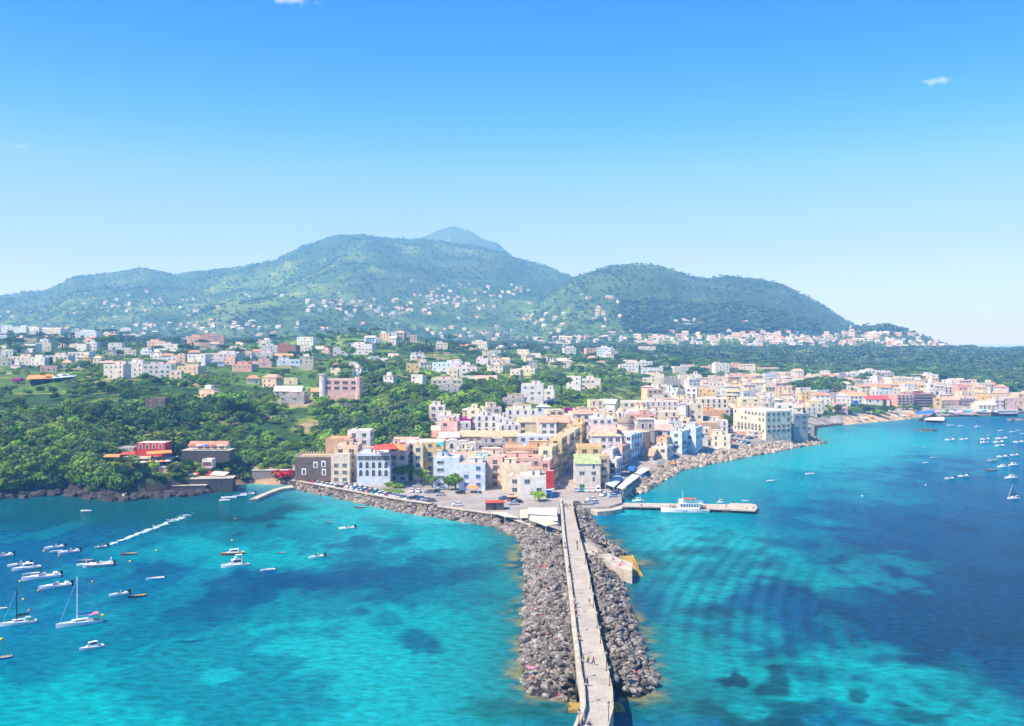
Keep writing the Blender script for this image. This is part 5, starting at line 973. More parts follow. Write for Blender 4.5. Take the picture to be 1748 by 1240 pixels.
RB = [('dinghy', 1623, 727, 14), ('dinghy', 1641, 728, 13), ('motor', 1668, 730, 15), ('dinghy', 1709, 736, 13), ('dinghy', 1729, 738, 13), ('dinghy', 1739, 735, 9), ('dinghy', 1746, 741, 9), ('row', 1689, 743, 8), ('motor', 1622, 752, 20), ('motor', 1646, 751, 18), ('motor', 1682, 751, 20), ('motor', 1710, 750, 25), ('motor', 1680, 757, 20), ('motor', 1705, 756, 22), ('motor', 1707, 762, 20), ('motor', 1739, 756, 22),
      ('row', 1594, 782, 13), ('dinghy', 1579, 791, 13), ('motor', 1711, 781, 22), ('motor', 1732, 778, 18), ('row', 1694, 787, 19), ('cabin', 1711, 798, 20), ('cabin', 1730, 795, 19), ('row', 1692, 804, 23), ('motor', 1621, 818, 19), ('motor', 1645, 814, 21), ('cabin', 1726, 817, 25), ('dinghy', 1315, 822, 17), ('dinghy', 1383, 810, 18)]
RL = {16: 'open boat nearest the middle of the right bay, farther of the two', 17: 'white dinghy nearer of the two lone boats in the middle right bay', 27: 'lone white dinghy between the pier and the palace', 28: 'lone white dinghy off the palace rocks', 26: 'white cabin boat just above the right-hand sailboat', 25: 'white motorboat right of its smaller neighbour, above the lone orange buoy', 24: 'smaller white motorboat left of its neighbour above the lone orange buoy'}
rowname = lambda y: 'in the farthest row below the black ship' if y < 745 else ('in the far row level with the reef' if y < 765 else ('in the middle row of the right bay' if y < 790 else 'in the nearest row of the right bay'))
cnt = {}
for k, (kd, x, y, l) in sorted(enumerate(RB), key=lambda q: q[1][1]):
    nm = {'dinghy': 'white dinghy', 'motor': 'white motorboat', 'cabin': 'white cabin boat', 'row': 'dark-bottomed open boat'}[kd] + ' ' + rowname(y); cnt[nm] = cnt.get(nm, 0) + 1
    boat(kd, x, y, l, 14, 'brown' if k == 23 else ('grey' if kd == 'row' else 'white'), RL.get(k) or (nm + ', ' + ORD[cnt[nm] - 1]), GR_, flip=k % 5 == 2)
boat('sail', 1731, 852, 24, 10, 'white', 'white sailboat with dark mast alone at the right edge', GR_)
boat('motor', 1070, 852, 16, 6, 'white', 'white motorboat moored between the pier and the square', 'boats beside the pier'); boat('cabin', 1090, 856, 20, 4, 'white', 'white cabin boat beside the pier close to the square', 'boats beside the pier'); boat('cabin', 1230, 858, 13, 4, 'white', 'small white boat moored behind the outer pier', 'boats beside the pier'); boat('dinghy', 1273, 855.5, 10, 0, 'white', 'small boat behind the tip of the pier', 'boats beside the pier')
for k, (x, y, c, t) in enumerate([(420, 824, 'pale blue', 'pale blue'), (430, 823, 'blue', 'bright blue'), (440, 822, 'white', 'white'), (452, 821, 'white', 'second white'), (466, 822, 'maroon', 'red'), (478, 823, 'black', 'dark'), (196, 838, 'pale blue', 'light blue'), (212, 843, 'white', 'big white'), (228, 845, 'black', 'black')]):
    X, Y = gp(x, y, 1.5); zz = max(.2, min(gz(X, Y), 1.4)); boat('row', x, y - 1 if x > 300 else y + 9, 16, 20 + 13 * k, c, f'{t} rowing boat pulled up on the ' + ('small cove beach' if x > 300 else 'rocks under the cliff'), 'boats pulled up ashore', z=zz + .1)
def ferry():
    X, Y = gp(1173, 875, 0); L = 74 * Y / F; o = empty('ferry', (X, Y, 0), math.radians(-4)); tag(o, 'white passenger ferry with a crowded open deck moored at the pier', 'ferry')
    hull_mesh(L, L * .24, 1.5, HW, DECK, n=17).build('hull', o); B = L * .24; s = MB(); s.box(-L * .32, -B * .47, .9, L * .5, -B * .465, 1.05, HB); s.build('stripe', o)
    c = MB(); c.box(-L * .18, -B * .32, 1.5, L * .28, B * .32, 3.4, HW); c.build('cabin', o)
    for k in range(7): w = MB(); x = -L * .15 + k * L * .06; w.box(x, -B * .32 - .03, 2.2, x + .6, -B * .32 + .01, 2.9, TINT); w.build('cabin_window', o)
    u = MB(); u.box(-L * .20, -B * .38, 3.4, L * .34, B * .38, 3.52, HW); u.build('upper_deck', o); u = MB(); u.box(-L * .19, -B * .2, 3.52, -L * .10, B * .2, 5.0, HW); u.build('wheelhouse', o)
    u = MB(); u.box(L * -.08, -B * .36, 5.2, L * .2, B * .36, 5.28, RTARP)
    for x in (-.07, .06, .19):
        for y in (-1, 1): u.tube((L * x, y * B * .34, 3.5), (L * x, y * B * .34, 5.2), .05, HW, 5)
    u.build('awning', o); r = MB()
    for y in (-1, 1):
        r.tube((-L * .2, y * B * .38, 4.4), (L * .34, y * B * .38, 4.4), .04, HW, 4)
        for k in range(14): x = -L * .2 + k * L * .0415; r.tube((x, y * B * .38, 3.5), (x, y * B * .38, 4.4), .03, HW, 4)
    r.build('railing', o); m = MB(); m.tube((-L * .1, 0, 5), (-L * .1, 0, 8), .07, HW, 6); m.build('mast', o); f = MB(); f.box(L * .38, 0, 3.6, L * .44, .05, 4.4, HB); f.tube((L * .38, 0, 1.6), (L * .38, 0, 4.5), .04, HW, 5); f.build('flag', o)
    return o, L, B
FERRY, FL, FB = ferry()
def black_ship():
    X, Y = gp(1715, 711, 0); L = 40 * Y / F; o = empty('ship', (X, Y, 0), math.radians(4)); tag(o, 'big black-hulled wooden ship with white upperworks docked at far right', 'ship')
    hull_mesh(L, L * .3, 3.2, HK, DECK, n=15).build('hull', o); s = MB(); s.box(-L * .35, -L * .155, 2.5, L * .48, -L * .15, 3.0, HW); s.build('stripe', o)
    s = MB(); s.box(-L * .4, -L * .12, 3.6, L * .46, L * .12, 5.2, HW); s.box(-L * .42, -L * .14, 5.2, L * .48, L * .14, 5.4, HW); s.build('deckhouse', o)
    for k in range(9): w = MB(); x = -L * .34 + k * L * .085; w.box(x, -L * .12 - .04, 4.0, x + .9, -L * .12 + .01, 4.8, TINT); w.build('cabin_window', o)
black_ship()
def buoy(px, py, col, r, label):
    X, Y = gp(px, py, 0); m = mat('buoy_' + col, {'yellow': (.85, .55, .03), 'orange': (.85, .2, .04), 'white': (.8, .8, .78)}[col], .5, .4, .05, 2); o = empty('buoy', (X, Y, 0)); b = MB(); b.lathe([(.02, -.2)] + [(r * math.sin(a), r * .7 - r * math.cos(a)) for a in np.linspace(.3, 3.0, 8)], m, 10); b.build('float', o, smooth=True); t = MB(); t.tube((0, 0, r * 1.5), (0, 0, r * 2.2), .05, IRON, 5); t.build('ring', o); tag(o, label, 'buoy', 'mooring buoys')
for x, y, c, t in ((75, 942, 'yellow', 'beside the farthest-back motorboat'), (101, 951, 'orange', 'just below the slim motorboat'), (267, 941, 'yellow', 'alone right of the brown rowing boat'), (222, 960, 'yellow', 'right of the pale inflatable'), (158, 995, 'orange', 'left of the pale blue open boat'), (66, 1010, 'orange', 'under the longest motorboat'), (40, 1025, 'yellow', 'above the dark-mast sailboat'), (50, 1044, 'orange', 'right of the dark mast'), (34, 994, 'yellow', 'left of the longest motorboat'), (396, 924, 'yellow', 'above the varnished brown boat'), (402, 887, 'orange', 'near the middle of the dark patch'), (1580, 829, 'white', 'below the motorboat pair on the right'), (1578, 765, 'orange', 'between the islet and the beach side'), (1472, 848, 'white', 'in the empty middle of the right bay'), (3, 1093, 'yellow', 'at the left edge near the blue boat')): buoy(x, y, c, .33, f'{c} mooring buoy {t}')
# the speedboat's wake: many flat patches of foam, and a lighter churned strip
def wake():
    r = random.Random(3); m = mat('sea_foam', (.45, .60, .66), .9, .1, .06, 1); b = MB()
    for k in range(330):
        t = r.random() ** .8; px, py = 181 + 141 * t + r.gauss(0, 1.0) * (1 + 3 * t), 932 - 53 * t; s_ = r.choice((-1, 1, 0)); X, Y = gp(px, py, 0); w = (.7 + 2.2 * t); X += s_ * .2 * w + r.gauss(0, .16 * w); Y += s_ * .9 * w * .8 + r.gauss(0, .5 * w); q = r.uniform(.15, .62) * (1.15 - .4 * t); a0 = r.uniform(0, 6)
        vs = [(X + q * r.uniform(.6, 1.3) * 1.5 * math.cos(a0 + i * 1.05), Y + q * r.uniform(.5, 1) * math.sin(a0 + i * 1.05), .04 + .02 * r.random()) for i in range(6)]; b.add(vs, [tuple(range(6))], m)
    tag(b.build('wake_foam'), kind='stuff')
wake()
# ---------------------------------------------------------------- cars
CARC = {'white': (.78, .78, .77), 'silver': (.45, .47, .49), 'black': (.02, .02, .022), 'blue': (.04, .12, .34), 'red': (.50, .03, .03), 'grey': (.16, .17, .18), 'teal': (.03, .26, .28), 'light blue': (.35, .5, .62)}
CT = {}
def car_mesh(col, van=False):
    k = (col, van)
    if k in CT: return CT[k]
    m = mat('car_paint_' + col.replace(' ', '_'), CARC[col], .25, .5, .03, 1); L, w, h = (4.1, .84, 1.42) if not van else (4.9, .95, 2.2)
    pr = [(-2.05, .32), (-2.05, .75), (-1.9, .86), (-1.0, .98), (1.75, 1.0), (2.0, .9), (2.05, .32)] if not van else [(-2.4, .35), (-2.4, .95), (-2.0, 1.15), (2.4, 1.2), (2.4, .35)]
    b = MB(); n = len(pr); b.add([(x, s * w, z) for s in (-1, 1) for x, z in pr], [tuple(range(n)), tuple(range(n, 2 * n))[::-1]] + [(i, n + i, n + (i + 1) % n, (i + 1) % n) for i in range(n)], m)
    g = MB(); q = [(-1.0, .98), (-.35, h - .04), (1.1, h), (1.75, 1.0)] if not van else [(-2.0, 1.15), (-1.45, h - .05), (2.3, h), (2.4, 1.2)]
    ins = .13; g.add([(x, s * (w - .02 if z < 1.25 else w - ins), z) for s in (-1, 1) for x, z in q], [(0, 1, 2, 3), (7, 6, 5, 4), (0, 4, 5, 1), (2, 6, 7, 3)], TINT if not van else m)
    if van: g.add([(-1.97, -.8, 1.25), (-1.97, .8, 1.25), (-1.55, .75, h - .2), (-1.55, -.75, h - .2)], [(0, 1, 2, 3)], TINT)
    rf = MB(); rf.add([(x, s * (w - ins + .005), z) for x, z in ((q[1][0], q[1][1] + .012), (q[2][0], q[2][1] + .012)) for s in (-1, 1)] + [(x, s * (w - ins - .1), z + .03) for x, z in ((q[1][0] + .08, q[1][1] + .012), (q[2][0] - .08, q[2][1] + .012)) for s in (-1, 1)], [(4, 5, 7, 6), (0, 1, 5, 4), (3, 2, 6, 7), (2, 0, 4, 6), (1, 3, 7, 5)], m)
    wh = []
    for x in (-L * .31, L * .31):
        for s in (-1, 1): t = MB(); t.tube((x, s * (w - .16), .32), (x, s * (w + .02), .32), .32, BLK, 10); t.tube((x, s * (w + .0), .32), (x, s * (w + .03), .32), .17, RUB, 8); wh.append(t.mesh('wheel'))
    CT[k] = (b.mesh('body'), g.mesh('windows'), rf.mesh('roof'), wh); return CT[k]
CARS = []
def car(px, py, ang, col, zone, van=False, z=None, label=None):
    X, Y = gp(px, py, 2.3 if z is None else z); zz = 2.31 if z is None else max(gz(X, Y), 0) + .02; o = empty('parked_car' if not van else 'parked_van', (X, Y, zz), math.radians(ang)); B_, G_, R_, W_ = car_mesh(col, van)
    link('body', B_, o); link('windows', G_, o); link('roof', R_, o)
    for w in W_: link('wheel', w, o)
    tag(o, label, 'van' if van else 'car', 'cars parked around the harbour'); CARS.append((o, f"{col} parked {'van' if van else 'car'} {zone}", px, label))
rc = random.Random(6); CC = ['white', 'silver', 'black', 'blue', 'white', 'grey', 'silver', 'white', 'teal', 'red', 'light blue', 'white']
z1 = 'before the dark tower house'
for k in range(7): car(534 + k * 7.5, 826 + k * 1.4, 70, rc.choice(CC), z1)
z1 = 'before the blue-shaded arched house'
for r in range(3):
    for k in range(7): car(588 + k * 8.6 + r * 8, 829 + k * 1.9 + r * 3.6, 62, rc.choice(CC), z1)
z1 = 'along the sea wall'
for k in range(8): car(652 + k * 6.2, 844 + k * 1.35, 62, rc.choice(CC), z1)
z1 = 'in the short row by the harbour steps'
for x, y, c in ((709, 852, 'black'), (718, 853.5, 'blue'), (727, 855, 'silver'), (735, 857, 'grey')): car(x, y, 15, c, z1)
for x, y, a, c, t in ((703, 840, 85, 'white', 'white car in front of the round parking tree'), (714, 841, 85, 'white', 'white car right beside the other before the parking tree'), (733, 842, 5, 'grey', 'grey car passing the small parking tree'), (752, 846, 10, 'silver', 'silver car in the middle of the square'), (744, 841, 5, 'black', 'black car in the middle of the square'), (754, 836, 20, 'light blue', 'light blue car before the pale blue four-storey house'), (781, 864, 10, 'white', 'lone white car near the harbour steps'), (786, 843, 5, 'black', 'black car by the awning of the pale blue house'),
                      (694, 828, 5, 'grey', 'grey car under the leafy tree of the square'), (712, 832, 5, 'silver', 'silver car passing behind the round parking tree'), (860, 853, 12, 'blue', 'blue car against the low white house'), (876, 862, 10, 'silver', 'silver car by the canopies'), (883, 859, 20, 'black', 'black car before the low white house'), (872, 850, 12, 'red', 'red car beside the low white house')): car(x, y, a, c, '', label=t)
for k, (x, c, v) in enumerate(((984, 'light blue', 0), (993, 'teal', 0), (1001.5, 'white', 0), (1011, 'white', 0), (1021, 'white', 1))): car(x, 839.5, 88, c, 'before the green-roofed house', bool(v))
for x, y, a, c, t in ((1030, 847, 60, 'white', 'white car right of the row before the green-roofed house'), (1046, 849, 20, 'light blue', 'light blue car near the landing of the pier'), (1050, 844, 20, 'blue', 'dark blue car beside the light blue one near the pier'), (983, 862, 5, 'grey', 'grey car at the railing by the causeway'), (1002, 862, 5, 'silver', 'silver car at the railing by the landing step'), (1013, 860, 30, 'white', 'white car at the right of the railing'), (1010, 855, 20, 'white', 'white car behind the pair at the railing'), (945, 836, 75, 'silver', 'silver car by the blue kiosk'), (951, 830, 75, 'white', 'white car entering the street')): car(x, y, a, c, '', label=t)
z1 = 'below the palace'
for r in range(4):
    for k in range(6): car(1242 + k * 7.0 + r * 2, 744 + r * 6.2 + k * .6, 20 + r * 5, rc.choice(CC), z1, z=2)
by = {}
for o, t, px, lb in CARS:
    if not lb: by.setdefault(t, []).append((px, o))
for t, q in by.items():
    q.sort(key=lambda e: e[0])
    for i, (px, o) in enumerate(q): o['label'] = t if len(q) == 1 else f'{t}, {ORD[i]} of that colour'
# ---------------------------------------------------------------- canopies, kiosks, restaurants, street lamps
def canopy(name, pts, z, m, label, posts=True, cat='awning', thick=.18, drop=0):
    """a cloth roof on posts; drop lowers the outer half"""
    P = [gp(x, y, z) for x, y in pts]; ar = sum(P[i][0] * P[(i + 1) % len(P)][1] - P[(i + 1) % len(P)][0] * P[i][1] for i in range(len(P)))
    if ar < 0: P = P[::-1]
    o = empty(name, (P[0][0], P[0][1], 0)); cx = sum(p[0] for p in P) / len(P) - P[0][0]; cy = sum(p[1] for p in P) / len(P) - P[0][1]; Q = [(x - P[0][0], y - P[0][1]) for x, y in P]
    b = MB(); n = len(Q); b.add([(x, y, z) for x, y in Q] + [(x, y, z - thick) for x, y in Q] + [(cx, cy, z + .5)], [(i, (i + 1) % n, 2 * n) for i in range(n)] + [(n + i, n + (i + 1) % n, (i + 1) % n, i) for i in range(n)] + [tuple(range(n, 2 * n))[::-1]], m); b.build('cloth', o)
    if posts:
        for x, y in Q: p = MB(); x, y = x + (cx - x) * .04, y + (cy - y) * .04; p.tube((x, y, max(gz(x + P[0][0], y + P[0][1]), 0)), (x, y, z - thick), .07, TRIM, 6); p.build('post', o)
    return tag(o, label, cat)
canopy('awning', [(1053, 832), (1063, 835), (1092, 813), (1080, 809)], 5.0, WTARP, 'long white restaurant awning along the east quay'); canopy('awning', [(1084, 807), (1094, 810), (1110, 801), (1096, 798)], 5.0, WTARP, 'shorter white awning behind the long one on the quay'); canopy('awning', [(1090, 812), (1095, 813.5), (1103, 807), (1098, 805)], 4.4, BTARP, 'small bright blue awning between the two white quay awnings')
canopy('awning', [(1033, 826), (1048, 832), (1066, 815), (1051, 810)], 4.9, mat('grey_canvas', (.42, .50, .52), .8, .2, .1, 1), 'grey glazed canopy at the foot of the quay houses'); canopy('awning', [(1071, 803), (1083, 804), (1085, 796), (1074, 795)], 4.5, BTARP, 'blue awning at the foot of the blue-shaded quay houses')
canopy('awning', [(1201, 762), (1213, 768), (1232, 765), (1218, 760)], 4.5, WTARP, 'white awning beside the hedge on the east quay'); canopy('awning', [(1142, 791), (1152, 792), (1153, 789), (1144, 788)], 3.4, OTARP, 'small orange awning by the boulders of the east quay')
canopy('awning', [(903, 887), (932, 898), (955, 894), (926, 884)], 5.4, TARP, 'tan square canopy beside the causeway entrance'); canopy('awning', [(902, 867), (900, 877), (951, 880), (950, 867)], 4.6, WTARP, 'big white canopy left of the causeway entrance'); canopy('awning', [(905, 880), (903, 886), (952, 889), (952, 882)], 4.2, WTARP, 'low white canopy in front of the big white canopy'); canopy('awning', [(888, 871), (888, 884), (902, 884), (903, 869)], 4.2, TARP, 'narrow cream canopy at the left of the white canopies'); canopy('awning', [(838, 874), (862, 882), (886, 884), (862, 874)], 3.9, TARP, 'low cream canopy behind the sea wall')
canopy('awning', [(636, 768), (640, 760), (672, 757), (680, 766)], 19.3, RTARP, 'red awning on the roof terrace of the blue-shaded arched house', False); canopy('awning', [(668, 767), (672, 757), (692, 760), (694, 769)], 18.6, OTARP, 'orange-red awning on the roof of the lilac house', False); canopy('awning', [(797, 833), (797, 829), (815, 829), (817, 834)], 4.6, OTARP, 'orange awning in front of the house with blue shutters'); canopy('awning', [(747, 759), (748, 755), (756, 755), (756, 760)], 20.3, mat('teal_canvas', (.02, .45, .42), .8, .2, .1, 1), 'teal awning on the roof of the yellow house', False)
def kiosk(px0, px1, yt, yb, m, mr, label, D=5, name='kiosk'):
    X0, Y = gp(px0, yb, 2.3); X1, _ = gp(px1, yb, 2.3); h = (yb - yt) * Y / F; o = empty(name, ((X0 + X1) / 2, Y, 2.3)); w = (X1 - X0) / 2; b = MB(); b.box(-w, 0, 0, w, D, h - .2, m); b.build('wall', o); r = MB(); r.box(-w - .3, -.3, h - .2, w + .3, D + .3, h, mr); r.build('roof', o); d = MB(); d.box(-.5, -.06, 0, .5, .02, 2.0, BLK); d.build('door', o); tag(o, label, 'kiosk')
kiosk(932, 942, 836, 851, mat('blue_paint', (.02, .14, .60), .8, .2, .1, 1), TRIM, 'bright blue kiosk at the end of the low white house', 3); kiosk(829, 860, 858, 871, WALLS, rm('red'), 'dark hut with flat red roof behind the sea wall', 5, 'hut'); kiosk(866, 883, 848, 857, wm('brown'), rm('tan'), 'brown wooden kiosk before the low white house', 3)
# terraces and restaurants under the cliff on the left
def terrace(L, R, yt, Y, D, m, label, name='retaining_wall', cat='wall', cop=CONC, down=8, rot=0):
    z = wz(yt, Y); X0, X1 = wx(L, Y), wx(R, Y); o = empty(name, ((X0 + X1) / 2, Y, z), math.radians(rot)); w = (X1 - X0) / 2; b = MB(); b.box(-w, 0, -down, w, D, -.25, m); b.build('wall_body', o); c = MB(); c.box(-w - .2, -.2, -.25, w + .2, D, 0, cop); c.build('terrace_top', o); return tag(o, label, cat)
terrace(222, 292, 783, 412, 9, WALLS, 'dark stone terrace carrying the red restaurant', down=5); terrace(310, 392, 769, 424, 8, WALLS, 'dark stone terrace under the terracotta-roofed restaurant', down=5); terrace(242, 300, 798, 404, 9, DECK, 'pale bathing deck below the red restaurant', 'sun_deck', 'deck', CONC, 7); terrace(246, 350, 829, 397, 8, WALLS, 'dark sea wall under the lower bathing terrace', down=6, rot=5); terrace(326, 396, 817, 401, 8, WALLS, 'dark sea wall under the red and white canopies', down=8, rot=8)
terrace(178, 226, 780, 418, 7, WALLS, 'dark terrace of the red canopies left of the restaurant', down=6); terrace(430, 502, 803, 428, 4, mat('grey_stone_wall', (.24, .22, .20), .95, .1, .25, 1.5, bump=.3), 'grey stone wall behind the cove beach', down=8)
for a in ((560, 628, 690, 560, 'low stone wall below the pink villa garden'), (800, 870, 703, 590, 'long grey wall between the woods and the old town')):
    terrace(a[0], a[1], a[2], a[3], 2.5, mat('grey_stone_wall', (.24, .22, .20)), a[4], down=2.2, cop=mat('grey_stone_wall', (.24, .22, .20)))
def late(*a, **k):
    o = house(*a, **k); return o
late(233, 757, 281, 421, 9, 'red', zone='', cols=4, st=1, kinds=('arch',), cw=1.1, chw=1.6, label='red restaurant building with white-trimmed arched windows under the cliff', rc='white', side=False, base=11, skip=0, extra=False)
late(198, 766, 228, 426, 8, 'grey', zone='', wins=False, label='low grey-roofed annex left of the red restaurant', rc='grey', base=11, extra=False); late(322, 758, 386, 430, 7, 'white', 'gableside', 'terracotta', zone='', cols=5, st=1, label='white restaurant with long terracotta roof on the stone terrace', base=14, side=False, extra=False); late(345, 786, 362, 418, 5, 'white', zone='', cols=2, st=1, label='tiny white bathing house below the terracotta-roofed restaurant', base=8, side=False, extra=False)
canopy('awning', [(176, 780), (180, 776), (206, 775), (204, 780)], 17, OTARP, 'orange-red canopy at the left end of the restaurant terraces', False); canopy('awning', [(204, 776), (210, 772), (232, 770), (230, 776)], 17.5, RTARP, 'red canopy left of the red restaurant', False)
canopy('awning', [(250, 776), (250, 771), (292, 768), (294, 773)], 15.6, OTARP, 'long orange canopy in front of the red restaurant', False); canopy('awning', [(326, 809), (332, 804), (360, 804), (362, 811)], 6.5, RTARP, 'red canopy on the lower terrace by the cove'); canopy('awning', [(358, 811), (366, 804), (392, 806), (384, 812)], 6.5, WTARP, 'white canopy next to the red one by the cove')
canopy('awning', [(44, 648), (50, 640), (94, 637), (92, 646)], 39.5, OTARP, 'pale red canopy of the hilltop terrace restaurant'); canopy('awning', [(90, 646), (96, 637), (130, 635), (128, 643)], 39.8, mat('grey_canvas', (.42, .50, .52)), 'grey canopy of the hilltop terrace restaurant')
# parasols
PAR = {}
def parasol(px, py, z, col, label, r=1.6, h=2.4, Y=None):
    if col not in PAR:
        m = {'white': WTARP, 'red': RTARP, 'orange': OTARP, 'blue': BTARP, 'green': mat('green_canvas', (.15, .55, .25), .8, .2, .1, 1), 'lilac': mat('lilac_canvas', (.5, .3, .6), .8, .2, .1, 1), 'cream': TARP}[col]
        a = MB(); n = 8; vs = [(math.cos(k * math.pi / 4), math.sin(k * math.pi / 4), 0) for k in range(n)]; a.add(vs + [(x, y, -.12) for x, y, _ in vs] + [(0, 0, .32)], [(k, (k + 1) % n, 2 * n) for k in range(n)] + [(n + k, n + (k + 1) % n, (k + 1) % n, k) for k in range(n)], m)
        PAR[col] = a.mesh('canopy')
    X, Y_ = gp(px, py, z) if Y is None else (wx(px, Y), Y); o = empty('parasol', (X, Y_, z)); c = link('canopy', PAR[col], o); c.scale = (r, r, r); c.location = (0, 0, h - .3)
    if 'pole' not in PAR: p = MB(); p.tube((0, 0, 0), (0, 0, 2.4), .04, TRIM, 5); PAR['pole'] = p.mesh('pole')
    link('pole', PAR['pole'], o); return tag(o, label, 'parasol', 'parasols by the water')
rp_ = random.Random(4)
def prow(n, f, z, cols, zone, r=1.6):
    c = {}; 
    for k in range(n):
        x, y = f(k); col = cols[k % len(cols)]; c[col] = c.get(col, 0) + 1; zz = z if z is not None else max(.3, gz(*gp(x, y, 1.5))); parasol(x, y, zz, col, f'{col} parasol {zone}, {ORD[min(c[col] - 1, 19)]} of that colour', r)
prow(5, lambda k: (246 + 10 * k, 797 - .5 * k), wz(798, 404), ['white', 'orange'], 'on the pale bathing deck'); prow(6, lambda k: (300 + 8 * k, 823 - 1.2 * k), 4.2, ['white', 'blue'], 'on the lower terrace by the rocks'); prow(5, lambda k: (328 + 12 * k, 768), wz(769, 424), ['red', 'white', 'blue'], 'before the terracotta-roofed restaurant')
prow(9, lambda k: (1466 + 11 * k, 719 - .7 * k), None, ['blue', 'white', 'red'], 'on the east beach', 2.0); prow(18, lambda k: (1598 + 4.4 * k, 707 - (k % 3) * 2.2), 2.2, ['lilac', 'white', 'blue', 'green', 'white'], 'of the lido before the pink hotel', 3.0); prow(6, lambda k: (1670 + 5 * k, 706 - (k % 2) * 2), 2.2, ['green', 'white', 'blue'], 'of the lido left of the black ship', 2.6)
canopy('platform', [(1577, 717), (1582, 712), (1612, 712), (1612, 718)], 2.4, WTARP, 'white platform on dark posts standing in the water before the lido', cat='platform'); canopy('awning', [(1563, 708), (1563, 703), (1594, 700), (1596, 705)], 6, BTARP, 'row of blue awnings at the foot of the brown hotel wing', False)
# street lamps
def lamp_parts():
    p = MB(); p.lathe([(.16, 0), (.14, .25), (.07, .35), (.05, 2.9), (.04, 3.0)], IRON, 8); p.tube((-.35, 0, 2.85), (.35, 0, 2.85), .03, IRON, 5)
    l = MB(); l.lathe([(.08, 3.0), (.2, 3.08), (.24, 3.4), (.1, 3.52), (.03, 3.65)], mat('lantern_glass', (.6, .6, .55), .3, .5, .05, 3), 8); c = MB(); c.lathe([(.27, 3.4), (.12, 3.56), (.02, 3.72)], IRON, 8)
    return p.mesh('post'), l.mesh('lantern'), c.mesh('lamp_cap')
LP = lamp_parts()
for side, lst in (('right', [(5, .5), (4, .4), (6, .2), (6, .95), (7, .7), (8, .8), (9, .6), (11, .9), (3, .2), (1, .5)]), ('left', [(4, .6), (5, .7), (7, .1), (8, .2), (9, .1), (10, .6), (12, .2), (2, .5), (6, .4)])):
    lst.sort(); 
    for i, (k, t) in enumerate(lst):
        u = .95 if side == 'right' else .19; a, b = bpt(k, u), bpt(k + 1, u); o = empty('street_lamp', (a[0] + (b[0] - a[0]) * t, a[1] + (b[1] - a[1]) * t, BZ + .004))
        for m, n in zip(LP, ('post', 'lantern', 'lamp_cap')): link(n, m, o)
        tag(o, f'dark street lamp on the {side} side of the causeway, {["farthest", "second", "third", "fourth", "fifth", "sixth", "seventh", "eighth", "ninth", "nearest"][i]} from the town', 'street lamp', 'street lamps along the causeway')
# traffic island, bollards at the causeway
slab('traffic_island', [(646, 838), (655, 834), (688, 836), (692, 840), (678, 843), (650, 842)], 2.5, .3, mat('lawn', (.09, .17, .03), .95, .1, .3, 1), 'grassy traffic island with shrubs in the parking square', 'traffic island', CONC)
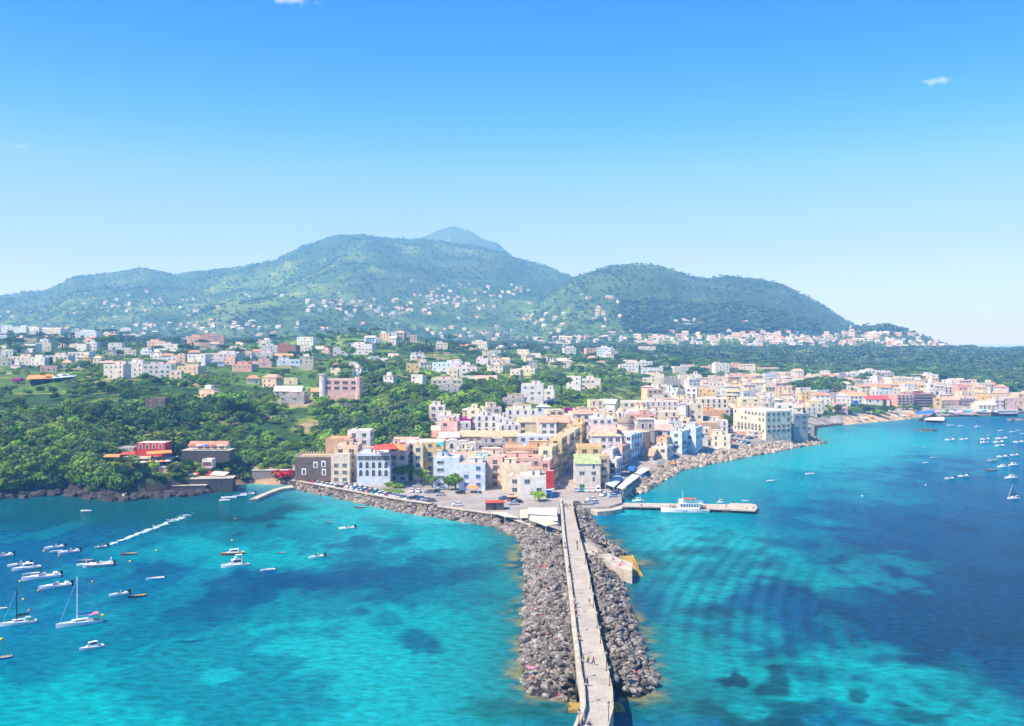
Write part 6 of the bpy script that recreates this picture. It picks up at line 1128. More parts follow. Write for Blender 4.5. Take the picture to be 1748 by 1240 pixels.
# stone field edge: flat grass patch and bare terraces of the plateau
# ---------------------------------------------------------------- people
SKIN = mat('skin', (.52, .30, .20), .6, .3, .06, 6); HAIR = mat('dark_hair', (.03, .02, .015), .7, .3, .2, 20)
def skel(name, joints, edges, m, parent, lvl=1):
    me = bpy.data.meshes.new(name); me.from_pydata([j[:3] for j in joints], edges, []); me.materials.append(m); o = link(name, me, parent)
    k = o.modifiers.new('skin', 'SKIN')
    for v, j in zip(me.skin_vertices[0].data, joints): v.radius = (j[3], j[4] if len(j) > 4 else j[3])
    me.skin_vertices[0].data[0].use_root = True
    k.use_smooth_shade = True; s = o.modifiers.new('sub', 'SUBSURF'); s.levels = lvl; s.render_levels = lvl; return o
def person(px, py, z, pose, top, bottom, label, rz=0, hair=None, X=None, Y=None, cat='person'):
    if X is None: X, Y = gp(px, py, z)
    o = empty('person', (X, Y, z), rz)
    if pose in ('stand', 'walk', 'lie'):
        w = .22 if pose == 'walk' else .04
        J = [(0, 0, .95, .13, .10), (0, 0, 1.15, .13, .095), (0, 0, 1.38, .15, .10), (0, 0, 1.50, .055), (0, -.02, 1.60, .085, .09), (0, -.01, 1.72, .07, .08),
             (.09, 0, .90, .09), (.10, -w, .48, .06), (.10, -w * .6 + .02, .09, .04), (.10, -w * .6 - .14, .03, .035),
             (-.09, 0, .90, .09), (-.10, w, .48, .06), (-.10, w * 1.3, .09, .04), (-.10, w * 1.3 - .14, .03, .035),
             (.19, 0, 1.42, .055), (.25, w * .4, 1.14, .042), (.27, w * .1 - .04, .88, .032), (.27, w * .1 - .06, .80, .028),
             (-.19, 0, 1.42, .055), (-.25, -w * .4, 1.14, .042), (-.27, -w * .5 - .04, .88, .032), (-.27, -w * .5 - .06, .80, .028)]
        E = [(0, 1), (1, 2), (2, 3), (3, 4), (4, 5), (0, 6), (6, 7), (7, 8), (8, 9), (0, 10), (10, 11), (11, 12), (12, 13), (2, 14), (14, 15), (15, 16), (16, 17), (2, 18), (18, 19), (19, 20), (20, 21)]
        cut = .55 if bottom in ('white', 'beige', 'swim') else .15
    else:   # sitting on a rock or crouching, knees drawn up
        J = [(0, .12, .12, .14, .11), (0, .10, .34, .13, .10), (0, .06, .56, .15, .10), (0, .03, .68, .055), (0, 0, .78, .085, .09), (0, .01, .90, .07, .08),
             (.10, .06, .14, .085), (.13, -.34, .42, .06), (.13, -.46, .08, .04), (.13, -.60, .03, .035), (-.10, .06, .14, .085), (-.13, -.34, .42, .06), (-.13, -.46, .08, .04), (-.13, -.60, .03, .035),
             (.19, .05, .60, .055), (.25, -.06, .36, .042), (.17, -.28, .42, .032), (.14, -.36, .44, .028), (-.19, .05, .60, .055), (-.25, -.06, .36, .042), (-.17, -.28, .42, .032), (-.14, -.36, .44, .028)]
        E = [(0, 1), (1, 2), (2, 3), (3, 4), (4, 5), (0, 6), (6, 7), (7, 8), (8, 9), (0, 10), (10, 11), (11, 12), (12, 13), (2, 14), (14, 15), (15, 16), (16, 17), (2, 18), (18, 19), (19, 20), (20, 21)]; cut = .3
    fi = []
    for h, s in ((17, 1), (21, -1)):     # five short fingers on each hand
        hx, hy, hz = J[h][:3]
        for q in range(5):
            L = (.05, .075, .08, .075, .06)[q]; fi.append((hx + s * .004, hy - .035 + .018 * q - (.02 if q == 0 else 0), hz - L - .01, .009)); E.append((h, len(J) + len(fi) - 1))
    K = J + fi
    if pose == 'lie': rot = lambda p: (p[0], p[2] - .95, .16 - p[1]) + tuple(p[3:])
    else: rot = lambda p: p
    skel('body', [rot(p) for p in K], E, SKIN, o)
    C_ = lambda n, c: mat('cloth_' + n, c, .9, .1, .1, 6)
    COLS = {'blue': (.05, .12, .4), 'yellow': (.75, .70, .05), 'maroon': (.25, .02, .04), 'white': (.75, .75, .73), 'navy': (.02, .03, .09), 'red': (.6, .04, .05), 'pink': (.8, .25, .3), 'black': (.02, .02, .02), 'beige': (.5, .42, .3), 'green': (.08, .3, .1), 'purple': (.3, .05, .4), 'grey': (.3, .3, .3), 'orange': (.75, .25, .04)}
    g = 1.18
    if top != 'bare':
        ix = [0, 1, 2, 14, 15, 18, 19]; T = [J[i] for i in ix]; T = [(p[0], p[1], p[2]) + tuple(r * g + .008 for r in p[3:]) for p in T]; T[4] = tuple(T[3][i] + (T[4][i] - T[3][i]) * .55 for i in range(3)) + T[4][3:]; T[6] = tuple(T[5][i] + (T[6][i] - T[5][i]) * .55 for i in range(3)) + T[6][3:]
        skel('shirt', [rot(p) for p in T], [(0, 1), (1, 2), (2, 3), (3, 4), (2, 5), (5, 6)], C_(top, COLS[top]), o)
    bcol = bottom if bottom != 'swim' else 'red'
    ix = [0, 6, 7, 8, 10, 11, 12]; T = [J[i] for i in ix]; T = [tuple(p[:3]) + tuple(r * 1.2 + .006 for r in p[3:]) for p in T]; t = .45 if bottom == 'swim' else (1.0 if cut > .3 else 1)
    if bottom in ('swim', 'beige', 'white'):
        k = .35 if bottom == 'swim' else .85
        T = [T[0], T[1], tuple(T[1][i] + (T[2][i] - T[1][i]) * k for i in range(3)) + T[2][3:], T[4], tuple(T[4][i] + (T[5][i] - T[4][i]) * k for i in range(3)) + T[5][3:]]; Ed = [(0, 1), (1, 2), (0, 3), (3, 4)]
    else: Ed = [(0, 1), (1, 2), (2, 3), (0, 4), (4, 5), (5, 6)]
    skel('shorts' if bottom in ('swim', 'beige', 'white') else 'trousers', [rot(p) for p in T], Ed, C_(bcol, COLS[bcol]), o)
    hx, hy, hz = J[5][:3]; H = [(hx, hy + .03, hz + .0, .085, .085), (hx, hy + .05, hz - .06, .08, .07)]; skel('hair', [rot(p) for p in H], [(0, 1)], HAIR, o)
    return tag(o, label, cat, 'people on the causeway and rocks')
for a in ((996, 1131, 'stand', 'blue', 'beige', 'person in blue top at the left of the trio near the end of the causeway'), (1004, 1133, 'walk', 'yellow', 'navy', 'person in bright yellow shirt between two others on the causeway'), (1013, 1136, 'walk', 'maroon', 'black', 'person in maroon top right of the one in yellow'), (1002, 1172, 'walk', 'navy', 'black', 'person in navy clothes walking alone before the arch'), (1006, 1238, 'sit', 'blue', 'navy', 'person in blue crouching at the bottom edge of the causeway'), (997, 1236, 'stand', 'pink', 'white', 'person in pink left of the crouching one'),
          (981, 1031, 'walk', 'navy', 'beige', 'person in navy shirt leading the group at the left parapet'), (983, 1038, 'walk', 'white', 'navy', 'person in white shirt second in the group at the left parapet'), (981, 1044, 'walk', 'blue', 'black', 'person in blue shirt third in the group at the left parapet'), (983, 1052, 'walk', 'maroon', 'navy', 'person in maroon shirt last in the group at the left parapet'), (987, 1095, 'stand', 'black', 'black', 'person in black alone by the left parapet'), (971, 976, 'walk', 'blue', 'navy', 'person in blue walking by the left parapet above the jetty'), (972, 983, 'walk', 'black', 'black', 'person in black just in front of the one in blue by the jetty'),
          (964, 934, 'walk', 'grey', 'navy', 'person in grey by the left parapet opposite the jetty'), (965, 941, 'walk', 'navy', 'black', 'person in navy by the left parapet opposite the jetty'), (985, 932, 'stand', 'black', 'navy', 'person in black at the right parapet by the jetty head'), (986, 939, 'stand', 'maroon', 'navy', 'person in maroon at the right parapet by the jetty head'), (1006, 1034, 'stand', 'black', 'beige', 'person in black top leaning at the right parapet'),
          (963, 867, 'walk', 'black', 'navy', 'leftmost person of the four crossing the causeway entrance'), (966, 866, 'walk', 'navy', 'navy', 'second person of the four crossing the causeway entrance'), (969, 867, 'walk', 'grey', 'black', 'third person of the four crossing the causeway entrance'), (973, 865, 'walk', 'white', 'black', 'rightmost person of the four crossing the causeway entrance')):
    x, y, ps, tp, bt, lb = a; z = BZ + .02 if y > 858 else 2.35
    person(x, y, z, ps, tp, bt, lb, rz=0 if 'pair' in lb else rc.uniform(-1, 3.5))
def on_rocks(px, py, default=2.2):
    X, Y = gp(px, py, default); return X, Y
for x, y, ps, tp, bt, lb in ((934, 966, 'sit', 'pink', 'swim', 'sunbather in pink sitting high on the left rocks'), (920, 970, 'sit', 'bare', 'swim', 'bare-chested sunbather left of the one in pink'), (921, 990, 'lie', 'red', 'swim', 'sunbather in red lying on the left rocks below the jetty level'), (927, 1011, 'lie', 'bare', 'swim', 'sunbather lying on the left rocks beside a white towel'), (921, 1032, 'sit', 'white', 'swim', 'sunbather in white sitting on the left rocks'), (909, 1049, 'stand', 'bare', 'swim', 'bather standing at the left waterline rocks'), (928, 1055, 'lie', 'red', 'swim', 'sunbather lying above the standing bather'), (937, 1069, 'lie', 'bare', 'swim', 'bare-backed sunbather on the left rocks half way along'),
                             (934, 1086, 'lie', 'bare', 'swim', 'sunbather lying on the broad left rocks'), (905, 1142, 'lie', 'red', 'swim', 'sunbather in red near the left waterline'), (918, 1145, 'sit', 'purple', 'swim', 'bather in purple sitting next to the one in red'), (909, 1162, 'sit', 'pink', 'swim', 'bather in pink low on the left rocks'), (955, 1192, 'sit', 'bare', 'swim', 'bather at the tip of the left rocks by the water'), (1066, 1150, 'sit', 'yellow', 'swim', 'sunbather in yellow on the right rocks'), (1084, 1152, 'lie', 'red', 'swim', 'sunbather in red on the right rocks'), (1050, 1047, 'sit', 'orange', 'swim', 'sunbather in orange on the right rocks')):
    X, Y = on_rocks(x, y); person(x, y, 2.5, ps, tp, bt, lb, rz=rc.uniform(0, 6), X=X, Y=Y)
for x, y, z, ps, tp, bt, lb in ((1047, 956, 3.3, 'sit', 'navy', 'swim', 'bather in navy sitting in the middle of the bathing platform'), (1058, 965, 3.3, 'sit', 'pink', 'swim', 'bather in pink at the near edge of the bathing platform'), (1062, 961, 3.3, 'sit', 'white', 'swim', 'bather in white on the bathing platform'), (1083, 969, 1.7, 'stand', 'bare', 'swim', 'bather standing on the ochre ramp'), (1087, 973, 1.0, 'stand', 'bare', 'swim', 'bather at the water edge of the ochre ramp'), (1027, 941, 3.3, 'walk', 'black', 'navy', 'person in black walking out on the bathing platform'), (1035, 945, 3.3, 'walk', 'blue', 'beige', 'person in blue walking out on the bathing platform')):
    person(x, y, z + .02, ps, tp, bt, lb, rz=rc.uniform(0, 6))
for k, (u, v, c) in enumerate([(-.38, .1, 'red'), (-.34, -.2, 'white'), (-.30, .2, 'pink'), (-.27, -.1, 'white'), (.26, .2, 'red'), (.29, -.25, 'white'), (.32, .1, 'pink'), (.35, -.1, 'orange'), (.39, .15, 'white'), (.42, -.1, 'red')]):
    p = FERRY.matrix_basis @ Vector((u * FL, v * FB, 1.35)); person(0, 0, 1.35, 'stand', c, 'navy', f'{["first", "second", "third", "fourth", "fifth", "sixth", "seventh", "eighth", "ninth", "last"][k]} passenger from the bow on the ferry, in {c}', X=p.x, Y=p.y)
# towels on the rocks
for x, y, c, t in ((928, 1012, WTARP, 'white'), (930, 967, RTARP, 'red'), (905, 1140, PNKC, 'pink'), (1056, 966, PNKC, 'pink')):
    X, Y = gp(x, y, 2.6 if x < 1000 else 3.3); b = MB(); b.box(-.5, -.9, 0, .5, .9, .05, c); b.v = [(p[0], p[1], p[2] + .06 * math.sin(p[1] * 4)) for p in b.v]; tag(b.build('towel', loc=(X, Y, 2.65 if x < 1000 else 3.32), rz=.6), f'{t} beach towel spread ' + ('on the bathing platform' if x > 1000 else f'on the left rocks near {"the upper" if y < 980 else ("the middle" if y < 1100 else "the lower")} sunbathers'), 'towel')
# ---------------------------------------------------------------- trees and scrub
def leafmat(name, a, b, rnd=.35):
    m = mat(name, a, .75, .2, 0, .9, col2=b, rnd=rnd); p = m.node_tree.nodes['Principled BSDF']
    return m
LF_D = leafmat('dark_green_leaves', (.03, .085, .012), (.10, .19, .03)); LF_M = leafmat('green_leaves', (.09, .19, .015), (.20, .34, .035)); LF_L = leafmat('light_green_leaves', (.14, .27, .02), (.28, .42, .05))
LF_O = leafmat('olive_green_leaves', (.09, .15, .035), (.21, .27, .09)); BARK = mat('bark', (.10, .07, .045), .95, .1, .3, 3)
RED_F = mat('red_blossom', (.55, .01, .03), .7, .2, .3, 2); PUR_F = mat('purple_blossom', (.42, .01, .30), .7, .2, .3, 2)
def leafcloud(lobes, n, size, seed, flat=1.0):
    """many leaf-spray quads through the lobes' volume, denser towards the outside"""
    r = np.random.default_rng(seed); vol = np.array([l[3] ** 2 for l in lobes]); pick = r.choice(len(lobes), n, p=vol / vol.sum())
    L = np.array(lobes)[pick]; d = r.normal(size=(n, 3)); d /= np.linalg.norm(d, axis=1)[:, None]; d[:, 2] = np.where(d[:, 2] < -.45, -d[:, 2], d[:, 2])
    rad = r.uniform(.55, 1.08, n) ** .6; c = L[:, :3] + d * (L[:, 3] * rad)[:, None] * (1, 1, flat)
    nrm = d + r.normal(size=(n, 3)) * .65; nrm /= np.linalg.norm(nrm, axis=1)[:, None]
    t = np.cross(nrm, r.normal(size=(n, 3))); t /= np.linalg.norm(t, axis=1)[:, None]; b = np.cross(nrm, t); s = size * r.uniform(.6, 1.35, n)[:, None]
    v = np.stack([c - t * s, c - b * s * .75, c + t * s, c + b * s * .75], 1) + r.normal(size=(n, 4, 3)) * size * .18
    return v.reshape(-1, 3), np.arange(4 * n).reshape(n, 4)
def crown_mesh(kind, seed, m, n, size):
    r = random.Random(seed); lb = []
    if kind == 'broad':
        lb = [(0, 0, .62, .30)] + [(math.cos(a) * r.uniform(.2, .34), math.sin(a) * r.uniform(.2, .34), r.uniform(.42, .85), r.uniform(.14, .24)) for a in [k * .9 + r.uniform(-.3, .3) for k in range(8)]]; fl = .95
    elif kind == 'umbrella':
        lb = [(math.cos(a) * q, math.sin(a) * q, .84 + r.uniform(-.03, .05), r.uniform(.16, .25)) for a, q in [(k * .75, r.uniform(.2, .5)) for k in range(13)]] + [(0, 0, .9, .3)]; fl = .42
    elif kind == 'cypress': lb = [(0, 0, .12 + k * .085, .11 * math.sin(math.pi * min(1, (k + 1.6) / 11))) for k in range(10)]; fl = 1.1
    elif kind == 'bush': lb = [(math.cos(a) * q, math.sin(a) * q, .35 + r.uniform(-.1, .15), r.uniform(.26, .4)) for a, q in [(k * 1.1, r.uniform(.1, .5)) for k in range(7)]]; fl = .8
    v, f = leafcloud(lb, n, size, seed, fl)
    return npmesh('crown', v, f, [m])
def trunk_mesh(kind, seed):
    b = MB(); r = random.Random(seed)
    if kind == 'cypress' : return b.tube((0, 0, 0), (0, 0, .3), .03, BARK).mesh('trunk')
    if kind == 'bush':
        for k in range(3): b.tube((0, 0, 0), (r.uniform(-.3, .3), r.uniform(-.3, .3), .3), .03, BARK, 5, .015)
        return b.mesh('trunk')
    h = .70 if kind == 'umbrella' else .38; b.tube((0, 0, -.05), (.02, .01, h), .04, BARK, 7, .025)
    for k in range(6):
        a = k * 1.05; q = .38 if kind == 'umbrella' else .26; b.tube((.02, .01, h * .85), (math.cos(a) * q, math.sin(a) * q, (.82 if kind == 'umbrella' else .68)), .02, BARK, 5, .007)
    return b.mesh('trunk')
KINDS = {}
for key, kind, m, n, s in (('dark', 'broad', LF_D, 620, .055), ('mid', 'broad', LF_M, 620, .055), ('light', 'broad', LF_L, 560, .055), ('olive', 'broad', LF_O, 520, .05), ('umbrella', 'umbrella', LF_D, 900, .05), ('umbrella_light', 'umbrella', LF_M, 900, .05), ('cypress', 'cypress', LF_D, 300, .035), ('bush', 'bush', LF_M, 320, .09), ('bush_light', 'bush', LF_L, 320, .09), ('bush_olive', 'bush', LF_O, 300, .09), ('red', 'bush', RED_F, 340, .09), ('purple', 'bush', PUR_F, 300, .09)):
    KINDS[key] = [(crown_mesh(kind, 7 + k, m, n, s), trunk_mesh(kind, k)) for k in range(2)]
rt = random.Random(77)
NT = 0
def tree(key, x, y, z, h, name, label, group=None, w=1.0, cat='tree'):
    global NT
    c, t = KINDS[key][NT % 2]; NT += 1
    o = empty(name, (x, y, z), rt.uniform(0, 6)); s = (h * w, h * w, h)
    a = link('crown', c, o); a.scale = s; a.rotation_euler = (0, 0, 0); b = link('trunk', t, o); b.scale = s
    return tag(o, label, cat, group)
def ptree(key, px, py, h, label, name='tree', w=1.0, group=None, cat='tree', Y=None):
    """a tree whose foot is seen at a pixel"""
    if Y is None:
        q = hit(px, py) or (*gp(px, py, 2), 2)
    else: q = (wx(px, Y), Y, gz(wx(px, Y), Y))
    TREES.append((q[0], q[1], h * w * .3)); return tree(key, q[0], q[1], q[2] - .1, h, name, label, group, w, cat)
TREES = []
for a in (('umbrella_light', 390, 718, 15, 'big flat-topped umbrella pine standing on the cliff edge above the restaurants', 'umbrella_pine', 1.35), ('umbrella_light', 297, 778, 12, 'umbrella pine between the red restaurant and the terracotta-roofed restaurant', 'umbrella_pine', 1.5),
          ('umbrella', 183, 603, 17, 'tall umbrella pine with two trunks in front of white plateau houses', 'umbrella_pine', 1.3), ('umbrella', 18, 604, 17, 'dark umbrella pine at the far left of the plateau', 'umbrella_pine', 1.3), ('umbrella', 106, 600, 15, 'broad umbrella pine between two white villas of the plateau', 'umbrella_pine', 1.5),
          ('umbrella', 959, 680, 15, 'leaning umbrella pine beside the white palazzo', 'umbrella_pine', 1.2), ('umbrella', 858, 610, 11, 'round-topped pine left of the big cream palace', 'umbrella_pine', 1.2),
          ('dark', 300, 590, 14, 'tall dark rounded tree by the skyline right of the white villas'), ('dark', 488, 577, 13, 'dark tall rounded tree on the skyline left of the blue arcade house'), ('dark', 725, 612, 17, 'big dark evergreen mass beside white houses at the foot of the mountain'), ('dark', 712, 610, 15, 'dark evergreen just left of the biggest dark evergreen'),
          ('mid', 595, 614, 15, 'bright round tree in front of the white plateau villas'), ('dark', 546, 585, 13, 'dark tree right of the blue arcade house'), ('dark', 600, 572, 12, 'leaning dark tree on top of the green hillock'),
          ('cypress', 457, 600, 13, 'slender dark cypress left of the red-brown block', 'cypress', 1.0), ('cypress', 437, 596, 9, 'short dark cypress among plateau houses', 'cypress', 1.2),
          ('light', 622, 820, 5.5, 'small bright tree before the cream houses at the parking', 'tree', 1.1), ('light', 720, 825, 7, 'bright round tree in the middle of the parking square', 'tree', 1.1), ('light', 738, 833, 6, 'smaller bright tree right of the round parking tree', 'tree', 1.1), ('mid', 778, 838, 8, 'green tree before the pale blue house', 'tree', 1.1),
          ('mid', 765, 838, 6, 'small green tree left of the one before the pale blue house', 'tree', 1.0), ('light', 920, 858, 5, 'bright bush-like tree at the door of the low white house', 'bush', 1.5), ('dark', 655, 823, 8, 'dark tree at the right end of the blue-shaded arched house', 'tree', 1.3), ('mid', 690, 822, 9, 'leafy tree between the parking and the lilac house', 'tree', 1.3), ('dark', 672, 822, 8, 'dark bushy tree in the row behind the traffic island', 'tree', 1.3),
          ('bush_light', 665, 832, 3, 'bright shrub on the grassy traffic island', 'bush', 1.8), ('bush', 678, 835, 3, 'darker shrub on the grassy traffic island', 'bush', 1.8), ('red', 486, 822, 6.5, 'vivid red bougainvillea tree beside the dark tower house', 'bougainvillea', 1.15), ('purple', 798, 732, 9, 'deep purple bougainvillea at the left edge of the old town', 'bougainvillea', 1.1), ('purple', 968, 706, 5, 'magenta bougainvillea bush below the umbrella pine', 'bougainvillea', 1.4),
          ('purple', 30, 655, 5, 'purple flowering bush at the left end of the terrace restaurant', 'bougainvillea', 1.6), ('purple', 95, 648, 3, 'long purple flowering hedge along the terrace restaurant', 'bougainvillea', 2.2), ('mid', 1245, 735, 11, 'green tree between the palace and the orange-roofed house', 'tree', 1.1), ('dark', 1262, 735, 7, 'dark round tree by the wall of the palace', 'tree', 1.1), ('bush', 1215, 742, 4, 'green hedge below the orange-roofed house', 'bush', 3), ('light', 1105, 686, 11, 'very bright green tree before the pine wood at the town edge', 'tree', 1.5),
          ('dark', 1475, 706, 8, 'dark tree right of the blue church tower', 'tree', 1.4), ('mid', 1450, 708, 7, 'tree left of the blue church tower', 'tree', 1.3), ('dark', 1508, 708, 6, 'dark bush under the long church nave', 'bush', 1.6)):
    ptree(*a[:3], a[3], a[4], *(a[5:] if len(a) > 5 else ()))
for i, (a, b) in enumerate(((1362, 672), (1372, 676), (1380, 668), (1388, 674), (1394, 664), (1402, 670), (1410, 662), (1416, 673), (1424, 666), (1432, 672), (1440, 668), (1398, 678))): ptree('dark' if i % 3 else 'mid', a, b + 4, 17, f'dark round tree of the grove behind the long cream building, {ORD[i]}', 'tree', 1.15, 'trees of the grove behind the long cream building')
for i, (a, b) in enumerate(((1418, 702), (1430, 706), (1442, 702), (1484, 708), (1498, 710), (1522, 706), (1548, 700), (1566, 708))): ptree('dark' if i % 2 else 'bush', a, b, 7, f'dark green tree in the row behind the east beach, {ORD[i]}', 'tree', 1.3, 'trees behind the east beach')
for i, (a, b) in enumerate(((548, 700), (562, 702), (584, 698), (606, 700), (628, 696))): ptree('dark' if i % 2 else 'mid', a, b, 7, f'green tree below the wall of the pink villa, {ORD[i]}', 'tree', 1.3, 'trees below the pink villa')
HB_ = []
for i, (k_, a, b, h_) in enumerate((('bush_light', 18, 816, 4.5), ('bush_light', 34, 812, 5), ('bush_light', 52, 816, 4.5), ('bush_light', 70, 824, 4), ('bush_light', 112, 812, 5), ('bush_light', 126, 806, 5.5), ('bush_light', 100, 822, 4), ('bush', 8, 800, 5), ('bush', 88, 806, 5), ('bush', 318, 797, 3.5), ('bush_light', 336, 801, 3), ('bush', 374, 799, 3.5), ('bush_light', 388, 808, 3), ('bush', 300, 818, 3), ('bush', 268, 824, 3.5), ('bush_light', 215, 818, 4), ('bush', 232, 826, 3.5))):
    HB_.append((ptree(k_, a, b, h_, None, 'bush', 1.5, 'bushes hanging on the cliff', 'bush'), ('bright green bush hanging on the cliff ' if 'light' in k_ else 'green bush on the cliff face ') + ('below the far-left woods' if a < 140 else 'around the restaurant terraces'), a))
uniq_labels(HB_)
# scatter over the land: density by area; the nearest become trees, the rest woodland and scrub
def wood_density(px, Y, x, y_, z, d):
    if d < (3 if px < 420 else 5): return 0
    if px > 495 and z < 10 and Y < 640 and px < 1800 and not (px < 740 and Y > 455): return 0
    if 1050 < px < 1440 and Y < 1150: return .34
    if px >= 1440 and Y < 1010: return .06
    if 1060 < px <= 1800 and 1100 < Y < 2300: return 1.0
    if 740 < px <= 1060 and Y < 560: return 0 if z < 17 else 1.0
    if px <= 740 and Y < 620: return 1.0
    return .72
pts = []
rs = random.Random(99); Y = 382.0
FGRID = {}
for a, b, c in FOOT + FOOT_FAR: FGRID.setdefault((int(a // 40), int(b // 40)), []).append((a, b, c))
def nearfoot(x, y, m):
    i, j = int(x // 40), int(y // 40)
    for p in (i - 1, i, i + 1):
        for q in (j - 1, j, j + 1):
            for a, b, c in FGRID.get((p, q), ()):
                if abs(x - a) < 40 and (x - a) ** 2 + (y - b) ** 2 < (c + m) ** 2: return True
    return False
while Y < 5900:
    sp = 5.6 if Y < 700 else (7.5 if Y < 1400 else (10 if Y < 2300 else (12.5 if Y < 3400 else 15)))
    row = np.arange(wx(-60, Y), wx(1810, Y), sp)
    for X in row:
        x, y = X + rs.uniform(-.45, .45) * sp, Y + rs.uniform(-.45, .45) * sp; px = CX + F * x / y
        if rs.random() > .9: continue
        z = gz(x, y)
        if z < 1.5: continue
        d = dz(x, y); w = wood_density(px, y, x, y, z, d)
        pts.append((x, y, z, px, w, d))
    Y += sp * .95
Y = 384.0
while Y < 450:      # the overgrown cliff face
    for X in np.arange(wx(-60, Y), wx(420, Y), 2.7):
        x, y = X + rs.uniform(-1.4, 1.4), Y + rs.uniform(-1.4, 1.4); z, d = gz(x, y), dz(x, y); px = CX + F * x / y
        if z > .8 and d > 1.2 and not (400 > px > 176 and 8 > rs.random() * 12 and z < 12): pts.append((x, y, z, px, .8, d))
    Y += 2.5
for _ in range(5200):
    Y = rs.uniform(384, 440); x, y = wx(rs.uniform(-60, 235), Y), Y; d = dz(x, y)
    if .9 < d < 5.5: pts.append((x, y, gz(x, y), CX + F * x / y, .62, d))
P_ = np.array(pts); den = fbm(P_[:, 0] / 38, P_[:, 1] / 52, 201, 3); mixn = fbm(P_[:, 0] / 60, P_[:, 1] / 90, 211, 3)
LPYat = lambda px, x, y, z: HY + (CH - z) * F / y
near, bulk = [], []
for k, (x, y, z, px, w, d) in enumerate(pts):
    farw = y > 1400
    if rs.random() > w: continue
    open_ = den[k] > ((.57 if y < 540 else .49) if px < 1000 else .62) and not (1060 < px and 1150 < y < 2300) and y > 440
    if farw and den[k] > .53 and y > 2100: open_ = True
    if 540 < px < 900 and 450 < y < 625 and not (545 < px < 640 and y > 560): open_ = False
    if open_ and rs.random() < (.85 if y < 1700 else .6): continue
    fx = 1050 < px < 1640 and 1500 < y and 570 < HY + (CH - z) * F / y < 603
    if fx and rs.random() < .4: continue
    if nearfoot(x, y, (0.2 if px < 430 and y < 470 else 2.0) if y < 1200 else 3): continue
    if 176 < px < 400 and y < 436 and LPYat(px, x, y, z) < (800 if px < 310 else 818) and z < 13 and rs.random() < .55: continue
    # keep the view of the houses open: low growth right in front of them
    low = (y > 480 or px > 430) and not (540 < px < 900 and y < 625) and y < 1400 and (nearfoot(x, y + 10, 3) or nearfoot(x, y + 20, 3))
    t = mixn[k] + rs.uniform(-.18, .18); big = 1.0 if y < 1400 else (1.25 if y < 2300 else (1.2 if y < 3400 else 1.3))
    if y > 560 and y < 1400 and px < 1000: t = t + .04
    if px < 430 and y < 470: key, h = rs.choice(('dark', 'dark', 'olive', 'mid', 'bush', 'light')), rs.uniform(3, 6.5)
    elif 540 < px < 900 and y < 625: key, h = rs.choice(('dark', 'dark', 'mid', 'mid', 'light', 'olive')), rs.uniform(5, 10)
    elif low: key, h = rs.choice(('bush', 'bush_light', 'mid', 'bush_olive')), rs.uniform(2.2, 4.4)
    elif fx: key, h = rs.choice(('dark', 'mid', 'bush')), rs.uniform(3, 5.5)
    elif 1060 < px and 1050 < y < 2300: key, h = ('umbrella' if rs.random() < .45 else ('dark' if t < .5 else 'mid')), rs.uniform(9, 15)
    elif t < .42: key, h = 'dark', rs.uniform(5, 11) if y < 560 else rs.uniform(4, 8)
    elif t < .52: key, h = 'mid', rs.uniform(4, 8)
    elif t < .60: key, h = rs.choice(('bush', 'light', 'mid')), rs.uniform(3, 6.5)
    elif t < .68: key, h = rs.choice(('bush_light', 'bush', 'olive')), rs.uniform(2.5, 5)
    else: key, h = rs.choice(('bush_olive', 'bush_light', 'olive')), rs.uniform(2, 4.5)
    if rs.random() < .03 and y > 700 and y < 2000: key, h = rs.choice(('umbrella', 'cypress')), rs.uniform(10, 15)
    (near if y < 640 else bulk).append((x, y, z - .15 * h, key, h * (big if y > 1400 else 1), d, px))
near.sort(key=lambda p: -p[4] / p[1])
rest = near[235:]; near = near[:235]; bulk += rest
LB = {'dark': ('tree', 'dark green broadleaf tree in the woods on the cliff slope'), 'mid': ('tree', 'mid green broadleaf tree in the woods on the cliff slope'), 'light': ('tree', 'light green broadleaf tree in the woods on the cliff slope'), 'olive': ('tree', 'greyish olive tree in the woods on the cliff slope'),
      'bush': ('bush', 'green bush in the scrub on the cliff slope'), 'bush_light': ('bush', 'bright green bush in the scrub on the cliff slope'), 'bush_olive': ('bush', 'dry olive-green bush in the scrub on the cliff slope'), 'umbrella': ('umbrella_pine', 'umbrella pine in the woods on the cliff slope'), 'cypress': ('cypress', 'cypress in the woods on the cliff slope')}
TL = []
for x, y, z, key, h, d, px in near:
    py = HY + (CH - z) * F / y; sz = 'tall' if h > 8.5 else ('medium' if h > 6 else 'low')
    rw = 'low down' if py > 790 else ('half way up' if py > 740 else 'near the top')
    zn = 'at the far left' if px < 90 else ('left of the red restaurant' if px < 200 else ('above the red restaurant' if px < 300 else ('above the terracotta-roofed restaurant' if px < 400 else ('above the cove' if px < 500 else ('above the orange box house' if px < 610 else ('behind the lilac house' if px < 700 else ('behind the yellow house' if px < 800 else 'behind the white upper villas')))))))
    o = tree(key, x, y, z, h, LB[key][0], None, ('trees and scrub of the cliff slope ' + LB[key][1].split(' in ')[0])[:60], rs.uniform(.95, 1.25), 'tree' if 'bush' not in key else 'bush'); TL.append((o, f"{sz} {LB[key][1].split(' in ')[0].replace(' broadleaf', '')} {rw} {zn}", px))
uniq_labels(TL)
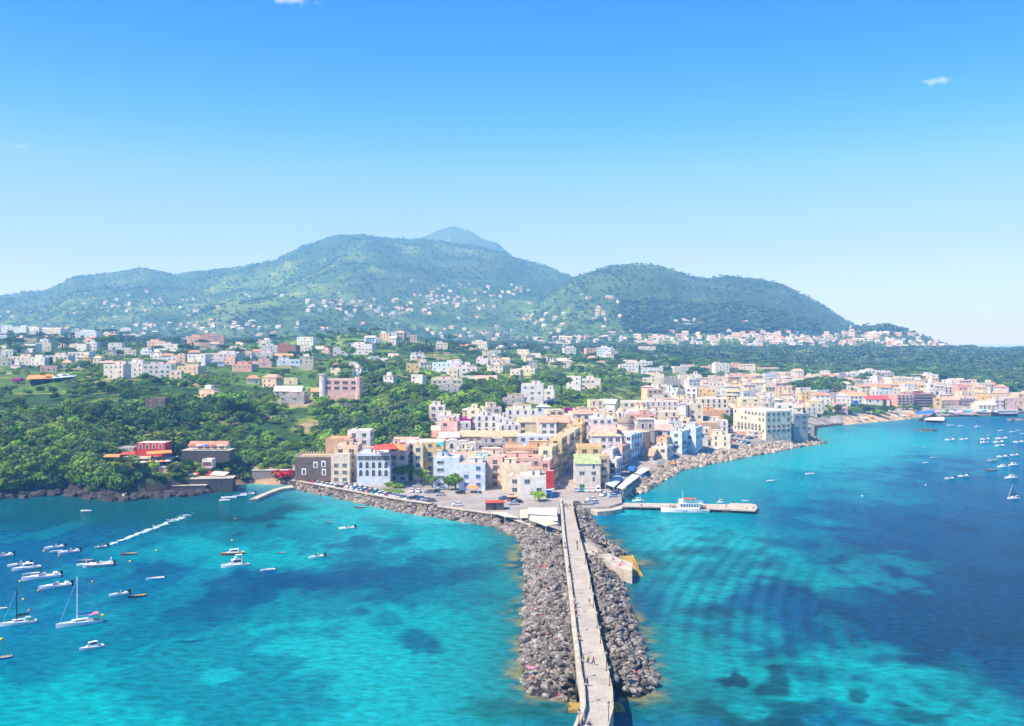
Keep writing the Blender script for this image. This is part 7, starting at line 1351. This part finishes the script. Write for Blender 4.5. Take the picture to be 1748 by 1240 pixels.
# the rest: one object per sort of growth; instances of a crown on points
def woodland(name, P, key, far=False):
    if not P: return
    me = bpy.data.meshes.new(name); co = np.array([(p[0], p[1], p[2]) for p in P], dtype=np.float32); me.vertices.add(len(P)); me.vertices.foreach_set('co', co.ravel())
    a = me.attributes.new('h', 'FLOAT', 'POINT'); a.data.foreach_set('value', np.array([p[4] for p in P], dtype=np.float32))
    o = link(name, me); tag(o, kind='stuff')
    g = bpy.data.node_groups.new(name, 'GeometryNodeTree'); g.interface.new_socket('Geometry', in_out='INPUT', socket_type='NodeSocketGeometry'); g.interface.new_socket('Geometry', in_out='OUTPUT', socket_type='NodeSocketGeometry')
    N, L = g.nodes, g.links; i, q = N.new('NodeGroupInput'), N.new('NodeGroupOutput')
    src = bpy.data.objects.new(name + '_sprig', FARK[key] if far else KINDS[key][0][0]); src.hide_render = True   # template only, never linked into the scene
    oi = N.new('GeometryNodeObjectInfo'); oi.inputs['Object'].default_value = src; oi.inputs['As Instance'].default_value = True
    ip = N.new('GeometryNodeInstanceOnPoints'); at = N.new('GeometryNodeInputNamedAttribute'); at.data_type = 'FLOAT'; at.inputs[0].default_value = 'h'
    rv = N.new('FunctionNodeRandomValue'); rv.data_type = 'FLOAT_VECTOR'; rv.inputs[0].default_value = (0, 0, 0); rv.inputs[1].default_value = (0, 0, 6.28)
    rw = N.new('FunctionNodeRandomValue'); rw.data_type = 'FLOAT_VECTOR'; rw.inputs[0].default_value = (.85, .85, .8); rw.inputs[1].default_value = (1.4, 1.4, 1.1); rw.inputs['Seed'].default_value = 5
    vm = N.new('ShaderNodeVectorMath'); vm.operation = 'SCALE'; L.new(rw.outputs[0], vm.inputs[0]); L.new(at.outputs[0], vm.inputs['Scale'])
    L.new(i.outputs[0], ip.inputs['Points']); L.new(oi.outputs['Geometry'], ip.inputs['Instance']); L.new(rv.outputs[0], ip.inputs['Rotation']); L.new(vm.outputs[0], ip.inputs['Scale']); L.new(ip.outputs[0], q.inputs[0])
    md = o.modifiers.new('scatter', 'NODES'); md.node_group = g
FM = [leafmat('distant_' + n, a, b) for n, a, b in (('dark_leaves', (.03, .07, .025), (.075, .13, .045)), ('green_leaves', (.06, .12, .035), (.13, .20, .07)), ('light_leaves', (.11, .18, .05), (.20, .28, .10)))]  # leaf colours muted for distance, haze painted in on top of the volume
FARK = {k: crown_mesh(kd, 3, m, n, s) for k, kd, m, n, s in (('dark', 'broad', FM[0], 110, .11), ('mid', 'broad', FM[1], 110, .11), ('light', 'broad', FM[2], 100, .11), ('olive', 'broad', FM[2], 100, .11), ('umbrella', 'umbrella', FM[0], 120, .12), ('cypress', 'cypress', FM[0], 60, .07), ('bush', 'bush', FM[1], 70, .16), ('bush_light', 'bush', FM[2], 70, .16), ('bush_olive', 'bush', FM[2], 70, .16))}
NM = {'dark': 'dark_woodland', 'mid': 'green_woodland', 'light': 'light_woodland', 'olive': 'olive_woodland', 'umbrella': 'pine_woodland', 'cypress': 'cypress_growth', 'bush': 'green_scrub', 'bush_light': 'light_scrub', 'bush_olive': 'dry_scrub'}
for key in NM:
    woodland(NM[key], [p for p in bulk if p[3] == key and p[1] < 1300], key); woodland('distant_' + NM[key], [p for p in bulk if p[3] == key and p[1] >= 1300], key, True)
print('TREES', len(near), len(bulk))
